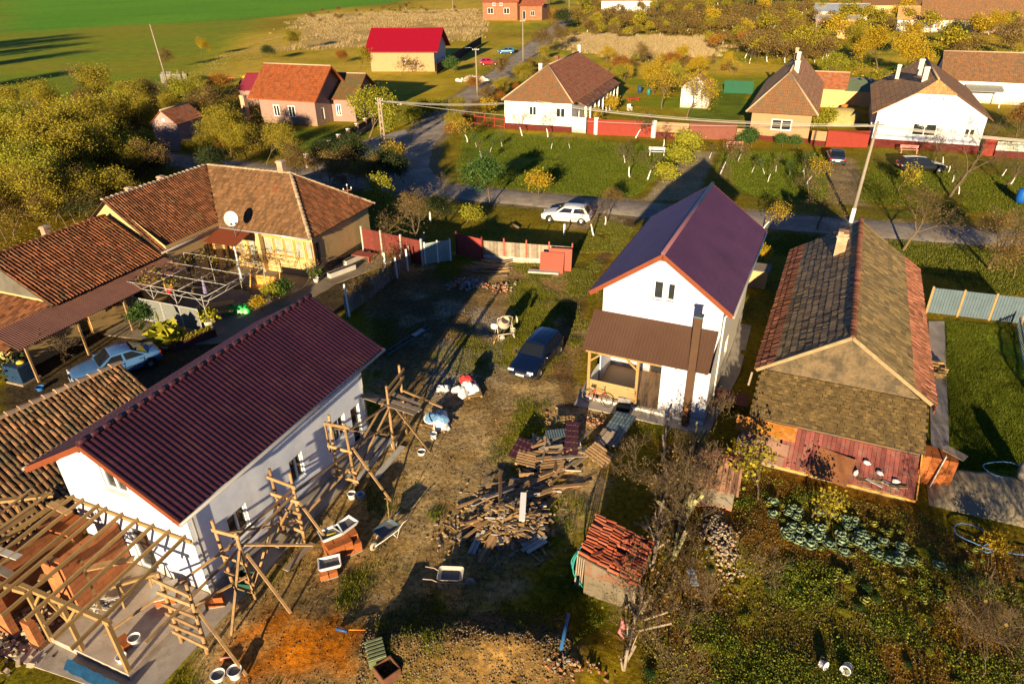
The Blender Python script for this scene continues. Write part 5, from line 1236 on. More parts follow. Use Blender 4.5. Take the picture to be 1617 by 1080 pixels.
# --- CARS
TYRE = mat('tyre', (.022, .022, .024), .85, .1, 6); ALLOY = mat('alloy_rim', (.48, .48, .50), .3, .06, 4, metal=.7)
CGLASS = mat('car_glass', (.012, .015, .02), .05, .05, 2, spec=.9)
LAMP = mat('head_lamp', (.62, .64, .66), .12, .05, 4, spec=.8); TAIL = mat('tail_lamp', (.42, .012, .012), .2, .05, 4, spec=.7); TRIM = mat('black_trim', (.02, .02, .022), .6, .1, 5)
PLATE = mat('number_plate', (.75, .75, .74), .5, .03, 5)
def car(label, col, loc, rz, L=4.1, W=1.7, Hh=1.42, kind='hatch', name='parked_car', cat='car', group=None, rough=.28):
 """x forward; built from lofted sections"""
 t = thing(name, label, cat, loc, rz, group)
 paint = mat('paint_' + name + str(abs(hash(tuple(col))) % 9999), col, rough, .03, 1.5, spec=.5, clear=.7)
 h = L / 2; w = W / 2
 if kind == 'hatch': st = [(-h, .62, .80, .62), (-h + .06, .88, .93, .30), (-h + .5, .92, 1.0, .20), (-h + 1.2, .91, 1.0, .17), (0, .90, 1.0, .17), (h - 1.15, .90, 1.0, .17), (h - .95, .88, .99, .18), (h - .45, .80, .96, .20), (h - .12, .70, .90, .24), (h, .55, .80, .36)]
 else: st = [(-h, .66, .80, .6), (-h + .07, .90, .92, .32), (-h + .5, .94, .98, .22), (-h + 1.2, .93, 1.0, .18), (0, .90, 1.0, .17), (h - 1.35, .90, 1.0, .17), (h - 1.1, .88, .99, .18), (h - .5, .79, .96, .20), (h - .14, .68, .88, .24), (h, .54, .78, .36)]
 xs_ = [s_[0] for s_ in st]; n = 26; xx = np.concatenate([np.linspace(-h, -h + .3, 6)[:-1], np.linspace(-h + .3, h - .3, n), np.linspace(h - .3, h, 6)[1:]])
 zt = np.interp(xx, xs_, [s_[1] for s_ in st]); ww_ = np.interp(xx, xs_, [s_[2] for s_ in st]) * w; zb = np.interp(xx, xs_, [s_[3] for s_ in st])
 fx_, rx_ = h - .80, -h + .72; Rw = .31
 V = []; m = 12
 for x, a, b, c in zip(xx, zt, ww_, zb):
  c2 = c
  prof = [(0, c2), (b * .86, c2), (b * .97, c2 + (a - c2) * .12), (b, c2 + (a - c2) * .45), (b * .985, c2 + (a - c2) * .62), (b * .95, a - .03), (b * .86, a + .005), (b * .5, a + .03), (0, a + .04)]
  ring = [(y, z) for y, z in prof] + [(-y, z) for y, z in prof[-2:0:-1]]
  V += [(x, y, z) for y, z in ring]
 k = 16; mb = MB()
 F = [(i * k + j, i * k + (j + 1) % k, (i + 1) * k + (j + 1) % k, (i + 1) * k + j) for i in range(len(xx) - 1) for j in range(k)]
 F += [tuple(range(k))[::-1], tuple((len(xx) - 1) * k + j for j in range(k))]
 mb.add(V, F, smooth=True)
 body = mb.build('body', paint, t)
 zb_ = .90; zr_ = Hh
 if kind == 'hatch': bs, ts = (-h + .12, h - 1.22), (-h + .55, h - 1.95)
 elif kind == 'wagon': bs, ts = (-h + .12, h - 1.30), (-h + .42, h - 2.05)
 else: bs, ts = (-h + .62, h - 1.35), (-h + 1.45, h - 2.15)
 wb, wt = w * .93, w * .72
 cb = MB(); nseg = 7
 rows = []
 for kx in range(nseg + 1):
  f = kx / nseg
  xb = bs[0] + (bs[1] - bs[0]) * f; xt = ts[0] + (ts[1] - ts[0]) * f; cr = .06 * (1 - (2 * f - 1) ** 2)
  rows.append([(xb, wb, zb_), (xt, wt, zr_ - .06 + cr * .6), (xt, wt * .55, zr_ - .015 + cr), (xt, 0, zr_ + cr), (xt, -wt * .55, zr_ - .015 + cr), (xt, -wt, zr_ - .06 + cr * .6), (xb, -wb, zb_)])
 V = [p for r in rows for p in r]
 F = [(i * 7 + j, i * 7 + j + 1, (i + 1) * 7 + j + 1, (i + 1) * 7 + j) for i in range(nseg) for j in range(6)] + [tuple(range(7))[::-1], tuple(nseg * 7 + j for j in range(7))]
 cb.add(V, F); cb.build('roof', paint, t)
 def pane(q, e=.012, nm='side_window'):
  g = MB(); q = [Vector(p) for p in q]; nn = (q[1] - q[0]).cross(q[2] - q[0]).normalized(); c = sum(q, Vector()) / len(q)
  if nn.dot(c - Vector((0, 0, .8))) < 0: nn = -nn
  g.slab([p + nn * e for p in q], nn, .01); return g.build(nm, CGLASS, t)
 def LP(f, s_, side): # point on the side face: f along, s_ up
  xb = bs[0] + (bs[1] - bs[0]) * f; xt = ts[0] + (ts[1] - ts[0]) * f
  return Vector((xb + (xt - xb) * s_, side * (wb + (wt - wb) * s_), zb_ + (zr_ - .06 - zb_) * s_))
 for side in (1, -1):
  for f0, f1 in ((.07, .46), (.52, .93)) if kind != 'wagon' else ((.05, .28), (.31, .60), (.64, .94)):
   pane([LP(f0, .10, side), LP(f1, .10, side), LP(f1 - .01, .86, side), LP(f0 + .01, .86, side)])
 def end(f):
  x_b = bs[1] if f else bs[0]; x_t = ts[1] if f else ts[0]
  a = .10; b = .90
  q = []
  for s_, y in ((a, -.86), (a, .86), (b, .90), (b, -.90)):
   wy = (wb + (wt - wb) * s_) * y; q.append((x_b + (x_t - x_b) * s_, wy, zb_ + (zr_ - .03 - zb_) * s_))
  pane(q, .014, 'windscreen' if f else 'rear_window')
 end(1); end(0)
 for x in (fx_, rx_):
  for side in (1, -1):
   wl = MB(); R_ = Matrix.Rotation(pi / 2, 3, 'X')
   wl.lathe([(.17, -.09), (Rw - .02, -.09), (Rw, -.06), (Rw, .06), (Rw - .02, .09), (.17, .09)], (x, side * (w - .08), Rw), 20, M=R_)
   wo = wl.build('wheel', TYRE, t)
   rm_ = MB(); rm_.lathe([(.001, .07), (.05, .075), (.19, .05), (.20, .085)], (x, side * (w - .08), Rw), 20, M=Matrix.Rotation(-side * pi / 2, 3, 'X'))
   rm_.build('rim', ALLOY, wo)
   ar = MB(); ar.lathe([(.001, 0), (Rw + .07, 0), (Rw + .07, .03)], (x, side * (w - .02), Rw + .02), 22, M=Matrix.Rotation(-side * pi / 2, 3, 'X') )
   ar.build('wheel_arch', BLACK, t)
 sm = MB()
 for side in (1, -1):
  for x in (bs[1] - .12, (bs[0] + bs[1]) / 2 + .05, bs[0] + .35): sm.box((x, side * w * .993, .60), (.014, .02, .52))
  sm.box((.1, side * w * 1.003, .52), (L * .52, .02, .05))
  for x in ((bs[0] + bs[1]) / 2 + .18, bs[0] + .5): sm.box((x, side * w * .985, .80), (.16, .03, .03))
 sm.build('door_seams', TRIM, t)
 for side in (1, -1):
  g = MB(); g.box((h - .07, side * w * .68, .64), (.10, w * .42, .13)); g.build('headlight', LAMP, t, bevel=.02)
  g = MB(); g.box((-h + .05, side * w * .76, .76), (.10, w * .26, .20)); g.build('tail_light', TAIL, t, bevel=.02)
  g = MB(); g.box((bs[1] - .18, side * (w + .07), .95), (.12, .16, .12)); g.build('mirror', paint, t, bevel=.02)
 g = MB(); g.box((h - .015, 0, .40), (.07, W * .84, .14)); g.build('front_bumper', TRIM, t, bevel=.02)
 g = MB(); g.box((-h + .01, 0, .46), (.07, W * .84, .14)); g.build('rear_bumper', paint, t, bevel=.02)
 g = MB(); g.box((h - .01, 0, .60), (.06, w * .62, .10)); g.build('grille', TRIM, t)
 for x in (h + .03, -h - .032):
  g = MB(); g.box((x, 0, .45 if x > 0 else .62), (.015, .48, .11)); g.build('number_plate', PLATE, t)
 return t
def carat(pf, pr, label, col, **k):
 """front and rear ground points of the car in the photograph -> position and heading"""
 a, b = at(*pf), at(*pr); c = (a + b) / 2; d = a - b
 return car(label, col, (c.x, c.y, .02), atan2(d.y, d.x), **k)
NAVY = (.003, .008, .035)
c_ = car('dark blue hatchback parked on the dirt track in the building yard', NAVY, (1.38, 33.35, .03), radians(-90 - 27), L=4.35, W=1.68, Hh=1.43, kind='wagon', rough=.3)
car('silver grey saloon parked in the court between the pergola and the tiled outbuilding', (.06, .15, .34), (*[a for a in (lf(LH_O, LH_T, [(-16.75, 10.25)])[0])], .02), radians(-90 - 50), L=4.6, W=1.8, Hh=1.42, kind='sedan', rough=.32)
car('white hatchback parked across the track by the street behind a leafless sapling', (.72, .72, .72), (5.0, 57.6, .02), radians(180 - 16), L=4.3, W=1.72, Hh=1.45, rough=.3)
car('dark saloon with lit red rear lamps facing the red gate', (.02, .03, .055), (*at(1318, 256)[:2], .02), radians(90 - 18), L=4.4, W=1.75, Hh=1.4, kind='sedan', rough=.25)
car('black estate car parked on the grass before the white gabled cottage', (.012, .014, .016), (*at(1452, 270)[:2], .02), radians(-8), L=4.6, W=1.75, Hh=1.45, kind='wagon', rough=.2)
car('red hatchback parked on the bend of the lane by the tall concrete pole', (.35, .01, .025), (*at(772, 103)[:2], .02), radians(6), L=4.1, rough=.3)
car('bright blue hatchback parked farthest up the lane', (.01, .12, .28), (*at(799, 85)[:2], .02), radians(175), L=4.1, rough=.3)
# --- YARD OBJECTS
def gp(px, py, z=0.0):
 p = at(px, py); return Vector((p.x, p.y, ground_z(p.x, p.y) + z))
p = gp(797, 531); CM = thing('cement_mixer', 'mortar caked cement mixer standing in the middle of the building yard', 'cement mixer', tuple(p), .25)
CREAMP = mat('mortar_crust', (.50, .43, .35), .9, .2, 8, .01, 30)
m_ = MB(); Md = Matrix.Rotation(radians(40), 3, 'X')
m_.lathe([(.001, -.42), (.26, -.42), (.38, -.20), (.40, .02), (.26, .34), (.27, .36), (.24, .36), (.37, .0), (.30, -.3), (.001, -.32)], (0, 0, .95), 20, M=Md); m_.build('drum', CREAMP, CM)
for sx in (-.5, .5):
 m_ = MB(); m_.tube((sx, -.45, 0), (sx * .9, .0, .95), .03, n=6); m_.tube((sx, .5, 0), (sx * .9, .0, .95), .03, n=6); m_.tube((sx, -.45, .05), (sx, .5, .05), .03, n=6); m_.build('stand', CREAMP, CM)
m_ = MB(); m_.tube((-.5, -.4, .35), (.5, -.4, .35), .03, n=6); m_.path([(.46, -.05, .95), (.46, -.2, 1.35), (.2, -.3, 1.5), (-.2, -.3, 1.5), (-.46, -.2, 1.35), (-.46, -.05, .95)], .028, 6); m_.build('tilt_frame', CREAMP, CM)
m_ = MB(); m_.tube((-.9, -.85, .08), (-.5, -.3, .4), .035, n=6); m_.build('tow_bar', WOODOR, CM)
for x in (-.28, .62):
 m_ = MB(); m_.lathe([(.001, -.05), (.17, -.05), (.17, .05), (.001, .05)], (x, -.5 if x < 0 else .35, .17), 14, M=Matrix.Rotation(pi / 2, 3, 'X')); m_.build('wheel', CREAMP, CM)
m_ = MB(); m_.lathe([(.001, -.15), (.2, -.14), (.24, .0), (.2, .14), (.001, .16)], (-.62, 0, .8), 12); m_.build('motor_cover', BAG, CM)
m_ = MB(); m_.lathe([(.001, -.03), (.22, -.03), (.22, .03), (.001, .03)], (.78, .05, 1.02), 14, M=Matrix.Rotation(pi / 2, 3, 'Y')); m_.build('hand_wheel', CREAMP, CM)
def barrow(p, rz, label, tray, frame, tip=0.0):
 t = thing('wheelbarrow', label, 'wheelbarrow', tuple(p), rz, 'wheelbarrows in the yard');
 def ring(z, x0, x1, w, r=.1):
  pts = []
  for cx, cy, a0 in ((x1 - r, w - r, 0), (x0 + r, w - r, 90), (x0 + r, -w + r, 180), (x1 - r, -w + r, 270)):
   for k in range(5): a = radians(a0 + k * 22.5); pts.append((cx + r * cos(a), cy + r * sin(a), z))
  return pts
 R_ = [ring(.34, -.22, .22, .18), ring(.62, -.42, .48, .32), ring(.635, -.44, .50, .34), ring(.60, -.40, .46, .30), ring(.37, -.2, .2, .16)]
 V = [q for r in R_ for q in r]; m_ = MB()
 m_.add(V, [(i * 20 + k, i * 20 + (k + 1) % 20, (i + 1) * 20 + (k + 1) % 20, (i + 1) * 20 + k) for i in range(4) for k in range(20)] + [tuple(range(20))[::-1], tuple(80 + k for k in range(20))], smooth=True); m_.build('tray', tray, t)
 m_ = MB(); m_.poly([(x, y, .50) for x, y, z in ring(.5, -.31, .35, .25)]); m_.build('load', MORTAR, t)
 for s_ in (-1, 1):
  m_ = MB(); m_.path([(.72, s_ * .05, .19), (.35, s_ * .2, .33), (-.35, s_ * .24, .36), (-.62, s_ * .27, .56), (-.95, s_ * .29, .60)], .017, 6); m_.build('handle', frame, t)
  m_ = MB(); m_.path([(-.1, s_ * .22, .35), (-.25, s_ * .24, .0), (-.42, s_ * .24, .36)], .016, 6); m_.build('leg', frame, t)
 m_ = MB(); m_.lathe([(.08, -.04), (.17, -.045), (.19, 0), (.17, .045), (.08, .04)], (.72, 0, .19), 18, M=Matrix.Rotation(pi / 2, 3, 'X')); m_.build('wheel', mat('pale_tyre', (.42, .36, .28), .8, .15, 6), t)
 return t
barrow(gp(613, 850), radians(200 + 30), 'steel wheelbarrow loaded with mortar with a shovel standing in it', GALV, PVC)
barrow(gp(712, 924), radians(0 - 4), 'cream wheelbarrow with red grips parked alone near the soil heap', mat('cream_paint', (.55, .48, .38), .6, .1, 4), mat('worn_red_white', (.50, .36, .32), .6, .25, 5))
p = gp(617, 838, .45); SV = thing('shovel', 'shovel standing upright in the steel wheelbarrow', 'shovel', tuple(p), .3)
m_ = MB(); m_.tube((0, 0, .0), (.03, .06, 1.25), .016, n=6); m_.tube((-.07, .06, 1.27), (.13, .06, 1.27), .016, n=6); m_.build('shaft', WOOD, SV)
m_ = MB(); m_.prism([(-.1, 0), (.1, 0), (.1, .02), (-.1, .02)], -.05, .18); m_.build('blade', STEEL, SV)
bucket(*gp(346, 1071), .22, .20, 'open paint bucket with dark water, left of the pair by the lowest scaffold pole', GALV if 0 else PLASTW, True, 'buckets by the lowest scaffold')
bucket(*gp(373, 1067), .22, .30, 'tall printed white bucket, right of the pair by the lowest scaffold pole', PLASTW, True, 'buckets by the lowest scaffold')
p = lf(LH_O, LH_T, [(-.75, -2.55), (-.62, -3.2)]);
bucket(*p[0], .30, .19, .30, 'white bucket of dark mortar on the porch slab behind the corner post', PLASTW)
bucket(*p[1], .30, .16, .22, 'small white bucket touching the porch corner post', PLASTW, False)
bucket(*gp(685, 692), .17, .28, 'upright white paint bucket beside the lower pile of sheeted sacks', PLASTW, False)
bucket(*gp(666, 717), .19, .16, 'white mortar bucket at the foot of the longest scaffold brace', PLASTW)
bucket(*gp(556, 786), .17, .25, 'white bucket lying beside the blue one near the scaffold feet', PLASTW)
bucket(*gp(570, 786), .16, .22, 'pale blue bucket near the scaffold feet', mat('pale_blue_plastic', (.30, .45, .62), .4), False)
bucket(*gp(623, 706), .15, .3, 'white sack wrapped bucket at the rear scaffold leg', BAG, False)
bucket(*gp(1293, 1052), .14, .22, 'white bucket lying tipped over in leaves at the bottom of the garden', PLASTW, False, tilt=(1.4, .2, .6)).location.z += .12
bucket(*gp(1337, 1056), .15, .3, 'open pale plastic bucket lying on its side in leaves beside a tipped bucket', PLASTW, False, tilt=(1.3, .3, -.8)).location.z += .12
p = lf(LH_O, LH_T, [(.75, 1.0)])[0]; GB = thing('green_bin', 'dark green plastic crate at the foot of the white house wall under the scaffold', 'bin', (*p, .05), -.2)
m_ = MB();
for a in (((-.3, -.22), (.3, -.22)), ((-.3, .22), (.3, .22)), ((-.3, -.22), (-.3, .22)), ((.3, -.22), (.3, .22))): m_.beam((*a[0], .2), (*a[1], .2), .03, .4)
m_.bx(-.3, .3, -.22, .22, 0, .03); m_.build('body', mat('dark_green_plastic', (.02, .09, .06), .5, .1, 4), GB)
def brickstack(p, rz, nx, ny, nz, label):
 t = thing('brick_pallet', label, 'brick stack', tuple(p), rz); rs = random.Random(nx * 7 + nz); m_ = MB()
 for k in range(nz):
  for i in range(nx):
   for j in range(ny):
    if k == nz - 1 and rs.random() < .15: continue
    m_.box(((i - (nx - 1) / 2) * .32 + rs.uniform(-.012, .012), (j - (ny - 1) / 2) * .255 + rs.uniform(-.012, .012), .06 + .11 + k * .225), (.305, .245, .22), rs.uniform(-.02, .02), 0, rs.random())
 m_.build('bricks', BRICKLOOSE, t)
 m_ = MB(); m_.bx(-nx * .16, nx * .16, -ny * .13, ny * .13, 0, .06); m_.build('pallet', WOODG, t)
 return t, .06 + nz * .225
def tub(p, rz, label, h=.2, yellow=True):
 t = thing('mortar_tub', label, 'tub', tuple(p), rz); m_ = MB()
 a, b = (.42, .30), (.34, .22)
 V = [(-a[0], -a[1], h), (a[0], -a[1], h), (a[0], a[1], h), (-a[0], a[1], h), (-b[0], -b[1], 0), (b[0], -b[1], 0), (b[0], b[1], 0), (-b[0], b[1], 0)]
 V += [(x * .92, y * .9, z if z else .03) for x, y, z in V]
 F = [(4, 5, 1, 0), (5, 6, 2, 1), (6, 7, 3, 2), (7, 4, 0, 3), (7, 6, 5, 4), (8, 9, 13, 12), (9, 10, 14, 13), (10, 11, 15, 14), (11, 8, 12, 15), (12, 13, 14, 15), (0, 1, 9, 8), (1, 2, 10, 9), (2, 3, 11, 10), (3, 0, 8, 11)]
 m_.add(V, F); m_.build('tub', PLASTW, t)
 m_ = MB(); m_.bx(-.35, .35, -.24, .24, .05, h * .6); m_.build('contents', MORTAR, t)
 return t
t_, zt = brickstack(gp(541, 868), .55, 4, 4, 3, 'waist high stack of orange hollow bricks with mortar tubs on top beside a leaning brace')
p = gp(533, 868); tub((p.x - .15, p.y, zt + .02), .55, 'open white mortar tub on the brick stack with a yellow tool in it')
m_ = MB(); m_.box((0, 0, 0), (.35, .06, .04), .3); o = m_.build('yellow_level', mat('yellow_tool', (.75, .6, .03), .4)); o.location = (p.x - .1, p.y - .05, zt + .16); tag(o, 'small yellow tool lying in the mortar tub', 'tool')
tub((p.x + .35, p.y + .42, zt + .02), .9, 'blue lined mortar tub behind the yellow tool tub on the brick stack')
brickstack(gp(519, 908), .4, 2, 2, 1, 'two low orange bricks on the ground under a small white tub')
p = gp(523, 902); tub((p.x, p.y, .32), .3, 'small white mortar tub resting on two low bricks')
p = lf(LH_O, LH_T, [(-1.15, -.85)])[0]; t_, zt = brickstack((*p, .30), .7 - radians(LH_T), 2, 2, 2, 'white edged stack of hollow bricks on the porch slab by the house door')
bx1 = MB(); bx1.bx(-.42, .42, -.42, .42, zt - .02, zt + .03); bx1.build('white_board', WOODW, t_)
p = lf(LH_O, LH_T, [(-1.0, -2.75)])[0]; brickstack((*p, .30), .9, 1, 2, 1, 'couple of loose orange bricks on the porch slab near the bucket')
p = lf(LH_O, LH_T, [(.4, -.2)])[0]; brickstack((*p, .04), .2, 2, 1, 2, 'four orange bricks stacked at the white house corner under the rungs')
p = lf(LH_O, LH_T, [(-2.2, -1.1)])[0]; SHo = thing('saw_horse', 'timber saw horse standing inside the half built porch', 'saw horse', (*p, .30), .4)
for sx in (-.5, .5):
 for sy in (-.3, .3): m_ = MB(); m_.beam((sx, sy, 0), (sx, sy * .2, .8), .06, .06); m_.build('leg', WOOD, SHo)
m_ = MB(); m_.beam((-.7, 0, .84), (.7, 0, .84), .1, .1); m_.build('top_bar', WOOD, SHo)
p = lf(LH_O, LH_T, [(-2.9, -1.9)])[0]; m_ = MB(); rs = random.Random(2)
for i in range(26): m_.beam((rs.uniform(-.5, .5), rs.uniform(-.3, .3), rs.uniform(.05, .25)), (rs.uniform(-.5, .5), rs.uniform(-.3, .3), rs.uniform(.05, .3)), .06, .03, cc=rs.random())
o = m_.build('offcut_heap', WOODW); o.location = (*p, .3); tag(o, 'small heap of timber offcuts on the porch slab by the inner brick wall', 'offcuts')
p = lf(LH_O, LH_T, [(-.9, -3.72)])[0]; m_ = MB(); Vt = []
for i in range(14):
 for j in range(6): Vt.append((-1.5 + i * .21, -.1 - j * .05 + .02 * sin(i * 2), .27 - j * .045 + .02 * sin(i * 3 + j)))
m_.add(Vt, [(i * 6 + j, i * 6 + j + 1, (i + 1) * 6 + j + 1, (i + 1) * 6 + j) for i in range(13) for j in range(5)], smooth=True)
o = m_.build('blue_film', mat('blue_film', (.012, .055, .13), .35, .3, 5)); o.location = (p[0], p[1], .0); o.rotation_euler = (0, 0, -radians(LH_T)); tag(o, 'dark blue plastic film hanging over the front edge of the porch slab', 'film')
m_ = MB(); m_.path([(0, 0, 0), (.35, .05, .01)], .05, 8); m_.path([(.35, .05, .01), (.5, .02, .01)], .03, 8); o = m_.build('pink_roller', mat('pink_plastic', (.60, .22, .16), .5)); o.location = gp(349, 1043, .06); tag(o, 'pinkish plastic tube lying above the two buckets', 'tube')
def sack_pile(p, rz, label, cols, n=6, seed=0, r=(.55, .40)):
 t = thing('sack_pile', label, 'sacks', tuple(p), rz); rs = random.Random(seed)
 m_ = MB()
 for i in range(6): m_.bx(-.75, .75, -.55 + i * .2, -.55 + i * .2 + .12, .10, .13, cc=rs.random())
 for x in (-.7, 0, .65): m_.bx(x, x + .1, -.55, .6, 0, .10)
 m_.build('pallet', WOOD2, t)
 for k in range(n):
  cx, cy = rs.uniform(-.45, .45), rs.uniform(-.35, .35); a, b = rs.uniform(.30, r[0]), rs.uniform(.24, .36); ph = rs.uniform(0, 6); zz = .12 + .07 * k; hh = rs.uniform(.16, .30); V = []; nu, nv = 11, 18
  for i in range(nu + 1):
   q = i / nu
   for j in range(nv):
    th = 2 * pi * j / nv; e = 1 + .22 * (mnoise.noise(Vector((cos(th) * 1.3 + k * 7, sin(th) * 1.3, seed))))
    x, y = cos(th) * a * q * e, sin(th) * b * q * e; z = zz + hh * (1 - q ** 3.2) + .07 * mnoise.noise(Vector((x * 5 + k, y * 5, seed))) + .035 * mnoise.noise(Vector((x * 14, y * 14 + k, 3)))
    V.append((cx + x * cos(ph) - y * sin(ph), cy + x * sin(ph) + y * cos(ph), max(.02, z if q < .99 else zz - .06)))
  m_ = MB(); m_.add(V, [(i * nv + j, i * nv + (j + 1) % nv, (i + 1) * nv + (j + 1) % nv, (i + 1) * nv + j) for i in range(nu) for j in range(nv)], smooth=False); m_.build('sack', cols[k % len(cols)], t)
 return t
SHEET = mat('crumpled_plastic', (.70, .70, .70), .35, .25, 4, .03, 7)
BLUES = mat('blue_plastic_sheet', (.12, .25, .45), .35, .35, 3, .03, 6); REDS = mat('red_sack', (.50, .05, .05), .6, .2, 4)
sack_pile(gp(737, 622), .2, 'heap of white sacks with a red and white sack on top near the blue hatchback', [BAG, SHEET, BAG, SHEET, BAG, BAG, SHEET, REDS, BAG], 8, 3, (.6, .5))
sack_pile(gp(692, 668), -.5, 'sheeted pallet of bags with bluish plastic and wood scraps on top', [SHEET, BAG, SHEET, SHEET, BLUES, BAG, BLUES], 7, 9, (.55, .5))
m_ = MB(); rs = random.Random(12)
for i in range(9): m_.beam((-.5 + i * .1, -.45 - rs.random() * .1, .05 + .02 * (i % 2)), (-.2 + i * .1, .5, .08 + .02 * (i % 2)), .07, .03, cc=rs.random())
o = m_.build('lath_bundle', WOOD2); o.location = gp(715, 637); o.rotation_euler = (0, 0, -.35); tag(o, 'bundle of thin laths between the two heaps of sacks', 'laths')
p = gp(700, 615); sack = thing('crumpled_sheet', 'crumpled clear plastic sheet at the left end of the lath bundle', 'plastic sheet', tuple(p)); V = []; rs2 = np.random.RandomState(7)
for i in range(10):
 for j in range(8): V.append((-.35 + i * .08, -.35 + j * .1, .05 + rs2.rand() * .3 * sin(pi * (i + .5) / 10) * sin(pi * (j + .5) / 8)))
m_ = MB(); m_.add(V, [(i * 8 + j, i * 8 + j + 1, (i + 1) * 8 + j + 1, (i + 1) * 8 + j) for i in range(9) for j in range(7)]); m_.build('sheet', SHEET, sack)
def plankpile(name, label, cat, px, py, n, rng, L, seed, mats, main=0.0, sd=.4, hgt=.8, wd=(.06, .22), cone=1.0, group=None):
 p = gp(px, py); t = thing(name, label, cat, tuple(p)); rs = random.Random(seed)
 mbs = [MB() for _ in mats]; big = []
 for i in range(n):
  a = rs.gauss(main, sd); x, y = rs.gauss(0, rng[0] * .42), rs.gauss(0, rng[1] * .42)
  e = max(0, 1 - (x / rng[0]) ** 2 * cone - (y / rng[1]) ** 2 * cone); z = .04 + hgt * e * rs.random()
  l = rs.uniform(*L); tl = rs.gauss(0, .10); dx, dy = cos(a) * l / 2, sin(a) * l / 2
  k = rs.choices(range(len(mats)), [m[1] for m in mats])[0]
  z0, z1 = max(.02, z - tl * l / 2), max(.02, z + tl * l / 2)
  big.append((l * z, k, ((x - dx, y - dy, z0), (x + dx, y + dy, z1), rs.uniform(*wd), rs.choice((.025, .03, .05)), 0, rs.random(), (rs.gauss(0, .3), rs.gauss(0, .3), 1))))
 big.sort(key=lambda q: -q[0])
 for _, k, a in big[:100]: m_ = MB(); m_.beam(*a); m_.build('plank', mats[k][0], t)
 if big[100:]:
  m_ = MB()
  for _, k, a in big[100:]: m_.beam(*a[:4], k, *a[5:])
  tag(m_.build('scrap_wood', [q[0] for q in mats], t), kind='stuff')
 return t
plankpile('firewood_heap', 'big heap of broken boards and firewood in the middle of the yard', 'wood heap', 806, 822, 760, (1.9, 1.8), (.15, .5), 1, [(WOOD2, 4), (WOODG, 2), (WOODW, 1.2), (WOOD, 2)], 0, 2.0, .75, (.05, .14))
plankpile('long_board_heap', 'long loose boards lying across the top of the firewood heap', 'wood heap', 803, 790, 34, (1.2, 1.1), (1.2, 2.6), 2, [(WOODG, 3), (WOOD2, 2), (WOODW, .5)], .75, .35, .75, (.10, .22))
plankpile('grey_board_heap', 'mixed grey boards and slats under the maroon sheets', 'wood heap', 880, 720, 60, (1.9, 1.6), (.8, 2.3), 3, [(WOODG, 3), (WOOD2, 2), (WOODW, 1)], .7, .6, .45, (.08, .2))
plankpile('long_board_heap', 'long warm brown boards strewn between the pallets and the firewood heap', 'wood heap', 872, 752, 38, (1.1, 1.5), (1.3, 2.6), 35, [(WOOD2, 3), (WOOD, 1), (WOODG, 1)], .8, .35, .4, (.09, .18))
plankpile('long_board_heap', 'long brown boards strewn at the lower left of the firewood heap', 'wood heap', 778, 828, 26, (1.1, 1.0), (1.2, 2.3), 36, [(WOOD2, 3), (WOODG, 1)], .9, .4, .4, (.09, .18))
plankpile('grey_board_heap', 'scattered boards linking the firewood heap and the grey board heap', 'wood heap', 846, 768, 60, (1.3, 1.1), (.4, 1.6), 33, [(WOODG, 2), (WOOD2, 3), (WOODW, 1)], .7, .7, .3, (.06, .16))
plankpile('thin_board_stack', 'row of thin long boards on the ground at the shadow edge before the plank fence', 'boards', 779, 422, 42, (.9, 1.7), (1.6, 2.7), 4, [(WOOD2, 3), (WOODG, 1)], .05, .10, .12, (.08, .15))
m_ = None
def boards(px, py, rz, n, L, label, mt, w_=.2, tilt=0):
 p = gp(px, py, .05); t = thing('board_stack', label, 'boards', tuple(p), rz); m_ = MB(); rs = random.Random(int(px))
 for i in range(n): m_.beam((-L / 2 + rs.uniform(-.15, .15), (i - n / 2) * w_ * .9, .03 + .035 * rs.randint(0, 2)), (L / 2 + rs.uniform(-.15, .15), (i - n / 2) * w_ * .9 + rs.uniform(-.05, .05), .03 + tilt + .035 * rs.randint(0, 2)), w_ * .85, .03, cc=rs.random())
 m_.build('boards', mt, t); return t
boards(770, 868, radians(62), 3, 1.5, 'three short clean boards propped on the lower left foot of the firewood heap', WOOD2, .15, .25)
boards(838, 855, radians(30), 5, .9, 'pale slabs lying at the lower right foot of the firewood heap', WOODW, .2, .1)
boards(750, 860, radians(70), 2, .9, 'two blue grey board ends at the left foot of the firewood heap', WOODW, .16, .2)
m_ = MB(); m_.beam((0, -.6, .75), (.1, .8, .95), .24, .03); o = m_.build('bent_white_trim', PVC); o.location = gp(824, 826); tag(o, 'bent white metal trim strip lying on the firewood heap', 'trim strip')
def pallet(px, py, rz, z, label, tilt=(0, 0)):
 p = gp(px, py, z); t = thing('wooden_pallet', label, 'pallet', tuple(p), rz, 'pallets on the wood heap'); t.rotation_euler = (tilt[0], tilt[1], rz); rs = random.Random(int(px))
 m_ = MB()
 for i in range(6): m_.bx(-.6, .6, -.42 + i * .16, -.42 + i * .16 + .09, .10, .125, cc=rs.random())
 for x in (-.58, -.05, .48): m_.bx(x, x + .1, -.42, .48, .0, .098, cc=rs.random())
 m_.build('deck', WOOD2, t)
pallet(868, 742, .1, .30, 'pallet in the middle of the wood heap under a maroon sheet', (.12, -.05)); pallet(836, 735, -.25, .28, 'pallet at the left end of the wood heap beside the ribbed maroon sheet', (.1, .12)); pallet(945, 727, -.75, .22, 'open slatted pallet at the right edge of the wood heap', (.15, .2))
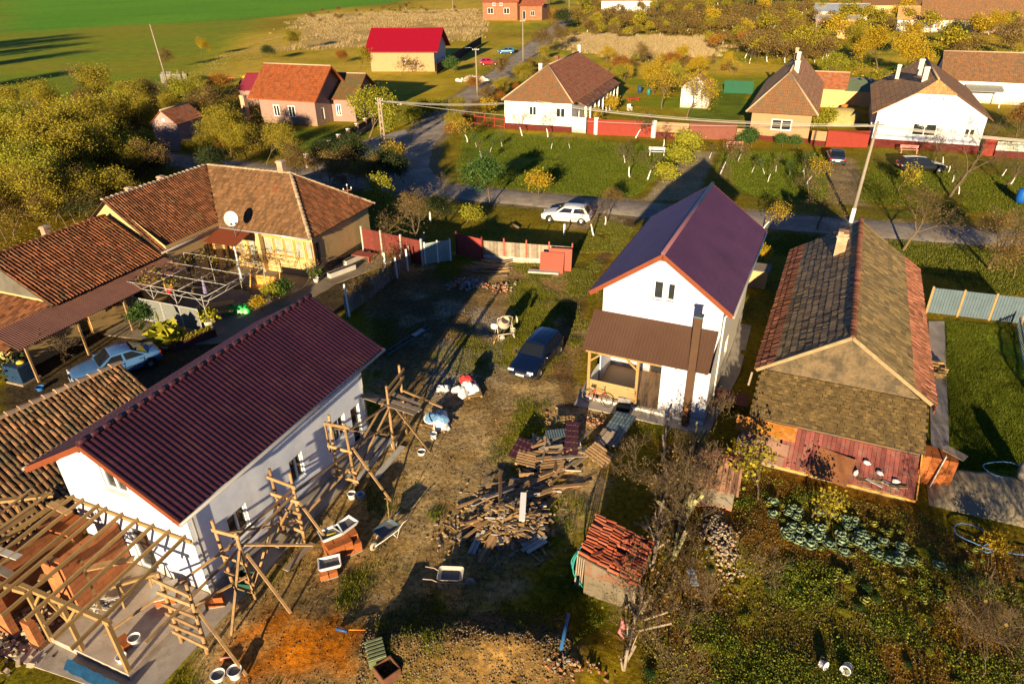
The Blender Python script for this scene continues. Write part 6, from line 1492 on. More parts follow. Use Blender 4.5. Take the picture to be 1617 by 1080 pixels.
def sheet(px, py, rz, z, W, L, mt, label, tilt=(.15, 0), pitch=.2, step=.35, amp=.022):
 p = gp(px, py, z); t = thing('steel_sheet', label, 'roof sheet', tuple(p)); t.rotation_euler = (tilt[0], tilt[1], rz); m_ = MB(); wave_sheet(m_, (-W / 2, -L / 2, 0), XA, YA, W, L, pitch=pitch, step=step, amp=amp, t=.004); m_.build('sheet', mt, t)
sheet(902, 708, -.12, .62, .62, 2.0, MAROON, 'narrow maroon tile profile sheet lying lengthwise over the wood heap', (.22, .05), .2)
sheet(824, 722, -.45, .50, .8, 1.2, MAROON, 'short maroon ribbed sheet at the left end of the wood heap', (.2, .15), .2)
sheet(887, 700, .15, .62, 1.5, .5, GALV, 'short galvanised ribbed sheet across the top of the wood heap', (.2, .0), .12, 0)
sheet(972, 688, -.62, .38, 1.1, 2.3, GALV, 'large pale ribbed steel sheet lying right of the wood heap', (.20, -.12), .18, .5, .015)
boards(944, 705, radians(55), 3, 1.9, 'thick beams propped beside the large pale steel sheet', WOODG, .22, .3)
p = gp(984, 648); TB = thing('tool_box', 'open black tool box standing before the timber porch', 'tool box', tuple(p), -.3)
m_ = MB(); m_.bx(-.34, .34, -.2, .2, 0, .28); m_.build('box', TRIM, TB, bevel=.02); m_ = MB(); m_.beam((-.32, .24, .42), (.32, .24, .42), .04, .36); m_.build('lid', mat('grey_lid', (.25, .24, .24), .35), TB)
def rubble(name, label, px, py, n, rng, seed, mats, sz=(.05, .14), hgt=.2):
 p = gp(px, py); rs = random.Random(seed); m_ = MB()
 for i in range(n):
  x, y = rs.gauss(0, rng[0] * .45), rs.gauss(0, rng[1] * .45); e = max(0, 1 - (x / rng[0]) ** 2 - (y / rng[1]) ** 2)
  gz = ground_z(p.x + x, p.y + y) - p.z
  s_ = rs.uniform(*sz); M_ = Matrix.Rotation(rs.uniform(0, 3), 3, (rs.gauss(0, 1), rs.gauss(0, 1), rs.gauss(0, 1) + .01))
  m_.box((x, y, gz + .02 + hgt * e * rs.random()), (s_ * rs.uniform(.8, 1.8), s_, s_ * rs.uniform(.5, 1)), 0, rs.randrange(len(mats)), rs.random(), M=M_)
 o = m_.build(name, mats); o.location = p; tag(o, label, 'rubble', kind='stuff'); return o
STONE = mat('rubble_stone', (.34, .28, .20), .9, .2, 6, .01, 20, rnd=.3); BRK = mat('broken_brick', (.38, .15, .08), .9, .2, 6, rnd=.3)
rubble('brick_rubble', 'scattered broken bricks before the timber porch', 930, 668, 260, (3.2, .8), 5, [BRK, STONE, WOOD2], (.03, .09), .06)
rubble('brick_rubble', 'small scatter of bricks and shards beside the row of thin boards', 792, 455, 60, (1.4, .9), 6, [BRK, STONE], (.06, .14), .08)
rubble('stone_rubble', 'long heap of pale stones and broken bricks beside the old plank fence', 1135, 862, 480, (.65, 2.0), 7, [STONE, STONE, STONE, mat('pink_brick_bits', (.46, .27, .18), .9, .2, 5, rnd=.3), WOODG], (.03, .085), .25)
rubble('leaf_litter_rubble', 'sawdust chips and small scraps round the firewood heap', 790, 840, 500, (2.7, 2.5), 8, [WOOD2, WOODG, WOOD], (.03, .09), .03)
rubble('debris_heap', 'dim bluish heap of plastic and rubble in the shade beside the boards', 738, 450, 170, (1.3, .9), 9, [mat('blue_grey_debris', (.22, .30, .38), .7, .3, 5, rnd=.4), STONE, BRK], (.07, .22), .35)
rubble('roof_tile_scrap', 'loose scraps at the bottom edge of the garden near the hut', 905, 1066, 60, (1.1, .35), 10, [WOODG, WOOD2, T_RED], (.04, .1), .15)
rubble('stone_rubble', 'pale stones and rubbish at the porch foot left of the slab', 20, 1005, 260, (1.6, 1.6), 14, [STONE, mat('dark_rubble', (.12, .11, .10), .9, .3, 5, rnd=.4)], (.06, .16), .15)
p = gp(597, 1052); GCr = thing('green_crate', 'olive green slatted metal box on the bare soil', 'crate', tuple(p), .35)
m_ = MB(); m_.bx(-.28, .28, -.4, .4, .0, .32); m_.build('body', mat('olive_paint', (.13, .16, .07), .6, .2, 4), GCr)
m_ = MB()
for i in range(6): m_.bx(-.29, .29, -.37 + i * .135, -.37 + i * .135 + .07, .321, .36)
m_.build('slats', mat('olive_paint_light', (.22, .25, .13), .6, .2, 4), GCr)
p = gp(615, 1080); RC = thing('rusty_crate', 'rusty wooden crate cut by the lower picture edge', 'crate', tuple(p), .7)
m_ = MB();
for a, b in (((-.3, -.3), (.3, -.3)), ((.3, -.3), (.3, .3)), ((.3, .3), (-.3, .3)), ((-.3, .3), (-.3, -.3))): m_.beam((*a, .2), (*b, .2), .03, .4)
m_.build('sides', mat('rusty_brown', (.16, .07, .04), .85, .3, 5), RC)
m_ = MB(); m_.tube((0, 0, .03), (.9, .25, .03), .02, n=6); m_.tube((-.05, 0, .06), (.35, .0, .06), .06, .04, n=8, mi=1); o = m_.build('orange_handled_tool', [mat('orange_tool', (.75, .25, .02), .5), mat('blue_tool', (.03, .1, .3), .4)]); o.location = gp(536, 1003, .05); o.rotation_euler = (0, 0, -.3); tag(o, 'orange handled tool lying on the orange sand', 'tool')
m_ = MB(); m_.tube((0, 0, .05), (.35, 1.3, .12), .06, n=8); o = m_.build('blue_pipe', mat('blue_pipe', (.03, .12, .30), .4, .1, 4)); o.location = gp(885, 1050, .03); tag(o, 'dark blue plastic pipe lying in the shade below the ruined hut', 'pipe')
a, b = at(612, 562), at(682, 517); LD = thing('ladder', 'thin grey ladder lying on the shaded yard ground', 'ladder', (a.x, a.y, .05), atan2((b - a).y, (b - a).x)); L_ = (b - a).length
for q in (0, .38): m_ = MB(); m_.beam((0, q, 0), (L_, q, 0), .05, .06); m_.build('stile', GALV, LD)
for i in range(10): m_ = MB(); m_.tube((L_ * (i + .5) / 10, 0, 0), (L_ * (i + .5) / 10, .38, 0), .015, n=5); m_.build('rung', GALV, LD)
m_ = MB(); m_.bx(L_ * .62, L_ * .85, .02, .36, .03, .06); m_.build('tray', WOODW, LD)
def plankon(px1, py1, px2, py2, label, mt, w_=.25, z=.06, z2=None, nm='plank', th=.05):
 a, b = at(px1, py1), at(px2, py2); m_ = MB(); m_.beam((0, 0, z), (b.x - a.x, b.y - a.y, z if z2 is None else z2), w_, th); o = m_.build(nm, mt); o.location = (a.x, a.y, max(0, ground_z(a.x, a.y))); tag(o, label, 'plank'); return o
plankon(592, 757, 636, 706, 'wide bluish limed plank lying beside the rear scaffold', WOODW, .3)
plankon(560, 765, 622, 690, 'long grey plank lying close to the white house wall', WOODW, .22)
plankon(495, 862, 452, 905, 'limed plank lying under the scaffold along the house', WOODG, .25, .12)
plankon(440, 870, 470, 838, 'grey plank on low bricks under the scaffold near the green bin', WOODG, .3, .2)
def fence(name, label, pts, h, t_, mt, post=None, posth=None, pw=.12, step=None, base=None, cat='fence', boardw=.14, gap=.006, wob=.0, mt_base=None):
 """board fence along world points; posts as parts"""
 o = thing(name, label, cat, (pts[0][0], pts[0][1], 0)); rs = random.Random(int(abs(pts[0][0]) * 10)); O = Vector((pts[0][0], pts[0][1], 0)); m_ = MB(); z0 = base or .05
 for (ax, ay), (bx, by) in zip(pts, pts[1:]):
  A, B = Vector((ax, ay, 0)) - O, Vector((bx, by, 0)) - O; L = (B - A).length; n = max(1, int(L / boardw)); u = (B - A) / L
  for i in range(n):
   p, q = A + u * (L * i / n + gap / 2), A + u * (L * (i + 1) / n - gap / 2); hh = h + rs.uniform(-wob, wob); c = (p + q) / 2
   m_.beam(c + Z3 * z0, c + Z3 * hh, t_, (q - p).length, cc=rs.random(), up=u)
 m_.build('boards', mt, o)
 if base:
  m_ = MB()
  for (ax, ay), (bx, by) in zip(pts, pts[1:]): m_.beam((ax - O.x, ay - O.y, base / 2), (bx - O.x, by - O.y, base / 2), t_ + .1, base)
  m_.build('base', mt_base or CONC, o)
 m_ = MB()
 for (ax, ay), (bx, by) in zip(pts, pts[1:]):
  u = Vector((bx - ax, by - ay, 0)).normalized(); nn = Vector((-u.y, u.x, 0)) * (t_ / 2 + .03)
  for z in (z0 + (h - z0) * .18, z0 + (h - z0) * .82): m_.beam(Vector((ax, ay, z)) - O + nn * 1, Vector((bx, by, z)) - O + nn, .05, .08)
 m_.build('rails', post or mt, o)
 if step:
  for (ax, ay), (bx, by) in zip(pts, pts[1:]):
   L = hypot(bx - ax, by - ay); n = max(1, round(L / step))
   for i in range(n + 1):
    x, y = ax + (bx - ax) * i / n - O.x, ay + (by - ay) * i / n - O.y
    m_ = MB(); m_.beam((x, y, 0), (x, y, posth or h + .1), pw, pw, up=(u.x, u.y, 0)); m_.build('post', post or mt, o)
 return o
a, b = at(575, 398), at(668, 420)
fence('metal_gate', 'faded red metal gate panels next to the cream end wall', [(a.x, a.y), (b.x, b.y)], 2.0, .04, REDFENCE, WOODW, 2.15, .13, 1.9, cat='gate', boardw=1.15)
a = at(672, 418); b = at(712, 412)
fence('sheet_fence', 'pale sheet metal fence piece with white posts beside two white tree stems', [(a.x, a.y), (b.x, b.y)], 1.7, .04, mat('pale_green_sheet', (.30, .36, .33), .5, .2, 3), LIME, 1.8, .1, 1.1, boardw=.6)
a = at(722, 402); b = at(762, 412)
fence('metal_gate', 'dark red gate half in shade at the left end of the plank fence', [(a.x, a.y), (b.x, b.y)], 1.75, .04, mat('dark_red_gate', (.32, .05, .04), .7, .15, 2), REDFENCE, 1.9, .1, 2.2, cat='gate', boardw=.9)
a = at(762, 410); b = at(903, 421)
fence('plank_fence', 'grey plank fence with red posts on a whitewashed base', [(a.x, a.y), (b.x, b.y)], 1.55, .03, WOODG, mat('red_post', (.42, .08, .05), .7, .15, 3), 1.85, .1, 1.75, base=.42, mt_base=WHITE_OLD)
p = at(872, 430);
for dx, dy, rz, tilt, W_, H_, lb in ((-.1, -.25, -.22, -.42, 1.75, 1.5, 'orange red sheet leaning in front of another on the plank fence'), (.55, .12, -.22, -.2, 1.7, 1.65, 'taller orange red sheet leaning at the right end of the plank fence')):
 m_ = MB(); m_.bx(-W_ / 2, W_ / 2, -.02, .02, 0, H_); o = m_.build('leaning_sheet', REDSHEET); o.location = (p.x + dx, p.y + dy, .05); o.rotation_euler = (tilt, 0, rz); tag(o, lb, 'sheet')
p = gp(858, 429); m_ = MB(); m_.beam((-1.1, 0, .1), (1.1, -.45, .1), .5, .12); o = m_.build('white_slab', WOODW); o.location = (p.x, p.y - .15, .05); tag(o, 'long pale slab lying below the orange red sheets', 'slab')
a, b = at(548, 500), at(672, 395)
fence('old_board_fence', 'ramshackle dark board fence in the shade along the yard edge', [(a.x, a.y), ((a.x + b.x) / 2 + .2, (a.y + b.y) / 2), (b.x, b.y)], 1.25, .025, WOODG, WOODG, 1.5, .1, 1.6, boardw=.13, gap=.06, wob=.2)
for i, (px, py, h) in enumerate(((552, 500, 2.3), (612, 445, 2.2), (645, 428, 1.7), (628, 440, 1.6))):
 p = gp(px, py); m_ = MB(); m_.beam((0, 0, 0), (-.05, 0, h), .11, .11); o = m_.build('fence_post', LIME); o.location = p; tag(o, ['whitewashed post at the near end of the ramshackle fence', 'tall whitewashed post in the middle of the ramshackle fence', 'short pale post at the far end of the ramshackle fence', 'short pale post third along the ramshackle fence'][i], 'post', 'whitewashed posts along the yard edge')
for (px1, py1, px2, py2, lb) in ((545, 420, 583, 402, 'pale stone trough along the cream end wall path'), (520, 440, 560, 425, 'second pale trough beside the shaded path')):
 a, b = at(px1, py1), at(px2, py2); m_ = MB(); m_.beam((0, 0, .2), (b.x - a.x, b.y - a.y, .2), .4, .4); m_.beam((0, 0, .403), (b.x - a.x, b.y - a.y, .403), .28, .006, 1); o = m_.build('planting_trough', [CONC_L, mat('soil', (.06, .045, .03))]); o.location = (a.x, a.y, 0); tag(o, lb, 'trough')
p = gp(575, 412); m_ = MB(); m_.box((0, 0, .5), (1.6, .9, .05)); m_.box((-.6, 0, .25), (.06, .6, .5)); m_.box((.6, 0, .25), (.06, .6, .5)); o = m_.build('red_covered_table', mat('dull_red', (.30, .08, .06), .7, .1, 3)); o.location = p; o.rotation_euler = (0, 0, -.38); tag(o, 'low table with a dull red top beside the cream end wall', 'table')
H_O, H_T = tuple(at(921, 938)[:2]), 24
HU = thing('ruined_hut', 'small ruined brick hut with slipped red tiles and patchy plaster', 'hut', (*H_O, 0), -radians(H_T))
hw_, hd_ = 1.75, 1.75; zf, zb2 = 1.55, 2.35
HUTW = mat('patchy_plaster', (0.155, 0.128, 0.0878), .95, .2, 2.5, .01, 20, dirt=(.075, .062, .045), dscale=2.0, dthr=.55, fine=.12)
HUTB = brickmat('crumbling_brick', (0.216, 0.081, 0.0405), (0.257, 0.108, 0.054), (.14, .11, .08), .26, .09, .015, .008, stain=(.17, .13, .09), sthr=.52)
mb = MB(); O0 = Vector((0, 0, 0))
def hwall(P, u, L, out, za, zb_, zs):
 P = Vector(P); u = Vector(u)
 mb.add([P, P + u * L, P + u * L + Z3 * zs, P + Z3 * zs], [(0, 1, 2, 3)], 0)
 mb.add([P + Z3 * zs, P + u * L + Z3 * zs, P + u * L + Z3 * zb_, P + Z3 * za], [(0, 1, 2, 3)], 1)
def hw4(a, b, za, zb_):
 a, b = Vector(a), Vector(b); mb.add([a, b, b + Z3 * 1.0, a + Z3 * 1.0], [(0, 1, 2, 3)], 0); mb.add([a + Z3, b + Z3, b + Z3 * zb_, a + Z3 * za], [(0, 1, 2, 3)], 1)
hw4((0, 0, 0), (hw_, 0, 0), 1.98, 1.42); hw4((hw_, 0, 0), (hw_, hd_, 0), 1.42, 1.42); hw4((hw_, hd_, 0), (0, hd_, 0), 1.42, 1.98); hw4((0, hd_, 0), (0, 0, 0), 1.98, 1.98)
mb.build('wall', [HUTW, HUTB], HU)
rm = MB(); hv = Vector((-2.15, 0, .68))
tile_mesh(rm, (hw_ + .2, -.15, 1.40), YA, hv, [(0, 0), (2.15, 0), (2.15, 2.25), (0, 2.25)], .145, .36, 'barrel', 61, 0, 1, 3.0, skip=.05, amp=.06)
rs = random.Random(5)
for i in range(9):
 x, b = rs.uniform(.2, 1.7), rs.uniform(.2, 1.8); C = Vector((x, b, 1.40 + (hw_ + .2 - x) * .316 + .10)); M_ = Matrix.Rotation(rs.uniform(-1, 1), 3, 'Z') @ Matrix.Rotation(rs.uniform(-.2, .4), 3, 'X'); rm.box(C, (.34, .15, .025), 0, 0, rs.random(), M=M_)
rm.build('roof', [T_HUT, TGAP], HU)
for i in range(6): m_ = MB(); m_.beam((.05 + i * .32, -.13, 1.90 - i * .1), (.05 + i * .32, .1, 1.90 - i * .1), .06, .08); m_.build('rafter_end', WOODG, HU)
m_ = MB(); m_.beam((hw_ + .12, -.2, 0), (hw_ + .1, -.15, 1.45), .1, .1); m_.build('prop', WOODG, HU)
GH = mat('green_hose', (.02, .30, .17), .4, .1, 4)
p = at(905, 930); GHo = thing('garden_hose', 'green hose hanging in loops on the left wall of the ruined hut', 'hose', (p.x, p.y, 0)); rs = random.Random(3)
for k in range(3):
 m_ = MB(); pts = []
 for i in range(14): t_ = i / 13; pts.append((.35 - .35 * sin(pi * t_) * (1 + .2 * k) + .05 * k, .55 - .55 * t_ + .1 * k + .2 * t_ * k * .3, 1.5 - 1.45 * t_ + .06 * sin(t_ * 9 + k)))
 m_.path(pts, .022, 6); m_.build('loop', GH if k != 1 else mat('blue_hose', (.03, .20, .42), .4), GHo)
m_ = MB()
for k in range(4): m_.beam((.1 + .08 * k, .05, .0), (.25 + .08 * k, .5, 1.4), .05, .03)
o = m_.build('leaning_laths', WOODG); o.location = (p.x - .05, p.y, 0); tag(o, 'grey laths leaning on the left wall of the ruined hut', 'laths')
p = gp(980, 1010); m_ = MB(); m_.path([(0, 0, .9), (.05, .05, .5), (-.05, .1, .2), (.1, .0, .02)], [.04, .09, .06, .03], 7); o = m_.build('pink_cloth', mat('pink_cloth', (.62, .18, .20), .8, .25, 9)); o.location = p; tag(o, 'pink and white rag hanging on a fence stake below the hut', 'rag')
def rough_fence(px1, py1, px2, py2, n, h, label, seed, mt=WOODG, name='rickety_fence', lean=.15, w_=.12):
 a, b = at(px1, py1), at(px2, py2); t = thing(name, label, 'fence', (a.x, a.y, 0)); rs = random.Random(seed); m_ = MB(); d = (b - a)
 for i in range(n):
  f = (i + rs.uniform(-.3, .3)) / max(1, n - 1); p = d * f; hh = h * rs.uniform(.55, 1.1)
  m_.beam((p.x, p.y, -.05), (p.x + rs.gauss(.15, lean * 2.2), p.y + rs.gauss(0, lean), hh), w_ * rs.uniform(.7, 1.4), .03, cc=rs.random(), up=(d.x, d.y, 0))
 m_.build('boards', mt, t)
 m_ = MB(); m_.beam((0, .03, h * .3), (d.x, d.y + .03, h * .33), .05, .07); m_.beam((0, .03, h * .7), (d.x * .9, d.y * .9 + .03, h * .72), .05, .07); m_.build('rails', mt, t)
 for i in range(3):
  f = i / 2; m_ = MB(); m_.tube((d.x * f, d.y * f, -.1), (d.x * f + rs.gauss(0, .08), d.y * f, h * 1.1), .06, .05, 7); m_.build('post', mt, t)
 return t
MOSSW = mat('mossy_board', (.27, .25, .11), .9, .3, 3, .006, 25, rnd=.35, dirt=(.30, .26, .18), dscale=2)
rough_fence(1078, 830, 1096, 712, 24, 1.5, 'leaning mossy plank fence rising towards the white gabled house', 1, MOSSW)
rough_fence(1062, 885, 1088, 775, 16, 1.3, 'ruined mossy fence boards beside the stone heap', 2, MOSSW, lean=.25)
rough_fence(1030, 900, 1046, 770, 18, 1.15, 'thin rickety stake fence behind the ruined hut', 3, WOODG, lean=.2, w_=.07)
rough_fence(985, 1060, 1012, 960, 9, 1.0, 'broken stake fence below the ruined hut', 4, WOODG, lean=.25, w_=.07)
rough_fence(1046, 760, 1052, 672, 10, .9, 'low shaded stake fence near the end of the concrete path', 5, WOODG, lean=.1, w_=.06)
S_O = tuple(at(1095, 800)[:2])
SH2 = thing('small_shed', 'small grey rendered shed with a collapsing board roof behind the bare bushes', 'shed', (*S_O, 0), -radians(22))
m_ = MB(); m_.bx(0, 1.5, 0, 1.3, 0, .35, 1); m_.bx(0, 1.5, 0, 1.3, .35, 1.15, 0); m_.build('wall', [mat('grey_board_render', (0.176, 0.149, 0.115), .9, .2, 3), mat('dull_brick', (.30, .14, .09), .9, .2, 5)], SH2)
m_ = MB(); rs = random.Random(6)
for i in range(17): m_.beam((-.15 + i * .11, -.15 + rs.uniform(-.08, .08), 1.2 + rs.uniform(-.03, .05)), (-.15 + i * .11 + rs.uniform(-.05, .05), 1.7 + rs.uniform(-.1, .1), 1.75 + rs.uniform(-.05, .08)), .10, .025, cc=rs.random())
m_.build('board_roof', mat('reddish_old_board', (.30, .16, .10), .9, .3, 3, rnd=.4), SH2)
m_ = MB()
for i in range(10): m_.box((rs.uniform(.1, 1.5), rs.uniform(1.1, 1.7), 1.85 + rs.uniform(-.05, .1)), (.3, .2, .03), rs.uniform(0, 3), cc=rs.random())
m_.build('loose_tiles', T_RED, SH2)
m_ = MB();
for i in range(7): m_.box((0, i * .11, .03 + .01 * (i % 2)), (.28, .1, .02))
o = m_.build('blue_grey_grate', mat('blue_grey_steel', (.30, .35, .42), .5, .15, 5)); o.location = gp(1097, 925, .05); tag(o, 'short blue grey slatted grate lying at the fence foot', 'grate')
p0 = at(1560, 785); TP = thing('sheeted_heap', 'wide heap covered with taut tan sheeting, right of the orange brick stack', 'sheeted heap', (p0.x, p0.y, 0), -radians(24)); V = []; nu, nv = 44, 24
for i in range(nu + 1):
 for j in range(nv + 1):
  x = -2.3 + 6.6 * i / nu; y = -1.5 + 2.9 * j / nv
  ex = min(1, (x + 2.3) / .9, (4.3 - x) / .6); ey = min(1, (y + 1.5) / 1.7, (1.4 - y) / .5)
  hgt = .62 * max(0, min(ex, 1)) ** .6 * max(0, min(ey, 1)) ** .75 * (.75 + .25 * sin(x * 1.3 + 1)) + .03 * sin(x * 7 + y * 2) * max(0, ey)
  V.append((x, y, .02 + max(0, hgt)))
m_ = MB(); m_.add(V, [(i * (nv + 1) + j, (i + 1) * (nv + 1) + j, (i + 1) * (nv + 1) + j + 1, i * (nv + 1) + j + 1) for i in range(nu) for j in range(nv)], smooth=True); m_.build('sheeting', mat('tan_sheeting', (0.3, 0.25, 0.16), .75, .12, 1.5, .01, 8), TP)
BH = mat('light_blue_hose', (.10, .22, .48), .35, .08, 4)
HO = thing('garden_hose', 'light blue hose lying in one big loop on the garden soil', 'hose', tuple(gp(1540, 860)))
pts = [gp(a, b, .16) - gp(1540, 860) for a, b in ((1640, 885), (1617, 882), (1590, 877), (1567, 868), (1560, 852), (1543, 838), (1522, 831), (1508, 833), (1505, 843), (1517, 853), (1535, 861), (1555, 870), (1567, 873), (1572, 869), (1565, 863), (1552, 866), (1548, 872), (1558, 877), (1568, 873))]
sm = []
for i in range(len(pts) - 1):
 a, b, c, d = pts[max(0, i - 1)], pts[i], pts[i + 1], pts[min(len(pts) - 1, i + 2)]
 for k in range(6):
  t = k / 6; sm.append(b * 1.0 + (c - a) * .5 * t + (a * 2 - b * 5 + c * 4 - d) * .5 * t * t + (-a + b * 3 - c * 3 + d) * .5 * t ** 3)
m_ = MB(); m_.path(sm, .022, 6); m_.build('hose', BH, HO)
p = at(1614, 770); m_ = MB(); m_.lathe([(.001, 0), (.33, 0), (.37, .3), (.37, .85), (.28, 1.0), (.001, 1.03)], n=18); o = m_.build('cream_drum', mat('cream_drum', (0.34, 0.31, 0.26), .5, .08, 2)); o.location = (p.x, p.y, .3); tag(o, 'cream plastic drum at the picture edge behind the tan sheeting', 'drum')
m_ = MB(); pts = [(-.6 + .8 * cos(t_ * .4), .5 * sin(t_ * .4), .9 + .05 * sin(t_)) for t_ in range(12)]; m_.path(pts, .02, 6); o = m_.build('hose_coil', BH); o.location = (p.x - .3, p.y + .3, -.1); tag(o, 'pale blue hose end curling beside the cream drum', 'hose')
a, b = at(1462, 494), at(1612, 512)
fence('galvanised_fence', 'tall galvanised sheet fence with a gate leading to the narrow path', [(a.x, a.y), (b.x, b.y)], 1.75, .03, GALV, WOOD, 1.85, .12, 2.0, boardw=.16, gap=.014)
a, b = at(1622, 620), at(1605, 520)
fence('low_wire_fence', 'thin grey fence at the right edge of the small lawn', [(a.x, a.y), (b.x, b.y)], .9, .03, GALV, GALV, 1.0, .06, 2.5, boardw=.4, gap=.3)
tag((pp := MB(), pp.prism(PX((1466, 508), (1491, 508), (1499, 712), (1470, 722)), -.1, .045), pp.build('garden_path', CONC))[-1], kind='structure')
p = gp(1478, 590); FW = thing('firewood_stack', 'short stack of split logs against the barn side on the path', 'firewood', tuple(p), -radians(24)); rs = random.Random(3); m_ = MB()
for i in range(22): x, y = rs.uniform(-.2, .3), rs.uniform(-.7, .7); m_.box((x, y, .08 + .35 * rs.random()), (.4, .13, .12), rs.uniform(-.4, .4), 0, rs.random())
m_.build('logs', WOOD, FW)
p = gp(1183, 500); SH3 = thing('small_outhouse', 'low rendered outhouse between the white gabled house and the barn', 'outhouse', (*at(1192, 450)[:2], 0), -radians(25)); m_ = MB(); m_.bx(-.7, .7, -.6, .6, 0, 1.3); m_.build('wall', CREAM, SH3); m_ = MB(); m_.bx(-.85, .85, -.75, .75, 1.3, 1.36); m_.build('roof', WOODG, SH3)
m_ = MB(); m_.beam((-.9, 0, .5), (.9, 0, .5), 1.2, .03); m_.beam((-.8, -.5, 0), (-.8, -.5, .5), .05, .05); m_.beam((.8, -.5, 0), (.8, -.5, .5), .05, .05); m_.beam((0, .5, 0), (0, .5, .5), .05, .05); o = m_.build('rusty_sheet', mat('rust_sheet', (.17, .06, .05), .7, .2, 3)); o.location = gp(1150, 640); o.rotation_euler = (0, 0, -.4); tag(o, 'rusty sheet on low stakes between the house footing and the barn', 'sheet')
boards(1200, 640 + 40, 1.2, 3, 1.2, 'loose boards in the passage beside the barn corner', WOODG)
def bicycle(p, rz, label):
 t = thing('bicycle', label, 'bicycle', tuple(p), rz); t.rotation_euler = (radians(-8), 0, rz)
 R = .33; X0, X1 = -.52, .54
 for x in (X0, X1):
  m_ = MB(); pts = [(x + R * cos(a), 0, R + R * sin(a)) for a in np.linspace(0, 2 * pi, 29)]; m_.path(pts, .020, 6, cap=False); wo = m_.build('wheel', BLACK, t)
  m_ = MB(); pts = [(x + (R - .03) * cos(a), 0, R + (R - .03) * sin(a)) for a in np.linspace(0, 2 * pi, 29)]; m_.path(pts, .010, 5, cap=False)
  for k in range(14):
   a = 2 * pi * k / 14; m_.tube((x, 0, R), (x + (R - .03) * cos(a), 0, R + (R - .03) * sin(a)), .002, n=3, cap=False)
  m_.tube((x, -.04, R), (x, .04, R), .025, n=8); m_.build('rim', STEEL, wo)
 fr = mat('bike_red', (.40, .03, .02), .3, .1, 3, clear=.5); bb = (-.05, 0, .28); st = (-.20, 0, .80); hd = (.36, 0, .78); hd2 = (.40, 0, .66)
 m_ = MB()
 for a, b in ((bb, st), (st, hd), (bb, hd2), (hd, hd2), (bb, (X0, 0, R)), ((-.17, 0, .70), (X0, 0, R))): m_.tube(a, b, .017, n=6)
 m_.build('frame', fr, t)
 m_ = MB(); m_.tube(hd2, (X1, 0, R), .015, n=6); m_.tube(hd, (.33, 0, .95), .014, n=6); m_.build('fork', BLACK, t)
 m_ = MB(); m_.path([(.30, -.29, 1.0), (.34, -.1, .97), (.34, .1, .97), (.30, .29, 1.0)], .014, 6); m_.build('handlebar', BLACK, t)
 m_ = MB(); m_.tube((-.20, 0, .8), (-.23, 0, .92), .013, n=6); m_.box((-.24, 0, .95), (.26, .14, .05)); m_.build('saddle', BLACK, t, bevel=.01)
 m_ = MB(); m_.lathe([(.001, -.01), (.09, -.01), (.09, .01), (.001, .01)], (-.05, -.03, .28), 16, M=Matrix.Rotation(pi / 2, 3, 'X')); m_.beam((-.05, -.06, .28), (.05, -.06, .14), .02, .02); m_.beam((-.05, .06, .28), (-.15, .06, .42), .02, .02); m_.build('crank', STEEL, t)
 return t
q = lf(WH_O, WH_T, [(-5.35, PZ - .42)])[0]; bicycle((*q, .05), -radians(WH_T) - .08, 'red bicycle leaning on the porch step under the board rail')
# --- THE STREET'S OTHER SIDE AND FARTHER HOUSES
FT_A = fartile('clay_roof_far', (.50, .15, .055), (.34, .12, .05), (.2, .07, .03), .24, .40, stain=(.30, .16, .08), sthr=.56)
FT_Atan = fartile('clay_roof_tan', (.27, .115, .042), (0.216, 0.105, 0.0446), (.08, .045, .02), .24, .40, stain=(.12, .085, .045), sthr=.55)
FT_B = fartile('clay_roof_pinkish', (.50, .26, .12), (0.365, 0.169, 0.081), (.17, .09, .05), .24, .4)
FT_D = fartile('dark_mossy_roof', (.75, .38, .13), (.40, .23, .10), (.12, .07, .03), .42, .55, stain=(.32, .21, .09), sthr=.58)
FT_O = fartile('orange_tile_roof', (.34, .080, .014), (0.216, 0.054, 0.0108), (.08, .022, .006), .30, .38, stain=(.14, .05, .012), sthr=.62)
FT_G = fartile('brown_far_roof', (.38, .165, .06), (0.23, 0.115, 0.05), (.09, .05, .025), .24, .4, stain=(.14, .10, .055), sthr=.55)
REDROOF = mat('bright_red_sheet_roof', (0.257, 0.0054, 0.0189), .45, .05, 1.5)
def facade_window(parent, O, u, out, x0, x1, z0, z1, frame=PVC, glass=GLASS, mull=1, name='window'):
 return window(parent, O, u, out, x0, x1, z0, z1, frame=frame, glass=glass, mull=mull, depth=.05, fw=.12, name=name)
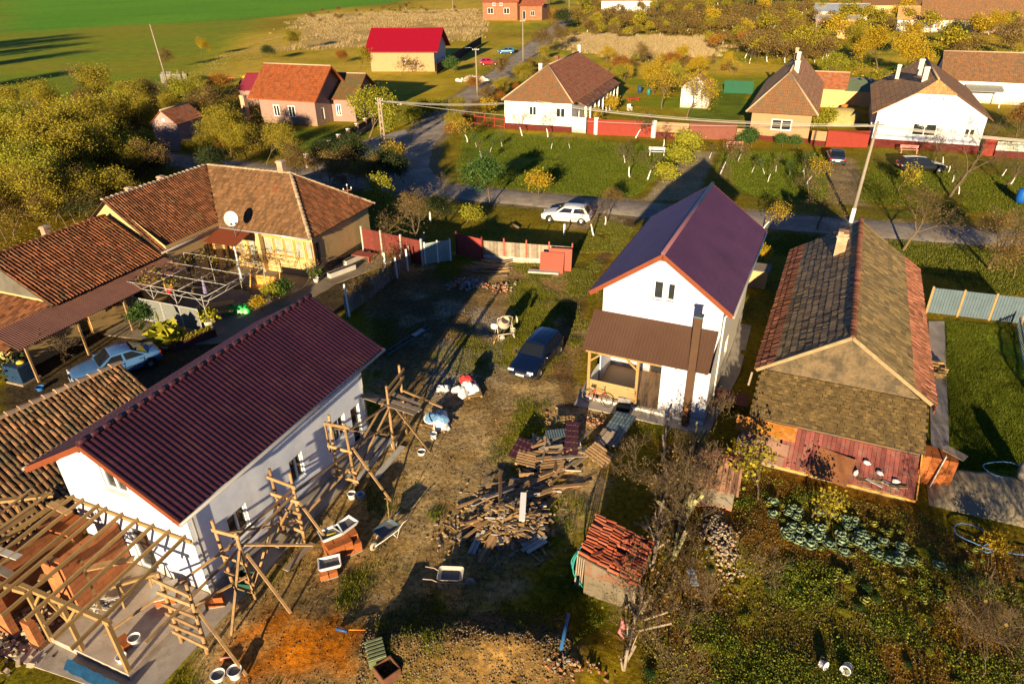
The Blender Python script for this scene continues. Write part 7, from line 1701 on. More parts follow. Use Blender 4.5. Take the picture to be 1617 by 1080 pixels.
def house(name, label, org, th, w_, L, ze, zr, os_, of, wallm, roofm, roofm2=None, hipF=0, hipB=0, along='y', win=(), side_win=(), chim=(), plinth=None, plh=.55, roofm3=None, ob=None, cat='house', gablem=None, tile=True, fascia=None):
 """origin at the right front wall corner; along: direction of the ridge; win = (x0,x1,z0,z1) on the front"""
 t = thing(name, label, cat, (*org, 0), -radians(th)); ob = of if ob is None else ob
 mb = MB(); hg = [(a + w_, b + w_, c, d) for a, b, c, d in win]
 if along == 'y':
  sl = (zr - ze) / (w_ / 2 + os_); wt = ze + sl * os_ - .05
  hz = hipF / (w_ / 2 + os_) if hipF else 0
  if hipF >= 1: top = [(0, wt), (w_, wt)]
  elif hipF: zc = zr - (zr - ze) * hipF; xc = (w_ / 2 + os_) * hipF; top = [(0, wt), (w_ / 2 - xc, zc - .05), (w_ / 2 + xc, zc - .05), (w_, wt)]
  else: top = [(0, wt), (w_ / 2, zr - .06), (w_, wt)]
  wall(mb, (-w_, 0, 0), XA, -YA, top, hg, reveal=.1)
  wall(mb, (0, 0, 0), YA, XA, [(0, wt), (L, wt)], list(side_win), reveal=.1)
  wall(mb, (0, L, 0), -XA, YA, [(0, wt), (w_, wt)] if hipB else [(0, wt), (w_ / 2, zr - .06), (w_, wt)], mi=0)
  wall(mb, (-w_, L, 0), -YA, -XA, [(0, wt), (L, wt)])
 else:
  sl = (zr - ze) / (L / 2 + of); wt = ze + sl * of - .05
  wall(mb, (-w_, 0, 0), XA, -YA, [(0, wt), (w_, wt)], hg, reveal=.1)
  wall(mb, (0, 0, 0), YA, XA, [(0, wt), (L / 2, zr - .06), (L, wt)], list(side_win), reveal=.1, mi=1 if gablem else 0)
  wall(mb, (0, L, 0), -XA, YA, [(0, wt), (w_, wt)]); wall(mb, (-w_, L, 0), -YA, -XA, [(0, wt), (L / 2, zr - .06), (L, wt)], mi=1 if gablem else 0)
 mb.build('wall', [wallm, gablem or wallm], t)
 for a, b, c, d in hg: facade_window(t, (-w_, 0, 0), XA, -YA, a, b, c, d, mull=1 if b - a > .75 else 0)
 for a, b, c, d in side_win: facade_window(t, (0, 0, 0), YA, XA, a, b, c, d, mull=0, name='door' if c < .3 else 'window')
 rm = MB()
 def face(pts, u, v, mi=0):
  O = Vector(pts[0]); u = Vector(u).normalized(); v = Vector(v); v = (v - u * v.dot(u)).normalized(); n = u.cross(v); n = n if n.z > 0 else -n
  P = [Vector(p) for p in pts]
  if (P[1] - P[0]).cross(P[2] - P[0]).dot(n) < 0: P.reverse()
  rm.slab(P, n, .08, mi, .5, [((p - O).dot(u), (p - O).dot(v)) for p in P])
 if along == 'y':
  xl, xr, xm = -w_ - os_, os_, -w_ / 2; y0, y1 = -of, L + ob; hw = w_ / 2 + os_
  f, b = hw * hipF, hw * hipB; zf = zr - (zr - ze) * hipF if hipF else zr
  if hipF and hipF < 1:
   xa = hw * hipF; zc = zf
   face([(xr, y0, ze), (xr, y1, ze), (xm, y1 - b, zr), (xm, y0 + f, zr), (xm + xa, y0, zc)], YA, (-hw, 0, zr - ze), 1)
   face([(xl, y0, ze), (xl, y1, ze), (xm, y1 - b, zr), (xm, y0 + f, zr), (xm - xa, y0, zc)], -YA, (hw, 0, zr - ze), 2)
   face([(xm - xa, y0, zc), (xm + xa, y0, zc), (xm, y0 + f, zr)], XA, (0, f, zr - zc), 0)
  else:
   face([(xr, y0, ze), (xr, y1, ze), (xm, y1 - b, zr), (xm, y0 + f, zr)], YA, (-hw, 0, zr - ze), 1)
   face([(xl, y0, ze), (xl, y1, ze), (xm, y1 - b, zr), (xm, y0 + f, zr)], -YA, (hw, 0, zr - ze), 2)
   if hipF: face([(xl, y0, ze), (xr, y0, ze), (xm, y0 + f, zr)], XA, (0, f, zr - ze), 0)
  if hipB: face([(xl, y1, ze), (xr, y1, ze), (xm, y1 - b, zr)], -XA, (0, -b, zr - ze), 0)
  ra, rb = Vector((xm, y0 + f, zr)), Vector((xm, y1 - b, zr)); hips = [((xl, y0, ze), ra), ((xr, y0, ze), ra)] if hipF == 1 else []
 else:
  y0, y1, ym = -of, L + of, L / 2; xl, xr = -w_ - os_, os_
  face([(xl, y0, ze), (xr, y0, ze), (xr, ym, zr), (xl, ym, zr)], XA, (0, ym - y0, zr - ze), 0)
  face([(xl, y1, ze), (xr, y1, ze), (xr, ym, zr), (xl, ym, zr)], -XA, (0, ym - y1, zr - ze), 2)
  ra, rb = Vector((xl, ym, zr)), Vector((xr, ym, zr)); hips = []
 ro = rm.build('roof', [roofm, roofm2 or roofm, roofm3 or roofm], t)
 rc = MB(); rc.path([ra + Z3 * .02, rb + Z3 * .02], .10, 6)
 for a, b in hips: rc.path([Vector(a) + Z3 * .03, Vector(b) + Z3 * .02], .10, 6)
 rc.build('ridge_cap', CREAMR if tile else REDROOF, ro)
 for x, y, z, h, s_, m_ in chim:
  c = MB(); c.bx(-s_, s_, -s_, s_, 0, h); c.bx(-s_ - .06, s_ + .06, -s_ - .06, s_ + .06, h - .18, h - .08); c_ = c.build('chimney', m_, ro); c_.location = (x, y, z)
 if plinth:
  p_ = MB(); p_.bx(-w_ - .04, .04, -.05, .0, 0, plh); p_.bx(.001, .05, -.05, L, 0, plh); p_.build('plinth', plinth, t)
 if fascia:
  def fb(a, b, p, q): f_ = MB(); f_.beam(a, b, p, q); f_.build('bargeboard', fascia, t)
  if along == 'y' and not hipF:
   for sx in (1, -1): fb((-w_ / 2, -of - .03, zr - .12), (-w_ / 2 + sx * (w_ / 2 + os_), -of - .03, ze - .12), .04, .2)
  elif along == 'x':
   for yy in (-of, L + of): fb((os_ + .03, L / 2, zr - .12), (os_ + .03, yy, ze - .12), .04, .2)
   fb((-w_ - os_, -of - .05, ze - .05), (os_, -of - .05, ze - .05), .1, .1)
 return t
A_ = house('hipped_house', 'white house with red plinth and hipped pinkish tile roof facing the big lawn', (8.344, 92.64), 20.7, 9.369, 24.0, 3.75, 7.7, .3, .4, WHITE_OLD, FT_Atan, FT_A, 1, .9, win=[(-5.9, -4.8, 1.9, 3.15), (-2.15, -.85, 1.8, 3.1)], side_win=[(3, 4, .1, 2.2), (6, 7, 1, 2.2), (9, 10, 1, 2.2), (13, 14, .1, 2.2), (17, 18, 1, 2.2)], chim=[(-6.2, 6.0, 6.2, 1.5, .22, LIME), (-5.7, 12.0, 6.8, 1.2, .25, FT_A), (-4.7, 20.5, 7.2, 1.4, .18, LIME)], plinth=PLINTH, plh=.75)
po = MB()
for i in range(9): m_ = MB(); m_.bx(1.3, 1.5, 2 + i * 2.4, 2.2 + i * 2.4, 0, 3.1); m_.build('veranda_post', LIME, A_)
m_ = MB(); m_.slab([(.25, 1.5, 3.75), (1.7, 1.5, 3.15), (1.7, 22, 3.15), (.25, 22, 3.75)], (.38, 0, .92), .07); m_.build('veranda_roof', FT_A, A_)
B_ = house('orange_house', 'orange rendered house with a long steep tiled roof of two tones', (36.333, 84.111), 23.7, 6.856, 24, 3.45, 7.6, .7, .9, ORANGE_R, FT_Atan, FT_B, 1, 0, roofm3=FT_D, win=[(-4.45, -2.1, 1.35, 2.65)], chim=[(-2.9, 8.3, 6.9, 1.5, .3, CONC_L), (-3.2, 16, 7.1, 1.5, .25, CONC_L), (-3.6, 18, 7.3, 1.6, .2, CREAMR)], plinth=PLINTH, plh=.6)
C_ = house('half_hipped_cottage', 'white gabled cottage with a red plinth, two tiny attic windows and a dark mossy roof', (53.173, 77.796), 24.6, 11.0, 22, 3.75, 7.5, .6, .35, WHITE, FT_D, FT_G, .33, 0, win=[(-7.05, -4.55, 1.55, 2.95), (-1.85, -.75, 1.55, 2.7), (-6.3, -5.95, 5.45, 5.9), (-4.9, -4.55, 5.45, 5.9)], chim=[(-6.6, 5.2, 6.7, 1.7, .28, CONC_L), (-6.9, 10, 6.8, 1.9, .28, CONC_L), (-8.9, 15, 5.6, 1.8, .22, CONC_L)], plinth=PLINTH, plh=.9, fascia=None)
D_ = house('long_tiled_house', 'long house with brown tiles and a whitewashed wall behind the white gabled cottage', (84.5, 101.5), 25, 20, 11, 3.2, 6.6, .3, .6, WHITE_OLD, FT_G, None, along='x')
O_ = house('orange_roofed_house', 'pink house under a plain bright orange roof with green curtained windows', (-26.9, 99.7), 22.2, 9.6, 7.2, 3.55, 7.6, 1.0, 1.2, PINK, FT_O, None, along='x', win=[(-7.3, -6.2, 1.0, 2.6), (-4.7, -3.5, 1.0, 2.6)], side_win=[(1.2, 2.0, .1, 2.3)], fascia=mat('orange_fascia', (.40, .10, .04), .7), plinth=mat('stone_plinth', (.30, .20, .13), .9, .3, 3), plh=.7, chim=[(-11.3, -1.2, .0, 3.9, .35, _M['orange_chimney'])])
OA = house('annex_house', 'smaller pink annex with a gable and mossy orange roof, right of the orange roofed house', (-21.9, 102.2), 15, 3.6, 7.6, 3.2, 6.1, .5, .5, PINK, fartile('mossy_orange_roof', (0.203, 0.0945, 0.0243), (0.162, 0.081, 0.0203), (.06, .035, .01), .30, .38, stain=(.08, .07, .025), sthr=.5), None, along='x', win=[(-3.0, -2.2, .8, 2.4)], side_win=[(2, 3, 1, 2.2)], fascia=REDSHEET)
m_h = house('maroon_roofed_barn', 'low building with a maroon sheet roof right behind the orange roofed house', (-27.5, 113), 12, 16, 7, 2.6, 4.6, .3, .3, PINK, mat('maroon_far_roof', (.24, .03, .05), .5, .08, 2), None, along='x', tile=False)
R_ = house('red_roofed_house', 'cream house with a bright red sheet roof at the lane', (-15.09, 153.1), 8.8, 13.8, 10.7, 3.9, 7.9, 1.0, .7, mat('pale_yellow_render', (0.365, 0.257, 0.135), .85, .06, 1.5), REDROOF, None, along='x', win=[(-6.8, -6.1, 1.6, 2.3)], side_win=[(2.5, 3.4, .1, 2.3), (7.5, 8.3, 1, 2.2)], tile=False, gablem=mat('blueish_render', (.46, .52, .56), .85, .06, 2), fascia=mat('dark_red_fascia', (.28, .02, .03), .5), chim=())
K_ = house('brick_house', 'unplastered orange brick house with white windows at the top of the lane', (4.39, 289.3), 21.85, 14.3, 12, 6.2, 10.5, .6, .4, brickmat('brick_far', (0.27, 0.101, 0.0473), (0.324, 0.128, 0.0607), (.2, .13, .09), .5, .3, .02, .004), fartile('red_tile_far', (0.2, 0.05, 0.02), (.44, .12, .05), (.2, .07, .04)), None, along='x', win=[(-12.3, -9.9, 2.2, 4.3), (-5.6, -3.2, 2.2, 4.3), (-10.2, -9.0, 5.0, 6.0), (-7.2, -6.0, 5.0, 6.0)])
K2 = thing('brick_wing', 'lower brick wing with corner pillars joined to the right of the brick house', 'house extension', (5.0, 289.9, 0), -radians(21.85)); m_ = MB(); m_.bx(0, 9, 1, 10, 0, 5.2); m_.build('wall', _M['brick_far'], K2); m_ = MB(); m_.slab([(-.4, .4, 5.0), (9.6, .4, 5.0), (9.6, 5.5, 7.5), (-.4, 5.5, 7.5)], (0, -.44, .9), .12, uvs=[(0, 0), (10, 0), (10, 5.7), (0, 5.7)]); m_.build('roof', _M['red_tile_far'], K2)
window(K2, (0, .99, 0), XA, -YA, 1.2, 2.4, .3, 3.2, depth=-.03, mull=0, name='door'); window(K2, (0, .99, 0), XA, -YA, 4.5, 6, 1.5, 3.2, depth=-.03)
W_h = house('whitewashed_house', 'long whitewashed house with a brown roof at the top edge, right of the brick house', (63.0, 318), 15, 23, 9, 4.6, 8.2, .3, .6, WHITE_OLD, FT_G, None, along='x', win=[(-9, -8, 1.4, 2.6), (-4, -3, 1.4, 2.6)])
def bighouse(px, py, py2, w_, name, label, wm, rfm, th=24, ze=3.2, zr=6.5, L=9):
 o = at(px, py); return house(name, label, (o.x, o.y), th, w_, L, ze, zr, .4, .5, wm, rfm, None, along='x', win=[(-w_ * .7, -w_ * .7 + 1.2, 1.2, 2.4), (-w_ * .3, -w_ * .3 + 1.2, 1.2, 2.4)])
bighouse(1672, 55, 0, 34, 'long_tiled_house', 'very long brown roofed house with a pale ridge at the top right', PINK, FT_G, L=13, ze=3.4, zr=8.2)
bighouse(1500, 52, 0, 14, 'whitewashed_house', 'small whitewashed house glimpsed between trees at the top right', WHITE_OLD, FT_D)
bighouse(1462, 24, 0, 22, 'tiled_house_far', 'tan roofed house at the very top right edge', CREAM, FT_Atan, L=12)
bighouse(1600, 8, 0, 36, 'tiled_house_far', 'pale brown roof touching the top right frame edge', CREAM, FT_B, L=12, zr=8)
bighouse(1368, 34, 0, 17, 'steel_roofed_store', 'low store with a pale blue steel roof at the top right', CONC_L, mat('pale_blue_steel', (.42, .47, .55), .35, .08, .5, metal=.4), ze=3.0, zr=5.2)
bighouse(1345, 62, 0, 7, 'red_tiled_hut', 'small red tiled hut beside the yellow trees at the top right', CREAM, fartile('red_hut_roof', (.50, .16, .06), (.44, .14, .06), (.2, .1, .05)), ze=2.4, zr=4.2, L=5)
bighouse(1352, 45, 0, 12, 'grey_roofed_store', 'flat grey roofed store below the pale blue steel roof', PINK, CONC, ze=2.6, zr=3.4, L=7)
bighouse(1000, 2, 0, 14, 'tiled_house_far', 'far house at the top frame edge beyond the whitewashed house', WHITE_OLD, FT_G)
o = at(290, 240); PKs = house('pink_shed', 'narrow pink gabled shed half hidden by the olive thicket', (o.x, o.y), 14, 3.6, 5, 3.3, 4.9, .15, .15, mat('faded_pink_render', (0.324, 0.23, 0.216), .9, .15, 2, dirt=(.45, .32, .25), dscale=1.5), FT_A, None, win=[(-2.0, -1.6, 3.6, 3.9)])
o = at(1400, 208); house('low_red_tiled_wing', 'low wing with red tile roof behind the left side of the white cottage', (o.x + 1, o.y + 16), 24.6, 8, 6, 2.7, 4.6, .3, .4, CREAM, FT_A, None, along='x')
o = at(1375, 170); m_ = MB(); m_.slab([(-6.5, 0, 2.2), (0, 0, 2.2), (0, 5, 3.1), (-6.5, 5, 3.1)], (0, -.18, .98), .08); m_.bx(-6.4, -.1, .1, 4.9, 0, 2.2, 1); g_ = m_.build('green_roofed_shed', [mat('pale_green_roof', (0.16, 0.21, 0.12), .8, .12, 1.5), CREAM]); g_.location = (o.x, o.y, 0); g_.rotation_euler = (0, 0, -radians(22)); tag(g_, 'low shed with a pale green roof between the orange house and the cottage', 'shed')
o = at(1312, 150); m_ = MB(); m_.bx(-.3, 6, -.1, 3, 0, 2.3); g_ = m_.build('grey_store', CONC); g_.location = (o.x, o.y, 0); g_.rotation_euler = (0, 0, -radians(22)); tag(g_, 'low flat grey store behind the orange house', 'store')
o = at(1552, 170); m_ = MB(); m_.slab([(-2.5, 0, 2.2), (2.2, 0, 2.2), (2.2, 4, 2.7), (-2.5, 4, 2.7)], (0, -.12, .99), .05)
for x, y in ((-2.3, .2), (2, .2), (-2.3, 3.8), (2, 3.8)): m_.beam((x, y, 0), (x, y, 2.3), .12, .12, 1)
g_ = m_.build('carport', [mat('dull_sheet_roof', (.40, .40, .33), .5, .12, 1), LIME]); g_.location = (o.x, o.y, 0); g_.rotation_euler = (0, 0, -radians(24)); tag(g_, 'open carport with a dull sheet roof right of the cottage', 'carport')
p = at(1328, 195); m_ = MB(); V = []
m_.lathe([(1.9, 0), (1.95, .8), (1.6, 1.5), (.9, 1.95), (.001, 2.05)], n=20); g_ = m_.build('hay_mound', mat('hay_cover', (.36, .29, .12), .9, .2, 2, .03, 8)); g_.location = (p.x, p.y, 0); g_.scale = (1.25, 1.0, 1); tag(g_, 'rounded straw coloured mound behind the red gate', 'mound')
p = at(1333, 176); m_ = MB(); m_.lathe([(.5, 0), (.6, .5), (.4, .9), (.001, 1)], n=12); g_ = m_.build('orange_barrel', mat('orange_plastic', (.75, .18, .03), .4)); g_.location = (p.x, p.y, .0); tag(g_, 'orange plastic barrel behind the straw coloured mound', 'barrel')
plankpile('scrap_wood_heap', 'heap of old timber in the yard between the orange house and the cottage', 'wood heap', 1340, 165, 90, (3.0, 2.0), (1, 3), 31, [(WOOD2, 3), (WOODG, 2)], .2, .7, 1.0, (.12, .3))
a, b = at(1142, 148), at(1188, 150); m_ = MB(); m_.beam((0, 0, 1.1), (b.x - a.x, b.y - a.y, 1.1), .06, 2.0); g_ = m_.build('green_screen', mat('teal_green_panel', (0.004, 0.08, 0.04), .6, .1, 1)); g_.location = (a.x, a.y, 0); tag(g_, 'bright teal green screen at the back of the small lawn', 'screen')
o = at(1118, 172); house('whitewashed_hut', 'small whitewashed round-topped hut behind the yellow bare tree', (o.x, o.y), 20, 4.2, 4, 3.0, 4.6, .15, .15, WHITE_OLD, FT_B, None)
# --- front walls and gates along the far side of the street
def fwall(name, label, px1, py1, px2, py2, h, m1, m2=None, h2=.6, th=.18, cat='wall', cap=None, zoff=0):
 a, b = at(px1, py1), at(px2, py2); o = thing(name, label, cat, (a.x, a.y, 0)); d = b - a
 if m2: m_ = MB(); m_.beam((0, 0, h2 / 2), (d.x, d.y, h2 / 2), th + .05, h2); m_.build('plinth', m2, o); m_ = MB(); m_.beam((0, 0, (h + h2) / 2), (d.x, d.y, (h + h2) / 2), th, h - h2); m_.build('wall', m1, o)
 else: m_ = MB(); m_.beam((0, 0, h / 2), (d.x, d.y, h / 2), th, h); m_.build('wall', m1, o)
 if cap: m_ = MB(); m_.beam((0, 0, h + .03), (d.x, d.y, h + .03), th + .1, .06); m_.build('coping', cap, o)
 return o
fwall('garden_wall', 'short white garden wall right of the hipped white house', 903, 209, 925, 211, 2.0, WHITE)
fwall('metal_gate', 'narrow red wicket gate beside the short white garden wall', 927, 211, 938, 212, 2.0, REDGATE, th=.08, cat='gate')
fwall('gate_pillar', 'white gate pillar between the wicket and the wide red gate', 939, 212, 942, 213, 2.15, LIME, th=.3, cat='pillar')
fwall('metal_gate', 'wide bright red double gate right of the hipped white house', 943, 213, 1029, 217, 1.95, REDGATE, th=.08, cat='gate')
fwall('gate_pillar', 'white gate pillar right of the wide red double gate', 1029, 217, 1034, 218, 2.15, LIME, th=.3, cat='pillar')
fwall('garden_wall', 'orange garden wall with red base between the two wide gates', 1035, 218, 1086, 221, 2.0, ORANGE_R, PLINTH, .8)
fwall('metal_gate', 'brown red gate left of the orange house', 1087, 219, 1161, 222, 2.0, BRGATE, th=.08, cat='gate')
fwall('garden_wall', 'low orange wall touching the left corner of the orange house', 1161, 224, 1188, 224, 1.6, ORANGE_R, PLINTH, .6)
fwall('garden_wall', 'short orange wall between the orange house and the red gate', 1279, 229, 1302, 231, 1.7, ORANGE_R, PLINTH, .6)
fwall('metal_gate', 'wide red gate between the orange house and the white cottage', 1303, 232, 1369, 233, 1.9, REDGATE, th=.08, cat='gate')
fwall('metal_gate', 'red wicket gate right of the white cottage', 1548, 246, 1567, 247, 2.1, REDGATE, th=.08, cat='gate')
fwall('garden_wall', 'garden wall with pale mesh above a red base at the right edge', 1568, 248, 1640, 252, 1.7, mat('pale_mesh', (.48, .50, .44), .7, .15, 3), PLINTH, .75)
a = at(797, 204); b = at(735, 196)
fence('rusty_fence', 'thin rusty fence running left from the hipped white house', [(a.x, a.y), (b.x, b.y)], 1.5, .02, mat('rusty_wire', (.20, .07, .04), .8), mat('rusty_post', (.35, .05, .03), .7), 1.6, .08, 1.9, boardw=.2, gap=.17)
a, b = at(486, 265), at(602, 190); d = b - a; FW2 = thing('pillared_fence', 'low fence of pinkish pillars with dark panels by the shaded drive', 'fence', (a.x, a.y, 0))
for i in range(9):
 q = d * (i / 8); m_ = MB(); m_.box((q.x, q.y, .75), (.3, .3, 1.5), -.5); m_.box((q.x, q.y, 1.52), (.4, .4, .08), -.5, 1); m_.build('pillar', [PINK, LIME], FW2)
 if i < 8:
  q2 = d * ((i + 1) / 8); m_ = MB(); m_.beam((q.x, q.y, .85), (q2.x, q2.y, .85), .03, .75); m_.build('panel', mat('dark_lattice', (.05, .03, .025), .7), FW2)
m_ = MB(); m_.beam((0, 0, .22), (d.x, d.y, .22), .22, .44); m_.build('base', PINK, FW2)
tag((dv := MB(), dv.prism(PX((490, 280), (500, 262), (575, 222), (640, 205), (655, 225), (590, 245)), -.1, .022), dv.build('driveway', CONC))[-1], kind='structure')
def bench(px, py, rz, label, col):
 p = at(px, py); t = thing('street_bench', label, 'bench', (p.x, p.y, .02), rz, 'benches before the gates')
 m_ = MB();
 for i in range(3): m_.bx(-.95, .95, -.2 + i * .13, -.2 + i * .13 + .11, .43, .46)
 m_.build('seat', col, t)
 m_ = MB(); m_.bx(-.95, .95, .22, .25, .6, .72); m_.bx(-.95, .95, .22, .25, .78, .9); m_.build('backrest', col, t)
 for x in (-.8, .8): m_ = MB(); m_.bx(x - .04, x + .04, -.2, -.12, 0, .43); m_.bx(x - .04, x + .04, .17, .25, 0, .9); m_.build('leg', col, t)
PB_ = mat('pink_bench', (.58, .24, .20), .7, .1, 3)
bench(1159, 237, -.3, 'pink bench on the lawn before the brown red gate', PB_); bench(1434, 243, -.3, 'pink bench at the red plinth of the white cottage', PB_)
bench(1037, 246, -.2, 'small white bench by the rose bushes on the big lawn', LIME)
# --- concrete poles and wires
def cpole(x, y, h, label, lattice=False, lean=(0, 0), r=(.17, .10), lamp=False, arms=1, whitebase=False, col=POLE_C, cr=0.0):
 t = thing('utility_pole', label, 'utility pole', (x, y, 0), cr, 'street utility poles'); t.rotation_euler = (lean[0], lean[1], cr)
 m_ = MB()
 if lattice:
  for s_ in (-1, 1): m_.beam((s_ * .26, 0, 0), (s_ * .15, 0, h), .09, .2)
  for i in range(int(h / .7)): z = .4 + i * .7; k = 1 - z / h * .4; m_.beam((-.26 * k, 0, z), (.26 * k, 0, z), .14, .2)
 else: m_.beam((0, 0, 0), (0, 0, h), r[0] * 1.7, r[0] * 1.7) if False else m_.tube((0, 0, 0), (0, 0, h), r[0], r[1], 8)
 if whitebase: m_.tube((0, 0, 0), (0, 0, 1.3), r[0] + .01, r[0] + .005, 8, 1)
 m_.build('shaft', [col, LIME], t)
 for k in range(arms):
  m_ = MB(); m_.beam((-.55, 0, h - .25 - .5 * k), (.55, 0, h - .25 - .5 * k), .07, .07)
  for x_ in (-.5, -.2, .2, .5): m_.lathe([(.001, 0), (.05, .02), (.045, .1), (.001, .14)], (x_, 0, h - .21 - .5 * k), 8, 1)
  m_.build('cross_arm', [STEEL, PVC], t)
 if lamp:
  m_ = MB(); m_.path([(0, 0, h - .4), (-.7, -.3, h + .1), (-1.3, -.5, h + .15)], .035, 6); m_.box((-1.5, -.57, h + .15), (.5, .2, .12), .35, 1); m_.build('lamp_arm', [STEEL, GALV], t)
 return t
P1 = at(1343, 352); cpole(P1.x, P1.y, 8.4, 'tall concrete pole with whitewashed foot at the street between the two driveways', lean=(0, radians(2.2)), whitebase=True)
P2 = at(608, 246); cpole(P2.x, P2.y, 6.6, 'ladder like concrete pole at the road junction by the yellow green tree', lattice=True, cr=-.5, arms=2, col=mat('brownish_pole', (.28, .22, .15), .9, .15, 4))
P3 = at(754, 153); cpole(P3.x, P3.y, 7.6, 'concrete pole with a street lamp arm by the parked red car', lamp=True, arms=1)
P4 = at(826, 98); cpole(P4.x, P4.y, 8.6, 'slim concrete pole behind the hipped white house on the lane bend')
P5 = at(266, 138); cpole(P5.x, P5.y, 11.0, 'leaning wooden pole at the edge of the field by the thicket', lean=(0, radians(-3)), col=WOODG, arms=0)
P6 = at(716, 30); cpole(P6.x, P6.y, 9, 'thin pole in the dry field beyond the red roofed house', col=WOODG, arms=0)
P7 = at(898, 40); cpole(P7.x, P7.y, 9, 'thin pole between the brick house and the whitewashed house')
P8 = at(1283, 75); cpole(P8.x, P8.y, 8, 'slim pole among the orchard trees left of the yellow trees', col=POLE_C, arms=0)
def wires(a, b, n, label, sag=.5, gap=.30, r=.016):
 t = thing('overhead_wires', label, 'wires', tuple(a)); d = b - a; s_ = Vector((-d.y, d.x, 0)).normalized()
 for k in range(n):
  m_ = MB(); o_ = s_ * ((k - (n - 1) / 2) * gap) + Z3 * (-.12 * (k % 2)); m_.path([o_ + d * (i / 16) - Z3 * sag * 4 * (i / 16) * (1 - i / 16) for i in range(17)], r, 4, cap=False); m_.build('wire', mat('wire_aluminium', (.55, .52, .46), .5, .05, 2), t)
T1 = Vector((P1.x + .3, P1.y, 8.1)); T2 = Vector((P2.x, P2.y, 6.3)); T3 = Vector((P3.x, P3.y, 7.3)); T4 = Vector((P4.x, P4.y, 8.3))
wires(T2, Vector((at(797, 172, 3.6).x, at(797, 172, 3.6).y, 4.3)), 3, 'wires running from the junction pole to the corner of the hipped white house', .3, .35, .02)
wires(Vector((3.0, 75.5, 7.0)), T1, 3, 'wires coming over the red gates to the tall street pole', .6, .3, .018)
wires(T1, Vector((T1.x + 34, T1.y - 15, 8.3)), 4, 'wires leaving the tall street pole to the right', .6, .3, .018)
wires(T2, T1, 1, 'single wire from the junction pole to the tall street pole', 1.0)
p = at(392, 140); TR_ = thing('tractor', 'small red and yellow farm tractor beside the orange roofed house', 'tractor', (p.x, p.y, 0), .5)
RT = mat('tractor_red', (.55, .05, .02), .5, .1, 3); YT = mat('tractor_yellow', (.75, .50, .03), .5, .1, 3)
m_ = MB(); m_.bx(.2, 2.0, -.4, .4, .9, 1.5); m_.build('bonnet', RT, TR_, bevel=.08); m_ = MB(); m_.bx(-1.0, .2, -.6, .6, .8, 1.3); m_.bx(-.9, .1, -.55, .55, 1.3, 2.3); m_.build('cab', YT, TR_, bevel=.05)
for x, r in ((-.6, .75), (1.5, .45)):
 for s_ in (-1, 1): m_ = MB(); m_.lathe([(.1, -.18), (r, -.16), (r, .16), (.1, .18)], (x, s_ * .85, r), 16, M=Matrix.Rotation(pi / 2, 3, 'X')); m_.build('wheel', TYRE, TR_)
p = at(352, 130); m_ = MB(); rs = random.Random(7)
for i in range(10): m_.beam((i * .45 - 2.2, 0, .3), (i * .45 - 2.0, .6, .9), .08, .08); m_.lathe([(.001, -.03), (.3, -.03), (.3, .03), (.001, .03)], (i * .45 - 2.2, -.1, .3), 10, M=Matrix.Rotation(pi / 2, 3, 'Y'))
m_.beam((-2.4, .3, .7), (2.4, .3, .7), .15, .15); g_ = m_.build('disc_harrow', mat('rust_red_steel', (.42, .09, .03), .7, .2, 4)); g_.location = (p.x, p.y, 0); g_.rotation_euler = (0, 0, .1); tag(g_, 'long rusty red disc harrow left of the tractor', 'harrow')
p = at(278, 132); m_ = MB(); rs = random.Random(8)
for i in range(9): m_.box((rs.uniform(-2.3, 2.3), rs.uniform(-.6, .6), 1.1), (.25, .25, 2.2), rs.uniform(0, 1), cc=rs.random())
m_.bx(-2.6, 2.6, -.4, .4, .1, 1.8); g_ = m_.build('stacked_stems', mat('grey_stems', (.20, .19, .17), .95, .35, 4, .03, 15)); g_.location = (p.x, p.y, 0); tag(g_, 'grey stack of dry stems beside the leaning wooden pole', 'stack')
p = at(626, 121 - 6); m_ = None
p = at(665, 116);
fence('dark_fence', 'dark board fence behind the two cars parked on the lane', [tuple(at(690, 118)[:2]), tuple(at(760, 70)[:2])], 1.9, .04, mat('dark_brown_board', (.045, .02, .02), .8, .2, 2), None, 2.0, .1, 3.0, boardw=.3)
rubble('stone_rubble', 'pale stone heap at the foot of the lamp pole', 748, 128, 140, (2.6, 1.2), 41, [STONE, mat('white_stone', (.68, .64, .56), .9, .1, 5)], (.3, .6), .8)
rubble('stone_rubble', 'pale stones and boards at the end of the pillared fence', 612, 165, 90, (2.4, 1.5), 42, [STONE, WOODW, BRK], (.15, .4), .4)
p = at(1611, 320); m_ = MB(); m_.lathe([(.001, 0), (.42, 0), (.48, .5), (.48, 1.0), (.42, 1.4), (.001, 1.42)], n=20); g_ = m_.build('blue_barrel', mat('blue_barrel_plastic', (.01, .10, .42), .4, .05, 2)); g_.location = (p.x, p.y, 0); g_.scale = (1.0, 1.0, .9); tag(g_, 'big blue barrel at the right edge beside the street', 'barrel')
for i, (px, py) in enumerate(((891, 372), (680, 352))):
 p = at(px, py); m_ = MB(); m_.tube((0, 0, 0), (0, 0, 1.0), .09, .08, 8); g_ = m_.build('short_post', LIME); g_.location = (p.x, p.y, 0); tag(g_, ['short whitewashed post before the white hatchback', 'short whitewashed stub in the shade at the road corner'][i], 'post')
p = at(809, 355); m_ = MB(); m_.tube((0, 0, .1), (.5, -1.2, .15), .13, .10, 8); g_ = m_.build('pale_log', BARK_PALE); g_.location = (p.x, p.y, 0); tag(g_, 'pale fallen log on the shaded verge behind the plank fence', 'log')
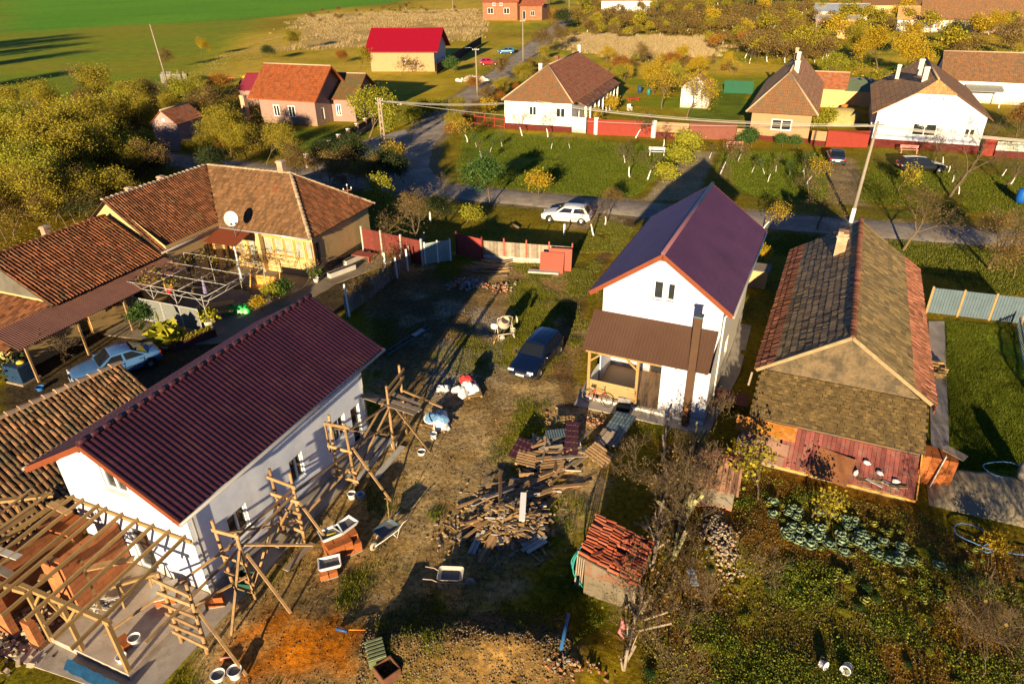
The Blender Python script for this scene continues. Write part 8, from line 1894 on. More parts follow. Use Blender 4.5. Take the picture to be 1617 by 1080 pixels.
GT = [('red garden table in the courtyard behind the wide red gate', 1000, 160, (.50, .05, .04), (1.6, 1.0, .8)), ('dark blue drum in the courtyard behind the wide red gate', 1010, 147, (.02, .06, .14), (.7, .7, 1.1)), ('teal drum in the courtyard beside the dark blue drum', 1024, 150, (.02, .20, .20), (.6, .6, .9)), ('white garden chair before the red garden table', 994, 175, (.75, .75, .75), (.6, .6, .9))]
for lb, px, py, c, dm in GT:
 p = at(px, py); t = thing('garden_' + ('chair' if 'chair' in lb else 'table' if 'table' in lb else 'drum'), lb, 'chair' if 'chair' in lb else 'table' if 'table' in lb else 'drum', (p.x, p.y, 0), .3)
 mm = mat('paint_' + str(px), c, .5, .08, 2)
 if 'drum' in lb: m_ = MB(); m_.lathe([(.001, 0), (dm[0] / 2, 0), (dm[0] / 2, dm[2]), (.001, dm[2])], n=14); m_.build('body', mm, t); m_ = MB(); m_.lathe([(dm[0] / 2 + .02, dm[2] * .9), (dm[0] / 2 + .02, dm[2] * 1.02), (.001, dm[2] * 1.03)], n=14); m_.build('lid', mm, t)
 else:
  m_ = MB(); m_.bx(-dm[0] / 2, dm[0] / 2, -dm[1] / 2, dm[1] / 2, dm[2] * .55, dm[2] * .6 + .03); m_.build('seat' if 'chair' in lb else 'top', mm, t)
  for sx in (-1, 1):
   for sy in (-1, 1): m_ = MB(); m_.beam((sx * dm[0] * .42, sy * dm[1] * .42, 0), (sx * dm[0] * .42, sy * dm[1] * .42, dm[2] * .55), .06, .06); m_.build('leg', mm, t)
  if 'chair' in lb: m_ = MB(); m_.beam((0, dm[1] / 2, dm[2] * .6), (0, dm[1] / 2, dm[2]), dm[0], .04, up=(0, 1, 0)); m_.build('backrest', mm, t)
# --- VEGETATION
proto('big_olive', 101, 8.5, .75, 2.6, .20, 'olive', 10000, .19, .6, 4, (4, 3, 3))
proto('big_gold', 102, 8.0, .7, 2.4, .18, 'gold', 8000, .20, .52, 4, (4, 3, 3))
proto('lime_tree', 103, 7.0, .62, 1.6, .18, 'lime', 6500, .19, .42, 4, (5, 3, 3), bark=BARK_PALE)
proto('thicket', 104, 5.6, .55, .7, .07, 'olive', 7500, .14, .30, 4, (6, 4, 3), upness=.8, bark=BARK_PALE, kind='bush', wander=.25)
proto('thicket_lime', 105, 6.0, .5, .8, .07, 'lime', 7000, .13, .28, 4, (6, 4, 3), upness=.9, bark=BARK_PALE, kind='bush', wander=.25)
proto('thicket_brown', 106, 4.9, .6, .6, .06, 'brown', 4200, .12, .32, 4, (6, 4, 3), upness=.7, bark=BARK_PALE, kind='bush', wander=.28)
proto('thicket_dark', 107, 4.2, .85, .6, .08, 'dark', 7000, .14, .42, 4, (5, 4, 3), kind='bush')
proto('thicket_rust', 108, 3.4, .85, .5, .07, 'rust', 6000, .13, .36, 4, (5, 4, 3), kind='bush')
proto('bare_small', 110, 3.4, .75, 1.1, .085, None, 0, levels=4, kids=(4, 3, 3), paint=1.0, minr=.008)
proto('bare_small_leaf', 111, 3.2, .7, 1.1, .08, 'brown', 420, .12, .25, 4, (4, 3, 3), paint=1.0, minr=.008)
proto('bare_gold', 112, 3.0, .7, 1.1, .08, 'gold', 700, .13, .25, 4, (4, 3, 3), paint=1.0)
proto('bare_mid', 113, 5.5, .8, 1.3, .13, 'brown', 500, .12, .35, 5, (4, 3, 3), bark=BARK_PALE, minr=.005, wander=.22)
proto('bare_tall', 114, 7.5, .7, 2.2, .16, None, 0, levels=5, kids=(4, 3, 3), bark=BARK, minr=.006, wander=.2)
proto('sapling', 115, 2.2, .45, .8, .035, 'green', 220, .12, .16, 3, (3, 3), paint=.7, minr=.006)
proto('sapling_bare', 116, 2.0, .45, .8, .035, None, 0, levels=3, kids=(3, 3), paint=.8, minr=.008)
proto('conifer', 117, 4.6, .95, .4, .12, 'green', 7000, .16, .26, 4, (6, 4, 3), kind='tree', upness=.9)
proto('column', 118, 4.0, .30, .5, .07, 'lime', 1700, .15, .16, 4, (4, 3, 3), upness=1.2)
proto('bush_green', 119, 1.6, .9, .25, .05, 'green', 2400, .12, .24, 3, (6, 5), kind='shrub')
proto('bush_lime', 120, 1.5, .9, .25, .05, 'lime', 2000, .12, .24, 3, (6, 5), kind='shrub')
proto('bush_bare', 121, 1.8, .9, .25, .04, 'brown', 350, .08, .2, 4, (6, 4, 3), bark=BARK_PALE, kind='shrub', minr=.006, wander=.3)
proto('bush_gold', 122, 1.7, .8, .3, .05, 'gold', 1500, .13, .24, 3, (6, 5), kind='shrub')
proto('stems', 123, 2.4, .5, .2, .022, 'brown', 120, .07, .2, 4, (6, 3, 3), bark=BARK_PALE, kind='shrub', minr=.004, wander=.3)
proto('garden_small', 124, 2.1, .7, .9, .045, 'olive', 550, .13, .22, 4, (4, 3, 3), minr=.006)
proto('far_tree', 125, 4.2, .75, 1.1, .10, 'brown', 1300, .24, .40, 3, (4, 4), paint=1.1)
proto('far_olive', 126, 5.0, .75, 1.1, .12, 'olive', 1500, .34, .55, 3, (5, 4))
proto('far_gold', 127, 5.0, .7, 1.1, .12, 'gold', 1500, .30, .50, 3, (5, 4))
proto('far_rust', 128, 4.0, .7, 1.0, .10, 'rust', 1200, .28, .45, 3, (5, 4))
proto('yellow_willow', 129, 6.5, .7, 1.2, .14, 'gold', 2200, .17, .45, 4, (5, 4, 3), bark=BARK_PALE)
def PT(pn, px, py, s, label, cat='tree', group=None, **k):
 p = at(px, py); return plant(pn, p.x, p.y, s, label, cat, group, **k)
rs = random.Random(77)
# ---- left thicket behind the L shaped house
TH = [
 ('big_gold', 5, 300, .80, 'tallest golden tree at the left frame edge of the thicket'), ('thicket_lime', 45, 330, 1.15, 'yellow green bush at the left edge above the low tiled wing'),
 ('thicket', 20, 375, 1.0, 'olive bush just above the chimney of the low tiled wing, at the left edge'), ('thicket_lime', 100, 345, 1.0, 'olive yellow bush directly behind the low wing chimney'),
 ('thicket', 145, 320, 1.05, 'dense olive bush behind the cream gable'), ('thicket', 185, 290, 1.0, 'olive bush behind the upper cream gable corner'),
 ('thicket_brown', 225, 285, .9, 'brownish open bush behind the ridge of the L shaped house'), ('thicket_dark', 262, 280, .55, 'dark shaded bush beside the back chimneys'),
 ('thicket_lime', 65, 270, 1.1, 'bright yellow bush in the left middle of the thicket'), ('thicket_brown', 118, 258, 1.15, 'dry brown bush in the middle of the thicket'),
 ('thicket', 160, 240, 1.15, 'olive bush left of the pink shed'), ('big_olive', 200, 228, .72, 'spreading olive tree left of the pink shed'),
 ('thicket_lime', 228, 215, .85, 'pale olive bush touching the left side of the pink shed'), ('big_olive', 345, 236, .62, 'big olive tree right of the pink shed'),
 ('big_olive', 365, 248, .58, 'olive tree behind the ridge end of the L shaped house'), ('thicket', 305, 262, .5, 'low olive bush in front of the pink shed foot'),
 ('big_olive', 392, 254, .5, 'slanting half bare olive tree near the house chimney'), ('thicket_brown', 345, 205, 1.2, 'rusty brown bush at the far edge of the thicket'),
 ('thicket_lime', 290, 190, 1.1, 'yellow olive bush below the leaning wooden pole'), ('thicket_brown', 240, 178, 1.1, 'dry tawny bush at the field edge of the thicket'),
 ('thicket', 190, 190, 1.0, 'olive bush at the field edge left of the tawny one'), ('thicket_brown', 130, 205, 1.0, 'straw coloured bush at the field edge'),
 ('bare_mid', 78, 232, 1.15, 'pale trunked leaning tree standing free at the field edge'), ('thicket_lime', 20, 245, 1.1, 'yellow bush at the left frame edge by the field'),
 ('bare_tall', 138, 152, .75, 'white barked bare tree against the green field'), ('big_gold', 318, 90, .55, 'orange gold tree by the tractor at the field edge'),
 ('thicket_brown', 268, 108, .9, 'dry bush at the top of the leaning wooden pole'), ('thicket_rust', 345, 150, 1.0, 'rusty bush left of the harrow'),
 ('thicket', 420, 262, .8, 'small olive bush beside the pillared fence'),
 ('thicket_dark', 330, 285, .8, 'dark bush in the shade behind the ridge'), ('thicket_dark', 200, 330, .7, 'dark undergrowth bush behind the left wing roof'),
]
for pn, px, py, s, lb in TH: PT(pn, px, py, s, lb, 'bush' if 'bush' in lb else 'tree')
for i in range(165):
 t = rs.random() * 1.08; px = 0 + 400 * t; py = rs.uniform(200, 395) - 140 * t * .65
 if px > 180 and py > 250 + (px - 180) * -.0 and px > 150: py = min(py, 300 - (px - 150) * .28)
 if abs(px - 285) < 48 and 195 < py < 320: continue
 p = at(px, py); lx, ly = p.x - HM_O[0], p.y - HM_O[1]; t_ = radians(HM_T); a_, b_ = lx * cos(t_) - ly * sin(t_), lx * sin(t_) + ly * cos(t_)
 if -17.5 < a_ < 1 and -18 < b_ < 9.5: continue
 kd = rs.choice(['thicket', 'thicket_lime', 'thicket', 'thicket_brown', 'thicket_brown', 'thicket_rust', 'thicket_dark', 'thicket_brown', 'bare_mid', 'big_olive', 'thicket_lime'])
 if kd == 'big_olive' and px > 190: kd = 'thicket_brown'
 if px > 320 and py < 235: continue
 plant(kd, p.x, p.y, rs.uniform(.6, .95) * (1 if px < 220 else .8), 'nameless olive bush merged in the thicket behind the L shaped house', 'bush', 'bushes of the olive thicket')
# ---- field edge left: trees outside the frame whose shadows fall on the field
for x, y, s in ((-134, 152, 1.5), (-146, 165, 1.7), (-158, 182, 1.8), (-170, 196, 1.8), (-108, 118, 1.2)):
 plant('big_olive', x, y, s, 'tall tree left of the frame casting a long shadow on the field', 'tree', 'trees beside the field')
# ---- around the far houses
LST = [
 ('lime_tree', 582, 224, .95, 'yellow green tree with pale stems by the ladder like pole'), ('conifer', 775, 326, 1.0, 'feathery green conifer like tree at the street corner'),
 ('column', 608, 343, 1.0, 'slim columnar yellow green tree in the shade by the street'), ('bush_gold', 625, 262, 1.4, 'russet shrub at the foot of the ladder like pole'),
 ('bush_gold', 850, 310, 1.3, 'yellow leaved shrub on the big lawn near the street'), ('big_olive', 458, 82, .62, 'round green tree behind the maroon roofed building'),
 ('thicket_dark', 428, 95, .8, 'dark green bush left of the round green tree'), ('thicket', 565, 112, .9, 'olive tree left of the red roofed house front'), ('bush_bare', 635, 120, 2.2, 'bare bush before the cream wall of the red roofed house'),
 ('bush_green', 718, 116, 1.8, 'wide green shrub at the corner of the red roofed house'), ('thicket_rust', 545, 100, .8, 'rusty tree between the two roofs'),
 ('bare_mid', 672, 398, .95, 'leafless tree with whitewashed forked stem by the pale sheet fence'), ('bush_lime', 735, 352, 1.0, 'low yellow green shrub in the shade by the street corner'),
 ('thicket_brown', 640, 350, .55, 'brown twiggy bush behind the red gate panels'), ('bare_small', 700, 330, 1.0, 'dark twiggy bush beside the conifer like tree'),
 ('bare_mid', 548, 262, .6, 'leafless shrub in the dark behind the tiled hip'),
 ('bare_gold', 738, 225, 1.05, 'orange leaved sapling at the left end of the lawn'), ('bare_small', 825, 215, 1.05, 'bare whitewashed tree before the left window of the hipped house'),
 ('bare_small', 865, 217, 1.1, 'bare whitewashed tree before the right window of the hipped house'), ('bare_small_leaf', 1003, 218, 1.1, 'brownish whitewashed tree before the wide red gate'),
 ('bare_small', 1047, 232, .9, 'bare whitewashed tree before the orange garden wall'), ('bare_small', 995, 280, 1.0, 'leaning bare whitewashed tree in the middle of the lawn'),
 ('bare_small', 987, 257, .8, 'bare whitewashed tree behind the leaning one'), ('bare_small', 1022, 284, .95, 'bare whitewashed tree nearest the shaded drive'),
 ('bush_lime', 1062, 262, 1.5, 'rose bush row end left of the shaded drive'), ('bush_lime', 1074, 240, 1.6, 'taller rose bush right behind the shaded drive edge'), ('bush_lime', 1050, 285, 1.2, 'low rose bush nearest the street on the drive edge'),
 ('bare_small_leaf', 1137, 275, 1.1, 'bare tree in the shade of the white gabled house'), ('bush_green', 1188, 232, 1.3, 'green columnar shrub before the orange house'), ('bush_green', 1176, 232, .8, 'low green shrub beside the pink bench'),
 ('bush_green', 1237, 233, .9, 'small green shrub under the orange house window'), ('bush_green', 1250, 234, .9, 'second small green shrub under the orange house window'),
 ('bare_mid', 1273, 330, .7, 'leafless tree with white foot by the street right of the violet roof'), ('bare_mid', 1290, 362, .75, 'low branching bare tree in the shade above the barn'),
 ('bare_gold', 1274, 292, .85, 'yellowish tree beside the dark saloon'), ('bare_mid', 1140, 300, .5, 'brown bush at the gable corner of the violet roof'),
 ('bare_tall', 1500, 310, .95, 'big bare crooked tree before the white cottage'), ('bare_mid', 1475, 262, .75, 'bare leaning tree behind the black estate car'), ('bare_tall', 1585, 300, .7, 'bare tree at the right edge of the cottage lawn'),
 ('garden_small', 1418, 303, 1.4, 'thin pale sapling with green leaves behind the estate car'), ('bare_mid', 1590, 240, 1.0, 'orange brown tree at the red wicket gate'),
 ('bare_mid', 1425, 395, .95, 'pale twiggy tree with white stem by the barn end'), ('bare_mid', 1560, 425, .9, 'brown shrubby tree at the right edge above the galvanised fence'),
 ('thicket_brown', 1600, 440, .75, 'tawny bush at the right frame edge'), ('thicket_brown', 1580, 395, .6, 'rusty bush beside the street at the right edge'),
 ('bare_gold', 1205, 362, .8, 'bare shrub at the far corner of the violet roofed house'), ('bush_gold', 1205, 415, .7, 'small shrub behind the white gabled house'),
 ('yellow_willow', 1085, 190, 1.0, 'wide golden tree behind the brown red gate'), ('yellow_willow', 1045, 172, .9, 'golden tree left of the widest golden one'), ('big_gold', 1032, 150, .7, 'orange gold tree with upright stems behind the courtyard'),
 ('bush_gold', 960, 180, 1.5, 'yellow climber by the veranda of the hipped house'), ('bush_gold', 940, 196, 1.3, 'yellow shrub at the near end of the veranda'),
 ('thicket_rust', 985, 118, 1.0, 'rust coloured bush behind the hipped house'), ('thicket_brown', 1010, 105, 1.0, 'brown bush at the dry grass edge'), ('thicket_rust', 1055, 112, 1.0, 'reddish bush right of the dry grass'),
 ('big_gold', 1385, 110, 1.0, 'big yellow tree behind the pale green shed roof'), ('big_gold', 1418, 125, .95, 'yellow tree touching the left side of the cottage roof'), ('big_gold', 1440, 92, .9, 'yellow tree above the cottage roof ridge'),
 ('lime_tree', 1320, 130, .7, 'yellow green bush right of the orange house roof'), ('big_gold', 1560, 62, .85, 'yellow tree before the very long roof'), ('thicket_brown', 1600, 80, 1.4, 'grey brown bare tree at the top right'),
 ('thicket_dark', 1510, 75, 1.4, 'dark evergreen by the small whitewashed house'), ('big_olive', 1345, 95, .8, 'olive tree in shadow left of the big yellow tree'), ('thicket_rust', 1605, 215, 1.2, 'rusty vine bush right of the carport'),
 ('bush_lime', 1310, 205, 1.6, 'green yellow shrub at the right corner of the orange house'), ('bush_lime', 1384, 215, 1.6, 'yellow shrub at the left corner of the cottage'),
 ('thicket_rust', 745, 145, .75, 'rusty shrub at the foot of the lamp pole'), ('thicket_brown', 800, 130, 1.0, 'brown hedge bush left behind the hipped house'), ('thicket_brown', 850, 90, 1.3, 'grey brown bush at the lane bend behind the hipped roof'),
 ('thicket_brown', 875, 78, 1.3, 'big grey brown bush beyond the hipped roof'), ('thicket_dark', 895, 48, 1.5, 'dark bush below the brick house wing'), ('thicket_brown', 770, 170, .7, 'low hedge bush along the lane near the hipped house'),
 ('thicket', 742, 190, .6, 'olive hedge bush at the lane mouth'), ('bush_gold', 765, 185, 1.5, 'golden shrub by the rusty fence'), ('thicket_rust', 880, 42, 1.5, 'rusty bush right of the brick wing'), ('bare_tall', 790, 122, .5, 'thin bare tree at the left gable of the hipped house'),
 ('thicket_lime', 915, 25, 1.6, 'yellow bush between brick house and whitewashed house'),
 ('garden_small', 1197, 790, 1.3, 'small green fruit tree beside the pinkish boards'), ('garden_small', 1281, 820, .9, 'thin leafy sapling before the brown sheet'),
 ('bush_bare', 1186, 722, .8, 'small dark twiggy plant on the shed boards corner'),
 ('stems', 1040, 775, 1.15, 'bare twiggy bush behind the ruined hut'), ('stems', 1022, 830, .95, 'tangle of bare stems at the right wall of the ruined hut'), ('stems', 1062, 850, 1.2, 'bare stems growing through the old plank fence'), ('stems', 1098, 890, 1.1, 'bare stems at the edge of the stone heap'), ('bush_bare', 1105, 740, .9, 'dark twiggy bush over the small grey shed'), ('bush_bare', 1140, 770, .7, 'dark twiggy bush right of the small grey shed'),
 ('stems', 1010, 985, 1.1, 'bare stems at the foot of the ruined hut'), ('stems', 1060, 1040, 1.0, 'thin bare tree with mossy stem below the ruined hut'), ('stems', 1160, 905, 1.0, 'forked bare branch beside the stones'), ('stems', 1035, 800, 1.20, 'upright bare stems between the ruined hut and the leaning fence'), ('stems', 1050, 815, 1.10, 'bare twigs close behind the stone heap fence'), ('stems', 1075, 800, 1.20, 'bare twigs against the leaning mossy fence'), ('stems', 1068, 880, 1.10, 'twiggy tangle at the near end of the ruined fence boards'), ('stems', 1030, 940, 1.10, 'bare twiggy growth right of the patchy plaster wall'), ('stems', 1045, 965, 1.00, 'low bare twigs below the stone heap'), ('stems', 1115, 700, 1.00, 'bare twigs behind the small grey shed'), ('stems', 1088, 760, 1.30, 'bare twigs on the left of the small grey shed'),
 ('stems', 1560, 1010, 1.5, 'pale dry stems at the lower right corner, left clump'), ('stems', 1600, 985, 1.6, 'pale dry stems at the lower right corner, right clump'), ('stems', 1590, 1060, 1.5, 'pale dry stems at the bottom right edge'), ('bush_gold', 1565, 880, .55, 'small plant with yellow flower heads beside the blue hose'), ('stems', 1500, 1045, .9, 'thin dry stems left of the lower right clumps'),
 ('bare_small', 955, 355, .8, 'leafless sapling at the tail of the white hatchback'), ('thicket_brown', 958, 335, .45, 'brown leaved bush hiding the tail of the white hatchback'), ('bare_small', 938, 372, .9, 'pale stemmed leafless sapling on the verge before the white hatchback'), ('bare_small', 1118, 262 + 10, .1, 'tiny shoot in the shaded drive'),
 ('stems', 115, 560, 1.1, 'tall bare branched shrub between the grey car and the low lean-to'), ('bush_green', 218, 520, .95, 'olive green shrub behind the grey car'), ('bush_lime', 428, 478, .8, 'yellow flowering shrub at the foot of the maroon roof edge'), ('bush_gold', 415, 492, .6, 'golden shrub beside the maroon roof ridge'), ('bush_green', 455, 470, .85, 'blue green round shrub beside the swing bench'), ('stems', 478, 455, .9, 'bundle of pale vine stems at the cream house corner'),
 ('bush_lime', 330, 415, .7, 'vine leaves at the back corner of the pergola'), ('bush_bare', 395, 432, 1.1, 'bare vine before the veranda windows'), ('bush_bare', 440, 425, 1.1, 'second bare vine before the veranda windows'),
 ('stems', 505, 330, 1.3, 'bare shrub in the dark beyond the hipped end'), ('bush_bare', 560, 350, 1.6, 'dark twiggy shrub beyond the cream end wall'), ('bush_bare', 592, 455, 1.2, 'leafless vines on the ramshackle fence'), ('bush_bare', 630, 425, 1.2, 'leafless vines at the far part of the ramshackle fence'), ('bush_bare', 560, 480, 1.1, 'leafless vines at the near part of the ramshackle fence'),
]
for pn, px, py, s, lb in LST: PT(pn, px, py, s, lb, 'bush' if any(k in lb for k in ('bush', 'shrub', 'vine', 'stems', 'climber', 'twiggy plant', 'flower heads', 'shoot')) else 'tree')
SAP = [(752, 232), (760, 248), (793, 232), (774, 240), (900, 235), (870, 236), (775, 258), (1165, 255), (1187, 272), (1207, 275), (1225, 272), (1212, 288), (1247, 278), (1270, 283), (1120, 250), (1268, 272)]
for i, (px, py) in enumerate(SAP):
 PT('sapling_bare' if i % 3 else 'sapling', px, py, rs.uniform(.75, 1.1), 'thin young sapling with white painted stem on the %s' % ('big lawn before the hipped white house' if px < 1100 else 'lawn before the orange house'), 'sapling', 'saplings on the big lawn' if px < 1100 else 'saplings before the orange house')
for i, (px, py) in enumerate([(1497, 272), (1503, 288), (1514, 306), (1582, 278), (1595, 292), (1490, 258)]):
 PT('bare_small', px, py, .7, 'short whitewashed fruit tree on the grass before the white cottage', 'tree', 'fruit trees before the cottage')
k = 0
for gx_ in range(16):
 for gy in range(10):
  px = 915 + gx_ * 26 + rs.uniform(-11, 11) + gy * 4; py = 14 + gy * 9 + rs.uniform(-4, 4) + gx_ * .5
  if py > 50 and px < 1120: continue
  if 1085 < px < 1170 and py > 84: continue
  if px > 1310 and py > 20: continue
  pn = rs.choices(['far_tree', 'far_olive', 'far_gold', 'far_rust', 'bare_small'], [6, 2.6, .8, .5, 3])[0]
  nm = {'far_tree': 'greyish brown orchard tree with whitewashed stem in the far orchard', 'far_olive': 'olive tree in the far orchard', 'far_gold': 'golden orchard tree in the far orchard', 'far_rust': 'rust red orchard tree in the far orchard', 'bare_small': 'leafless orchard tree with whitewashed stem in the far orchard'}[pn]
  PT(pn, px, py, rs.uniform(.8, 1.2) * (1.25 if pn == 'bare_small' else 1), nm, 'tree', nm.replace(' tree', ' trees', 1)); k += 1
for i in range(70):
 px = rs.uniform(880, 1320); py = rs.uniform(42, 64) if px < 1100 else rs.uniform(50, 100)
 if 1085 < px < 1210 and py > 80: continue
 PT(rs.choice(['far_tree', 'thicket_brown', 'far_olive']), px, py, rs.uniform(.5, .9), 'low scrubby bush between the dry grass and the far orchard', 'bush', 'scrub before the far orchard')
for i in range(80):
 px, py = rs.uniform(1290, 1617), rs.uniform(-2, 100)
 if py > 70 and px < 1480: continue
 PT(rs.choice(['far_gold', 'far_olive', 'far_tree', 'far_tree', 'far_olive']), px, py, rs.uniform(.8, 1.3), 'autumn tree crowded among the roofs at the top right', 'tree', 'trees among the top right roofs')
for i in range(26):
 px = rs.uniform(480, 760); py = rs.uniform(8, 24) if px > 600 else rs.uniform(20, 40)
 PT(rs.choice(['far_tree', 'thicket_brown']), px, py, rs.uniform(.35, .7), 'low dry bush in the tan field beyond the red roofed house', 'bush', 'dry bushes in the tan field')
for i in range(30):
 px = rs.uniform(860, 1290); py = rs.uniform(-6, 14)
 PT(rs.choice(['far_olive', 'far_tree', 'far_gold']), px, py, rs.uniform(1.2, 2.0), 'distant autumn tree along the top frame edge', 'tree', 'distant trees at the top edge')
for i in range(44):
 px, py = rs.uniform(945, 1165), rs.uniform(98, 150)
 if px > 1135 and py > 120: continue
 PT(rs.choice(['thicket_rust', 'thicket_brown', 'big_gold', 'thicket_lime', 'yellow_willow']), px, py, rs.uniform(.35, .6), 'golden brown bush in the back garden between the hipped and the orange house', 'bush', 'bushes of the back gardens')
for i in range(22):
 px = 640 + i * 10 + rs.uniform(-4, 4); py = 178 - (px - 640) * .42 + rs.uniform(-6, 6) + 20
 if px > 690: break
 PT('bush_lime', px, py, rs.uniform(.8, 1.4), 'grassy shrub on the verge left of the lane', 'shrub', 'verge shrubs by the lane')
for i in range(26):
 f = i / 25; px = 722 + 140 * f + rs.uniform(-8, 8); py = 215 - 115 * f + rs.uniform(-5, 5)
 PT(rs.choice(['thicket_brown', 'thicket', 'thicket_rust']), px, py, rs.uniform(.35, .6), 'hedge bush on the right side of the lane below the hipped house', 'bush', 'hedge along the lane')
for i in range(16):
 px = rs.uniform(470, 690); py = rs.uniform(262, 350)
 if 628 < px: continue
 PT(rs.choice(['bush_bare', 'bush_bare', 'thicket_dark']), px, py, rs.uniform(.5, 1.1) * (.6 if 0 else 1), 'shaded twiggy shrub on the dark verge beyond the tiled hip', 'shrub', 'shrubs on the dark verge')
for i in range(48):
 px, py = rs.uniform(1010, 1617), rs.uniform(880, 1080)
 if abs(px - 1315) < 60 and py > 1010: continue
 if px > 1180 and rs.random() < .5: py = rs.uniform(850, 1000)
 if polydist(np.array([at(px, py).x]), np.array([at(px, py).y]), R_GARDEN)[0] < 0: continue
 PT(rs.choice(['bush_green', 'bush_lime', 'bush_lime', 'bush_green']), px, py, rs.uniform(.12, .26), 'low leafy weed clump in the overgrown garden', 'weed', 'leafy weed clumps of the garden', sz=.09)
for i in range(14):
 px, py = rs.choice([(rs.uniform(1540, 1617), rs.uniform(900, 1075)), (rs.uniform(1005, 1100), rs.uniform(740, 1060))])
 PT('stems', px, py, rs.uniform(.5, 1.0), 'thin bare brown stems in the overgrown garden', 'shrub', 'bare stems of the garden')
for px, py, s in ((470, 285, 1.2), (520, 300, 1.2), (555, 285, 1.0), (600, 300, 1.0), (640, 290, .9), (560, 320, 1.1), (500, 270, 1.0), (655, 330, 1.0), (700, 350, .8)):
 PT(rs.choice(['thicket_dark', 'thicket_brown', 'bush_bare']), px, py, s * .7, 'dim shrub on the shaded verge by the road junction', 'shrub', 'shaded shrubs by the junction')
for x, y, s in ((13.5, 4.5, .85), (17.5, 5.5, .9), (20.5, 3.5, 1.0), (24, 6, .9), (9, 2, .8)):
 plant('bare_tall', x, y, s, 'bare garden tree standing below the viewpoint, outside the frame', 'tree', 'bare trees below the frame')
# --- cabbages
CB = proto_c = None
rsn = np.random.RandomState(4)
def cabbage(seed):
 r = np.random.RandomState(seed); V = []; F = []; C = []
 for ring, (n, rad, el, sz) in enumerate(((6, .26, 2.0, .17), (7, .16, 1.0, .22), (9, .20, .42, .26))):
  for i in range(n):
   a = 2 * pi * i / n + r.uniform(-.3, .3) + ring; e = el + r.uniform(-.15, .15); d = np.array([cos(a) * cos(e), sin(a) * cos(e), sin(e)]); s_ = np.array([-sin(a), cos(a), 0]); b = np.array([cos(a) * rad * .4, sin(a) * rad * .4, .10])
   w_ = sz * .55; up = np.cross(d, s_); up = -up if up[2] < 0 else up
   rows = []
   for t_, ww_, lift in ((0, .25, 0), (.4, 1.0, -.02), (.8, .95, .0), (1.0, .35, .04)):
    for q in (-1, 0, 1): rows.append(b + d * sz * t_ + s_ * w_ * ww_ * q + up * (lift + .03 * q * q) + r.normal(0, .008, 3))
   k = len(V); V += rows
   for j in range(3):
    for q in range(2): F.append((k + j * 3 + q, k + j * 3 + q + 1, k + j * 3 + q + 4, k + j * 3 + q + 3)); C.append(r.uniform(.2, .9))
 return np.array(V), np.array(F), C
M_LEAF['cabbage'] = leafmat('cabbage_leaf', [(.11, .18, .10), (.19, .28, .16), (.30, .40, .25), (.40, .48, .32)], .15)
M_LEAF['cabbage_y'] = leafmat('cabbage_leaf_yellowed', [(.10, .14, .03), (.22, .26, .05), (.38, .38, .07), (.50, .46, .10)], .2)
protos = []
for kk, leaf in ((1, 'cabbage'), (2, 'cabbage'), (3, 'cabbage_y')):
 V, F, C = cabbage(kk); o = quads_object('cabbage', V, F, C, M_LEAF[leaf]); protos.append(o)
first = [True] * 3
cab = []
for r_ in range(5):
 for i in range(17):
  px = 1208 + i * 13 + rs.uniform(-5, 5) + r_ * 9; py = 800 + r_ * 14 + i * 2.6 + rs.uniform(-5, 5)
  if rs.random() < .12: continue
  cab.append((px, py, 0 if rs.random() < .8 - i * .03 else 2))
for i in range(26): cab.append((rs.uniform(1250, 1560), rs.uniform(860, 960), 2))
for px, py in ((1415, 893), (1480, 900), (1402, 890)): cab.append((px, py, 1))
for px, py, kk in cab:
 kk = kk if kk != 0 else rs.choice((0, 1)); p = at(px, py)
 if first[kk]: o = protos[kk]; first[kk] = False
 else: o = protos[kk].copy(); COL.objects.link(o)
 s_ = rs.uniform(.6, .95) * (.7 if kk == 2 else .95); o.location = (p.x, p.y, ground_z(p.x, p.y)); o.rotation_euler = (0, 0, rs.uniform(0, 6)); o.scale = (s_, s_, s_)
 tag(o, 'yellowing leafy plant among the weeds of the garden' if kk == 2 else 'blue green cabbage in the bed before the board shed', 'plant' if kk == 2 else 'cabbage', 'yellowing garden plants' if kk == 2 else 'cabbages in the bed')
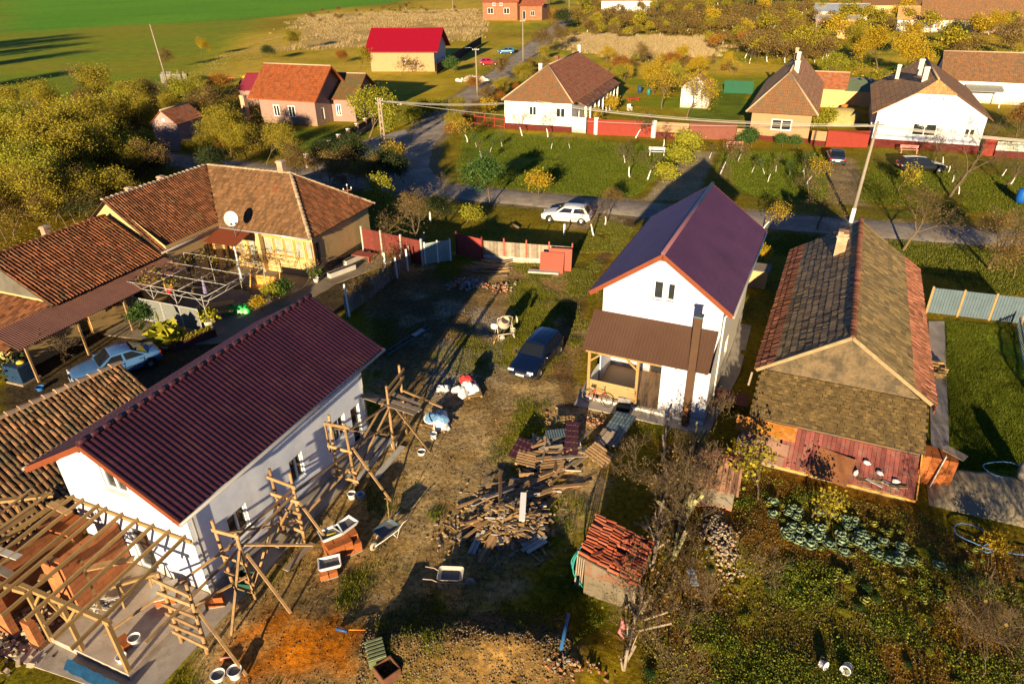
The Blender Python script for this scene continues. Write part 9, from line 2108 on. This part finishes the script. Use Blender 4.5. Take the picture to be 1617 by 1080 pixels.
# --- grass, weeds and fallen leaves (uncountable)
def scatter(name, label, regs, n, size, leaf, seed, mode='blade', maskseed=None, thr=.5, ms=2.5, excl=(), hgt=.12, soft=1.0):
 r = np.random.RandomState(seed); P = []
 A = [abs(sum(a[0] * b[1] - b[0] * a[1] for a, b in zip(R, R[1:] + R[:1]))) / 2 for R in regs]; tot = sum(A)
 for R, a in zip(regs, A):
  m_ = int(n * a / tot); xs = [p[0] for p in R]; ys = [p[1] for p in R]; bb = (max(xs) - min(xs)) * (max(ys) - min(ys)); k_ = int(m_ * bb / a * 1.1) + 10
  X = r.uniform(min(xs), max(xs), k_); Y = r.uniform(min(ys), max(ys), k_); ok = polydist(X, Y, R) + (fbm(X, Y, 4, 91) - .5) * soft > 0
  if maskseed is not None: ok &= fbm(X, Y, ms, maskseed) + r.uniform(-.05, .05, k_) > thr
  for E in excl: ok &= polydist(X, Y, E) < 0
  for LN_, ww_ in ((STREET, 2.4), (LANE, 2.9)): ok &= linedist(X, Y, LN_) > ww_
  P.append(np.stack([X[ok], Y[ok]], 1))
 P = np.concatenate(P); X, Y = P[:, 0], P[:, 1]; Zz = ground_height(X, Y); m_ = len(X)
 if mode == 'blade':
  a = r.uniform(0, 2 * pi, m_); h = hgt * r.uniform(.4, 1.3, m_); wd = size * r.uniform(.6, 1.3, m_); lx, ly = r.normal(0, .35, m_) * h, r.normal(0, .35, m_) * h
  b0 = np.stack([X - np.cos(a) * wd, Y - np.sin(a) * wd, Zz - .01], 1); b1 = np.stack([X + np.cos(a) * wd, Y + np.sin(a) * wd, Zz - .01], 1); tp = np.stack([X + lx, Y + ly, Zz + h], 1)
  V = np.stack([b0, b1, tp], 1).reshape(-1, 3); F = np.arange(m_ * 3).reshape(m_, 3); o = quads_object(name, V, F, r.uniform(0, 1, m_), M_LEAF[leaf], nv=3)
 else:
  C = np.stack([X, Y, Zz + hgt * r.uniform(.1, 1, m_) ** 2 + .01], 1); V, F = leaf_quads(C, size, r, up=1.6); o = quads_object(name, V, F, r.uniform(0, 1, m_), M_LEAF[leaf])
 return tag(o, label, name.replace('_', ' '), kind='stuff')
M_LEAF['weed'] = leafmat('weed_leaves', [(.045, .08, .008), (.10, .15, .012), (.19, .24, .018), (.32, .33, .03)], .3)
M_LEAF['grass'] = leafmat('grass_blades', [(.07, .09, .010), (.13, .15, .014), (.20, .21, .02), (.30, .27, .05)], .3)
M_LEAF['lush'] = leafmat('lush_grass_blades', [(.055, .08, .006), (.105, .14, .008), (.17, .205, .012), (.25, .27, .025)], .3)
M_LEAF['dry'] = leafmat('dry_grass_blades', [(.24, .17, .07), (.38, .28, .12), (.52, .39, .19), (.62, .48, .26)], .3)
EX = [lf(LH_O, LH_T, [(-6.6, -4.6), (1.2, -4.2), (1.1, 10.8), (-6.6, 10.8)]), lf(WH_O, WH_T, [(-6.7, -2.6), (1.0, -2.6), (1.0, 11.2), (-6.6, 11.2)]), lf(BA_O, BA_T, [(-7.4, -4.4), (.5, -4.4), (.5, 17), (-7.4, 17)]), [(H_O[0], H_O[1]), (H_O[0] + 1.6, H_O[1] - .7), (H_O[0] + 2.4, H_O[1] + .9), (H_O[0] + .7, H_O[1] + 1.7)]]
scatter('yard_grass', 'tufts of short grass growing over the trodden building yard', [R_YARD], 150000, .013, 'grass', 1, maskseed=77, thr=.515, ms=3.2, excl=EX, hgt=.10)
scatter('verge_grass', 'green grass along the track beside the white gabled house', [PX((905, 560), (960, 440), (1010, 350), (940, 350), (900, 400), (820, 420), (860, 470), (900, 520))], 45000, .014, 'grass', 2, maskseed=12, thr=.50, ms=1.5, excl=EX, hgt=.13)
scatter('lawn_grass', 'mown grass of the small lawn right of the barn', [R_GREEN], 70000, .012, 'lush', 3, maskseed=13, thr=.40, ms=4, hgt=.11)
scatter('garden_weeds', 'weeds and low leaves covering the vegetable garden', [R_GARDEN], 150000, .055, 'weed', 4, 'leaf', 87, .545, 2.0, EX + [PX((1500, 825), (1617, 870), (1617, 895), (1500, 865)), PX((1195, 790), (1440, 840), (1470, 900), (1200, 850))], .26)
scatter('fallen_leaves', 'yellow and brown leaves fallen over the vegetable garden', [R_GARDEN], 60000, .045, 'brown', 5, 'leaf', None, .5, 2.4, EX, .04)
scatter('yellow_weeds', 'yellow green low weeds between the garden rows', [R_GARDEN], 26000, .06, 'lime', 6, 'leaf', 18, .55, 1.3, EX, .14)
scatter('street_lawn_grass', 'grass of the big lawns between houses and street', [R_LAWN, R_LAWN2, R_LAWN3], 150000, .022, 'lush', 7, maskseed=15, thr=.35, ms=5, hgt=.12)
scatter('strip_grass', 'grass of the shaded strip behind the barn', [R_STRIP], 40000, .02, 'grass', 8, maskseed=15, thr=.35, ms=5, hgt=.12)
scatter('dry_meadow', 'tall dry tan grass behind the hipped house', [R_DRY1], 70000, .05, 'dry', 9, hgt=.75, soft=26)
scatter('dry_meadow', 'tall dry tan grass around the lane and red roofed house', [R_DRY2], 50000, .07, 'dry', 10, hgt=.7, maskseed=19, thr=.45, ms=12, soft=50)
scatter('thicket_floor', 'undergrowth under the olive thicket', [PX((0, 250), (100, 200), (400, 130), (440, 250), (320, 255), (160, 320), (0, 400))], 60000, .16, 'olive', 11, 'leaf', 22, .42, 4, (), .7)
scatter('bottom_grass', 'grass clumps at the soil heap and hut', [PX((560, 700), (980, 820), (960, 980), (860, 1080), (600, 1080))], 60000, .013, 'lush', 12, maskseed=33, thr=.55, ms=1.8, excl=EX, hgt=.12)
M_LEAF['clod'] = leafmat('soil_clods', [(.09, .062, .034), (.14, .10, .055), (.19, .14, .08), (.25, .19, .12)], 0)
def clods(name, label, R, n, sz, seed, leaf='clod', maskseed=None, thr=.5):
 r = np.random.RandomState(seed); xs = [p[0] for p in R]; ys = [p[1] for p in R]; X = r.uniform(min(xs), max(xs), n * 2); Y = r.uniform(min(ys), max(ys), n * 2); ok = polydist(X, Y, R) > 0
 for E in EX: ok &= polydist(X, Y, E) < 0
 if maskseed is not None: ok &= fbm(X, Y, 2.0, maskseed) > thr
 X, Y = X[ok][:n], Y[ok][:n]; m_ = len(X); Zz = ground_height(X, Y); s_ = sz * r.uniform(.3, 1.2, m_) ** 1.6
 oct_ = np.array([(1, 0, 0), (0, 1, 0), (-1, 0, 0), (0, -1, 0), (0, 0, .8), (0, 0, -.5)], float); V = oct_[None] * s_[:, None, None] * r.uniform(.6, 1.3, (m_, 6, 1)); a = r.uniform(0, 6.28, m_)
 ca, sa = np.cos(a)[:, None], np.sin(a)[:, None]; V2 = V.copy(); V2[..., 0] = V[..., 0] * ca - V[..., 1] * sa; V2[..., 1] = V[..., 0] * sa + V[..., 1] * ca; V2 += np.stack([X, Y, Zz + s_ * .25], 1)[:, None]
 T = np.array([(0, 1, 4), (1, 2, 4), (2, 3, 4), (3, 0, 4), (1, 0, 5), (2, 1, 5), (3, 2, 5), (0, 3, 5)]); F = (T[None] + 6 * np.arange(m_)[:, None, None]).reshape(-1, 3)
 return tag(quads_object(name, V2.reshape(-1, 3), F, np.repeat(r.uniform(0, 1, m_), 8), M_LEAF[leaf], nv=3), label, 'soil clods', kind='stuff')
scatter('orchard_scrub', 'brown scrub and dry weeds filling the far orchard', [PX((860, 40), (930, 8), (1330, 8), (1300, 95), (1180, 95), (1120, 62), (960, 52))], 90000, .42, 'brown', 21, 'leaf', 23, .44, 16, (), 2.2)
scatter('orchard_scrub', 'yellowing weeds filling the back gardens and far orchard', [PX((860, 40), (930, 8), (1617, -5), (1617, 90), (1380, 150), (1300, 110), (1150, 100), (1120, 62), (960, 52))], 60000, .36, 'olive', 22, 'leaf', 24, .50, 11, (), 1.8)
scatter('thicket_floor', 'tall weeds between the bushes of the olive thicket', [PX((0, 235), (100, 200), (300, 150), (400, 150), (440, 250), (320, 255), (160, 320), (0, 400))], 70000, .15, 'brown', 25, 'leaf', 26, .45, 3, (), 2.0)
scatter('field_edge_weeds', 'dry weeds along the edge of the field', [PX((0, 225), (180, 150), (420, 62), (640, 20), (640, 34), (430, 84), (200, 175), (0, 250))], 36000, .14, 'dry', 27, 'leaf', 28, .48, 4, (), .8, soft=6)
clods('soil_clods', 'clods and pebbles over the building yard', R_YARD, 16000, .030, 1)
clods('soil_clods', 'clods and lumps over the garden soil', R_GARDEN, 14000, .035, 2)
clods('soil_clods', 'crumbly lumps over the soil heap at the bottom', PX((580, 970), (900, 970), (900, 1100), (560, 1100)), 7000, .04, 3)
clods('pale_grit', 'pale grit over the sandy middle of the yard', R_SAND, 5000, .04, 4)
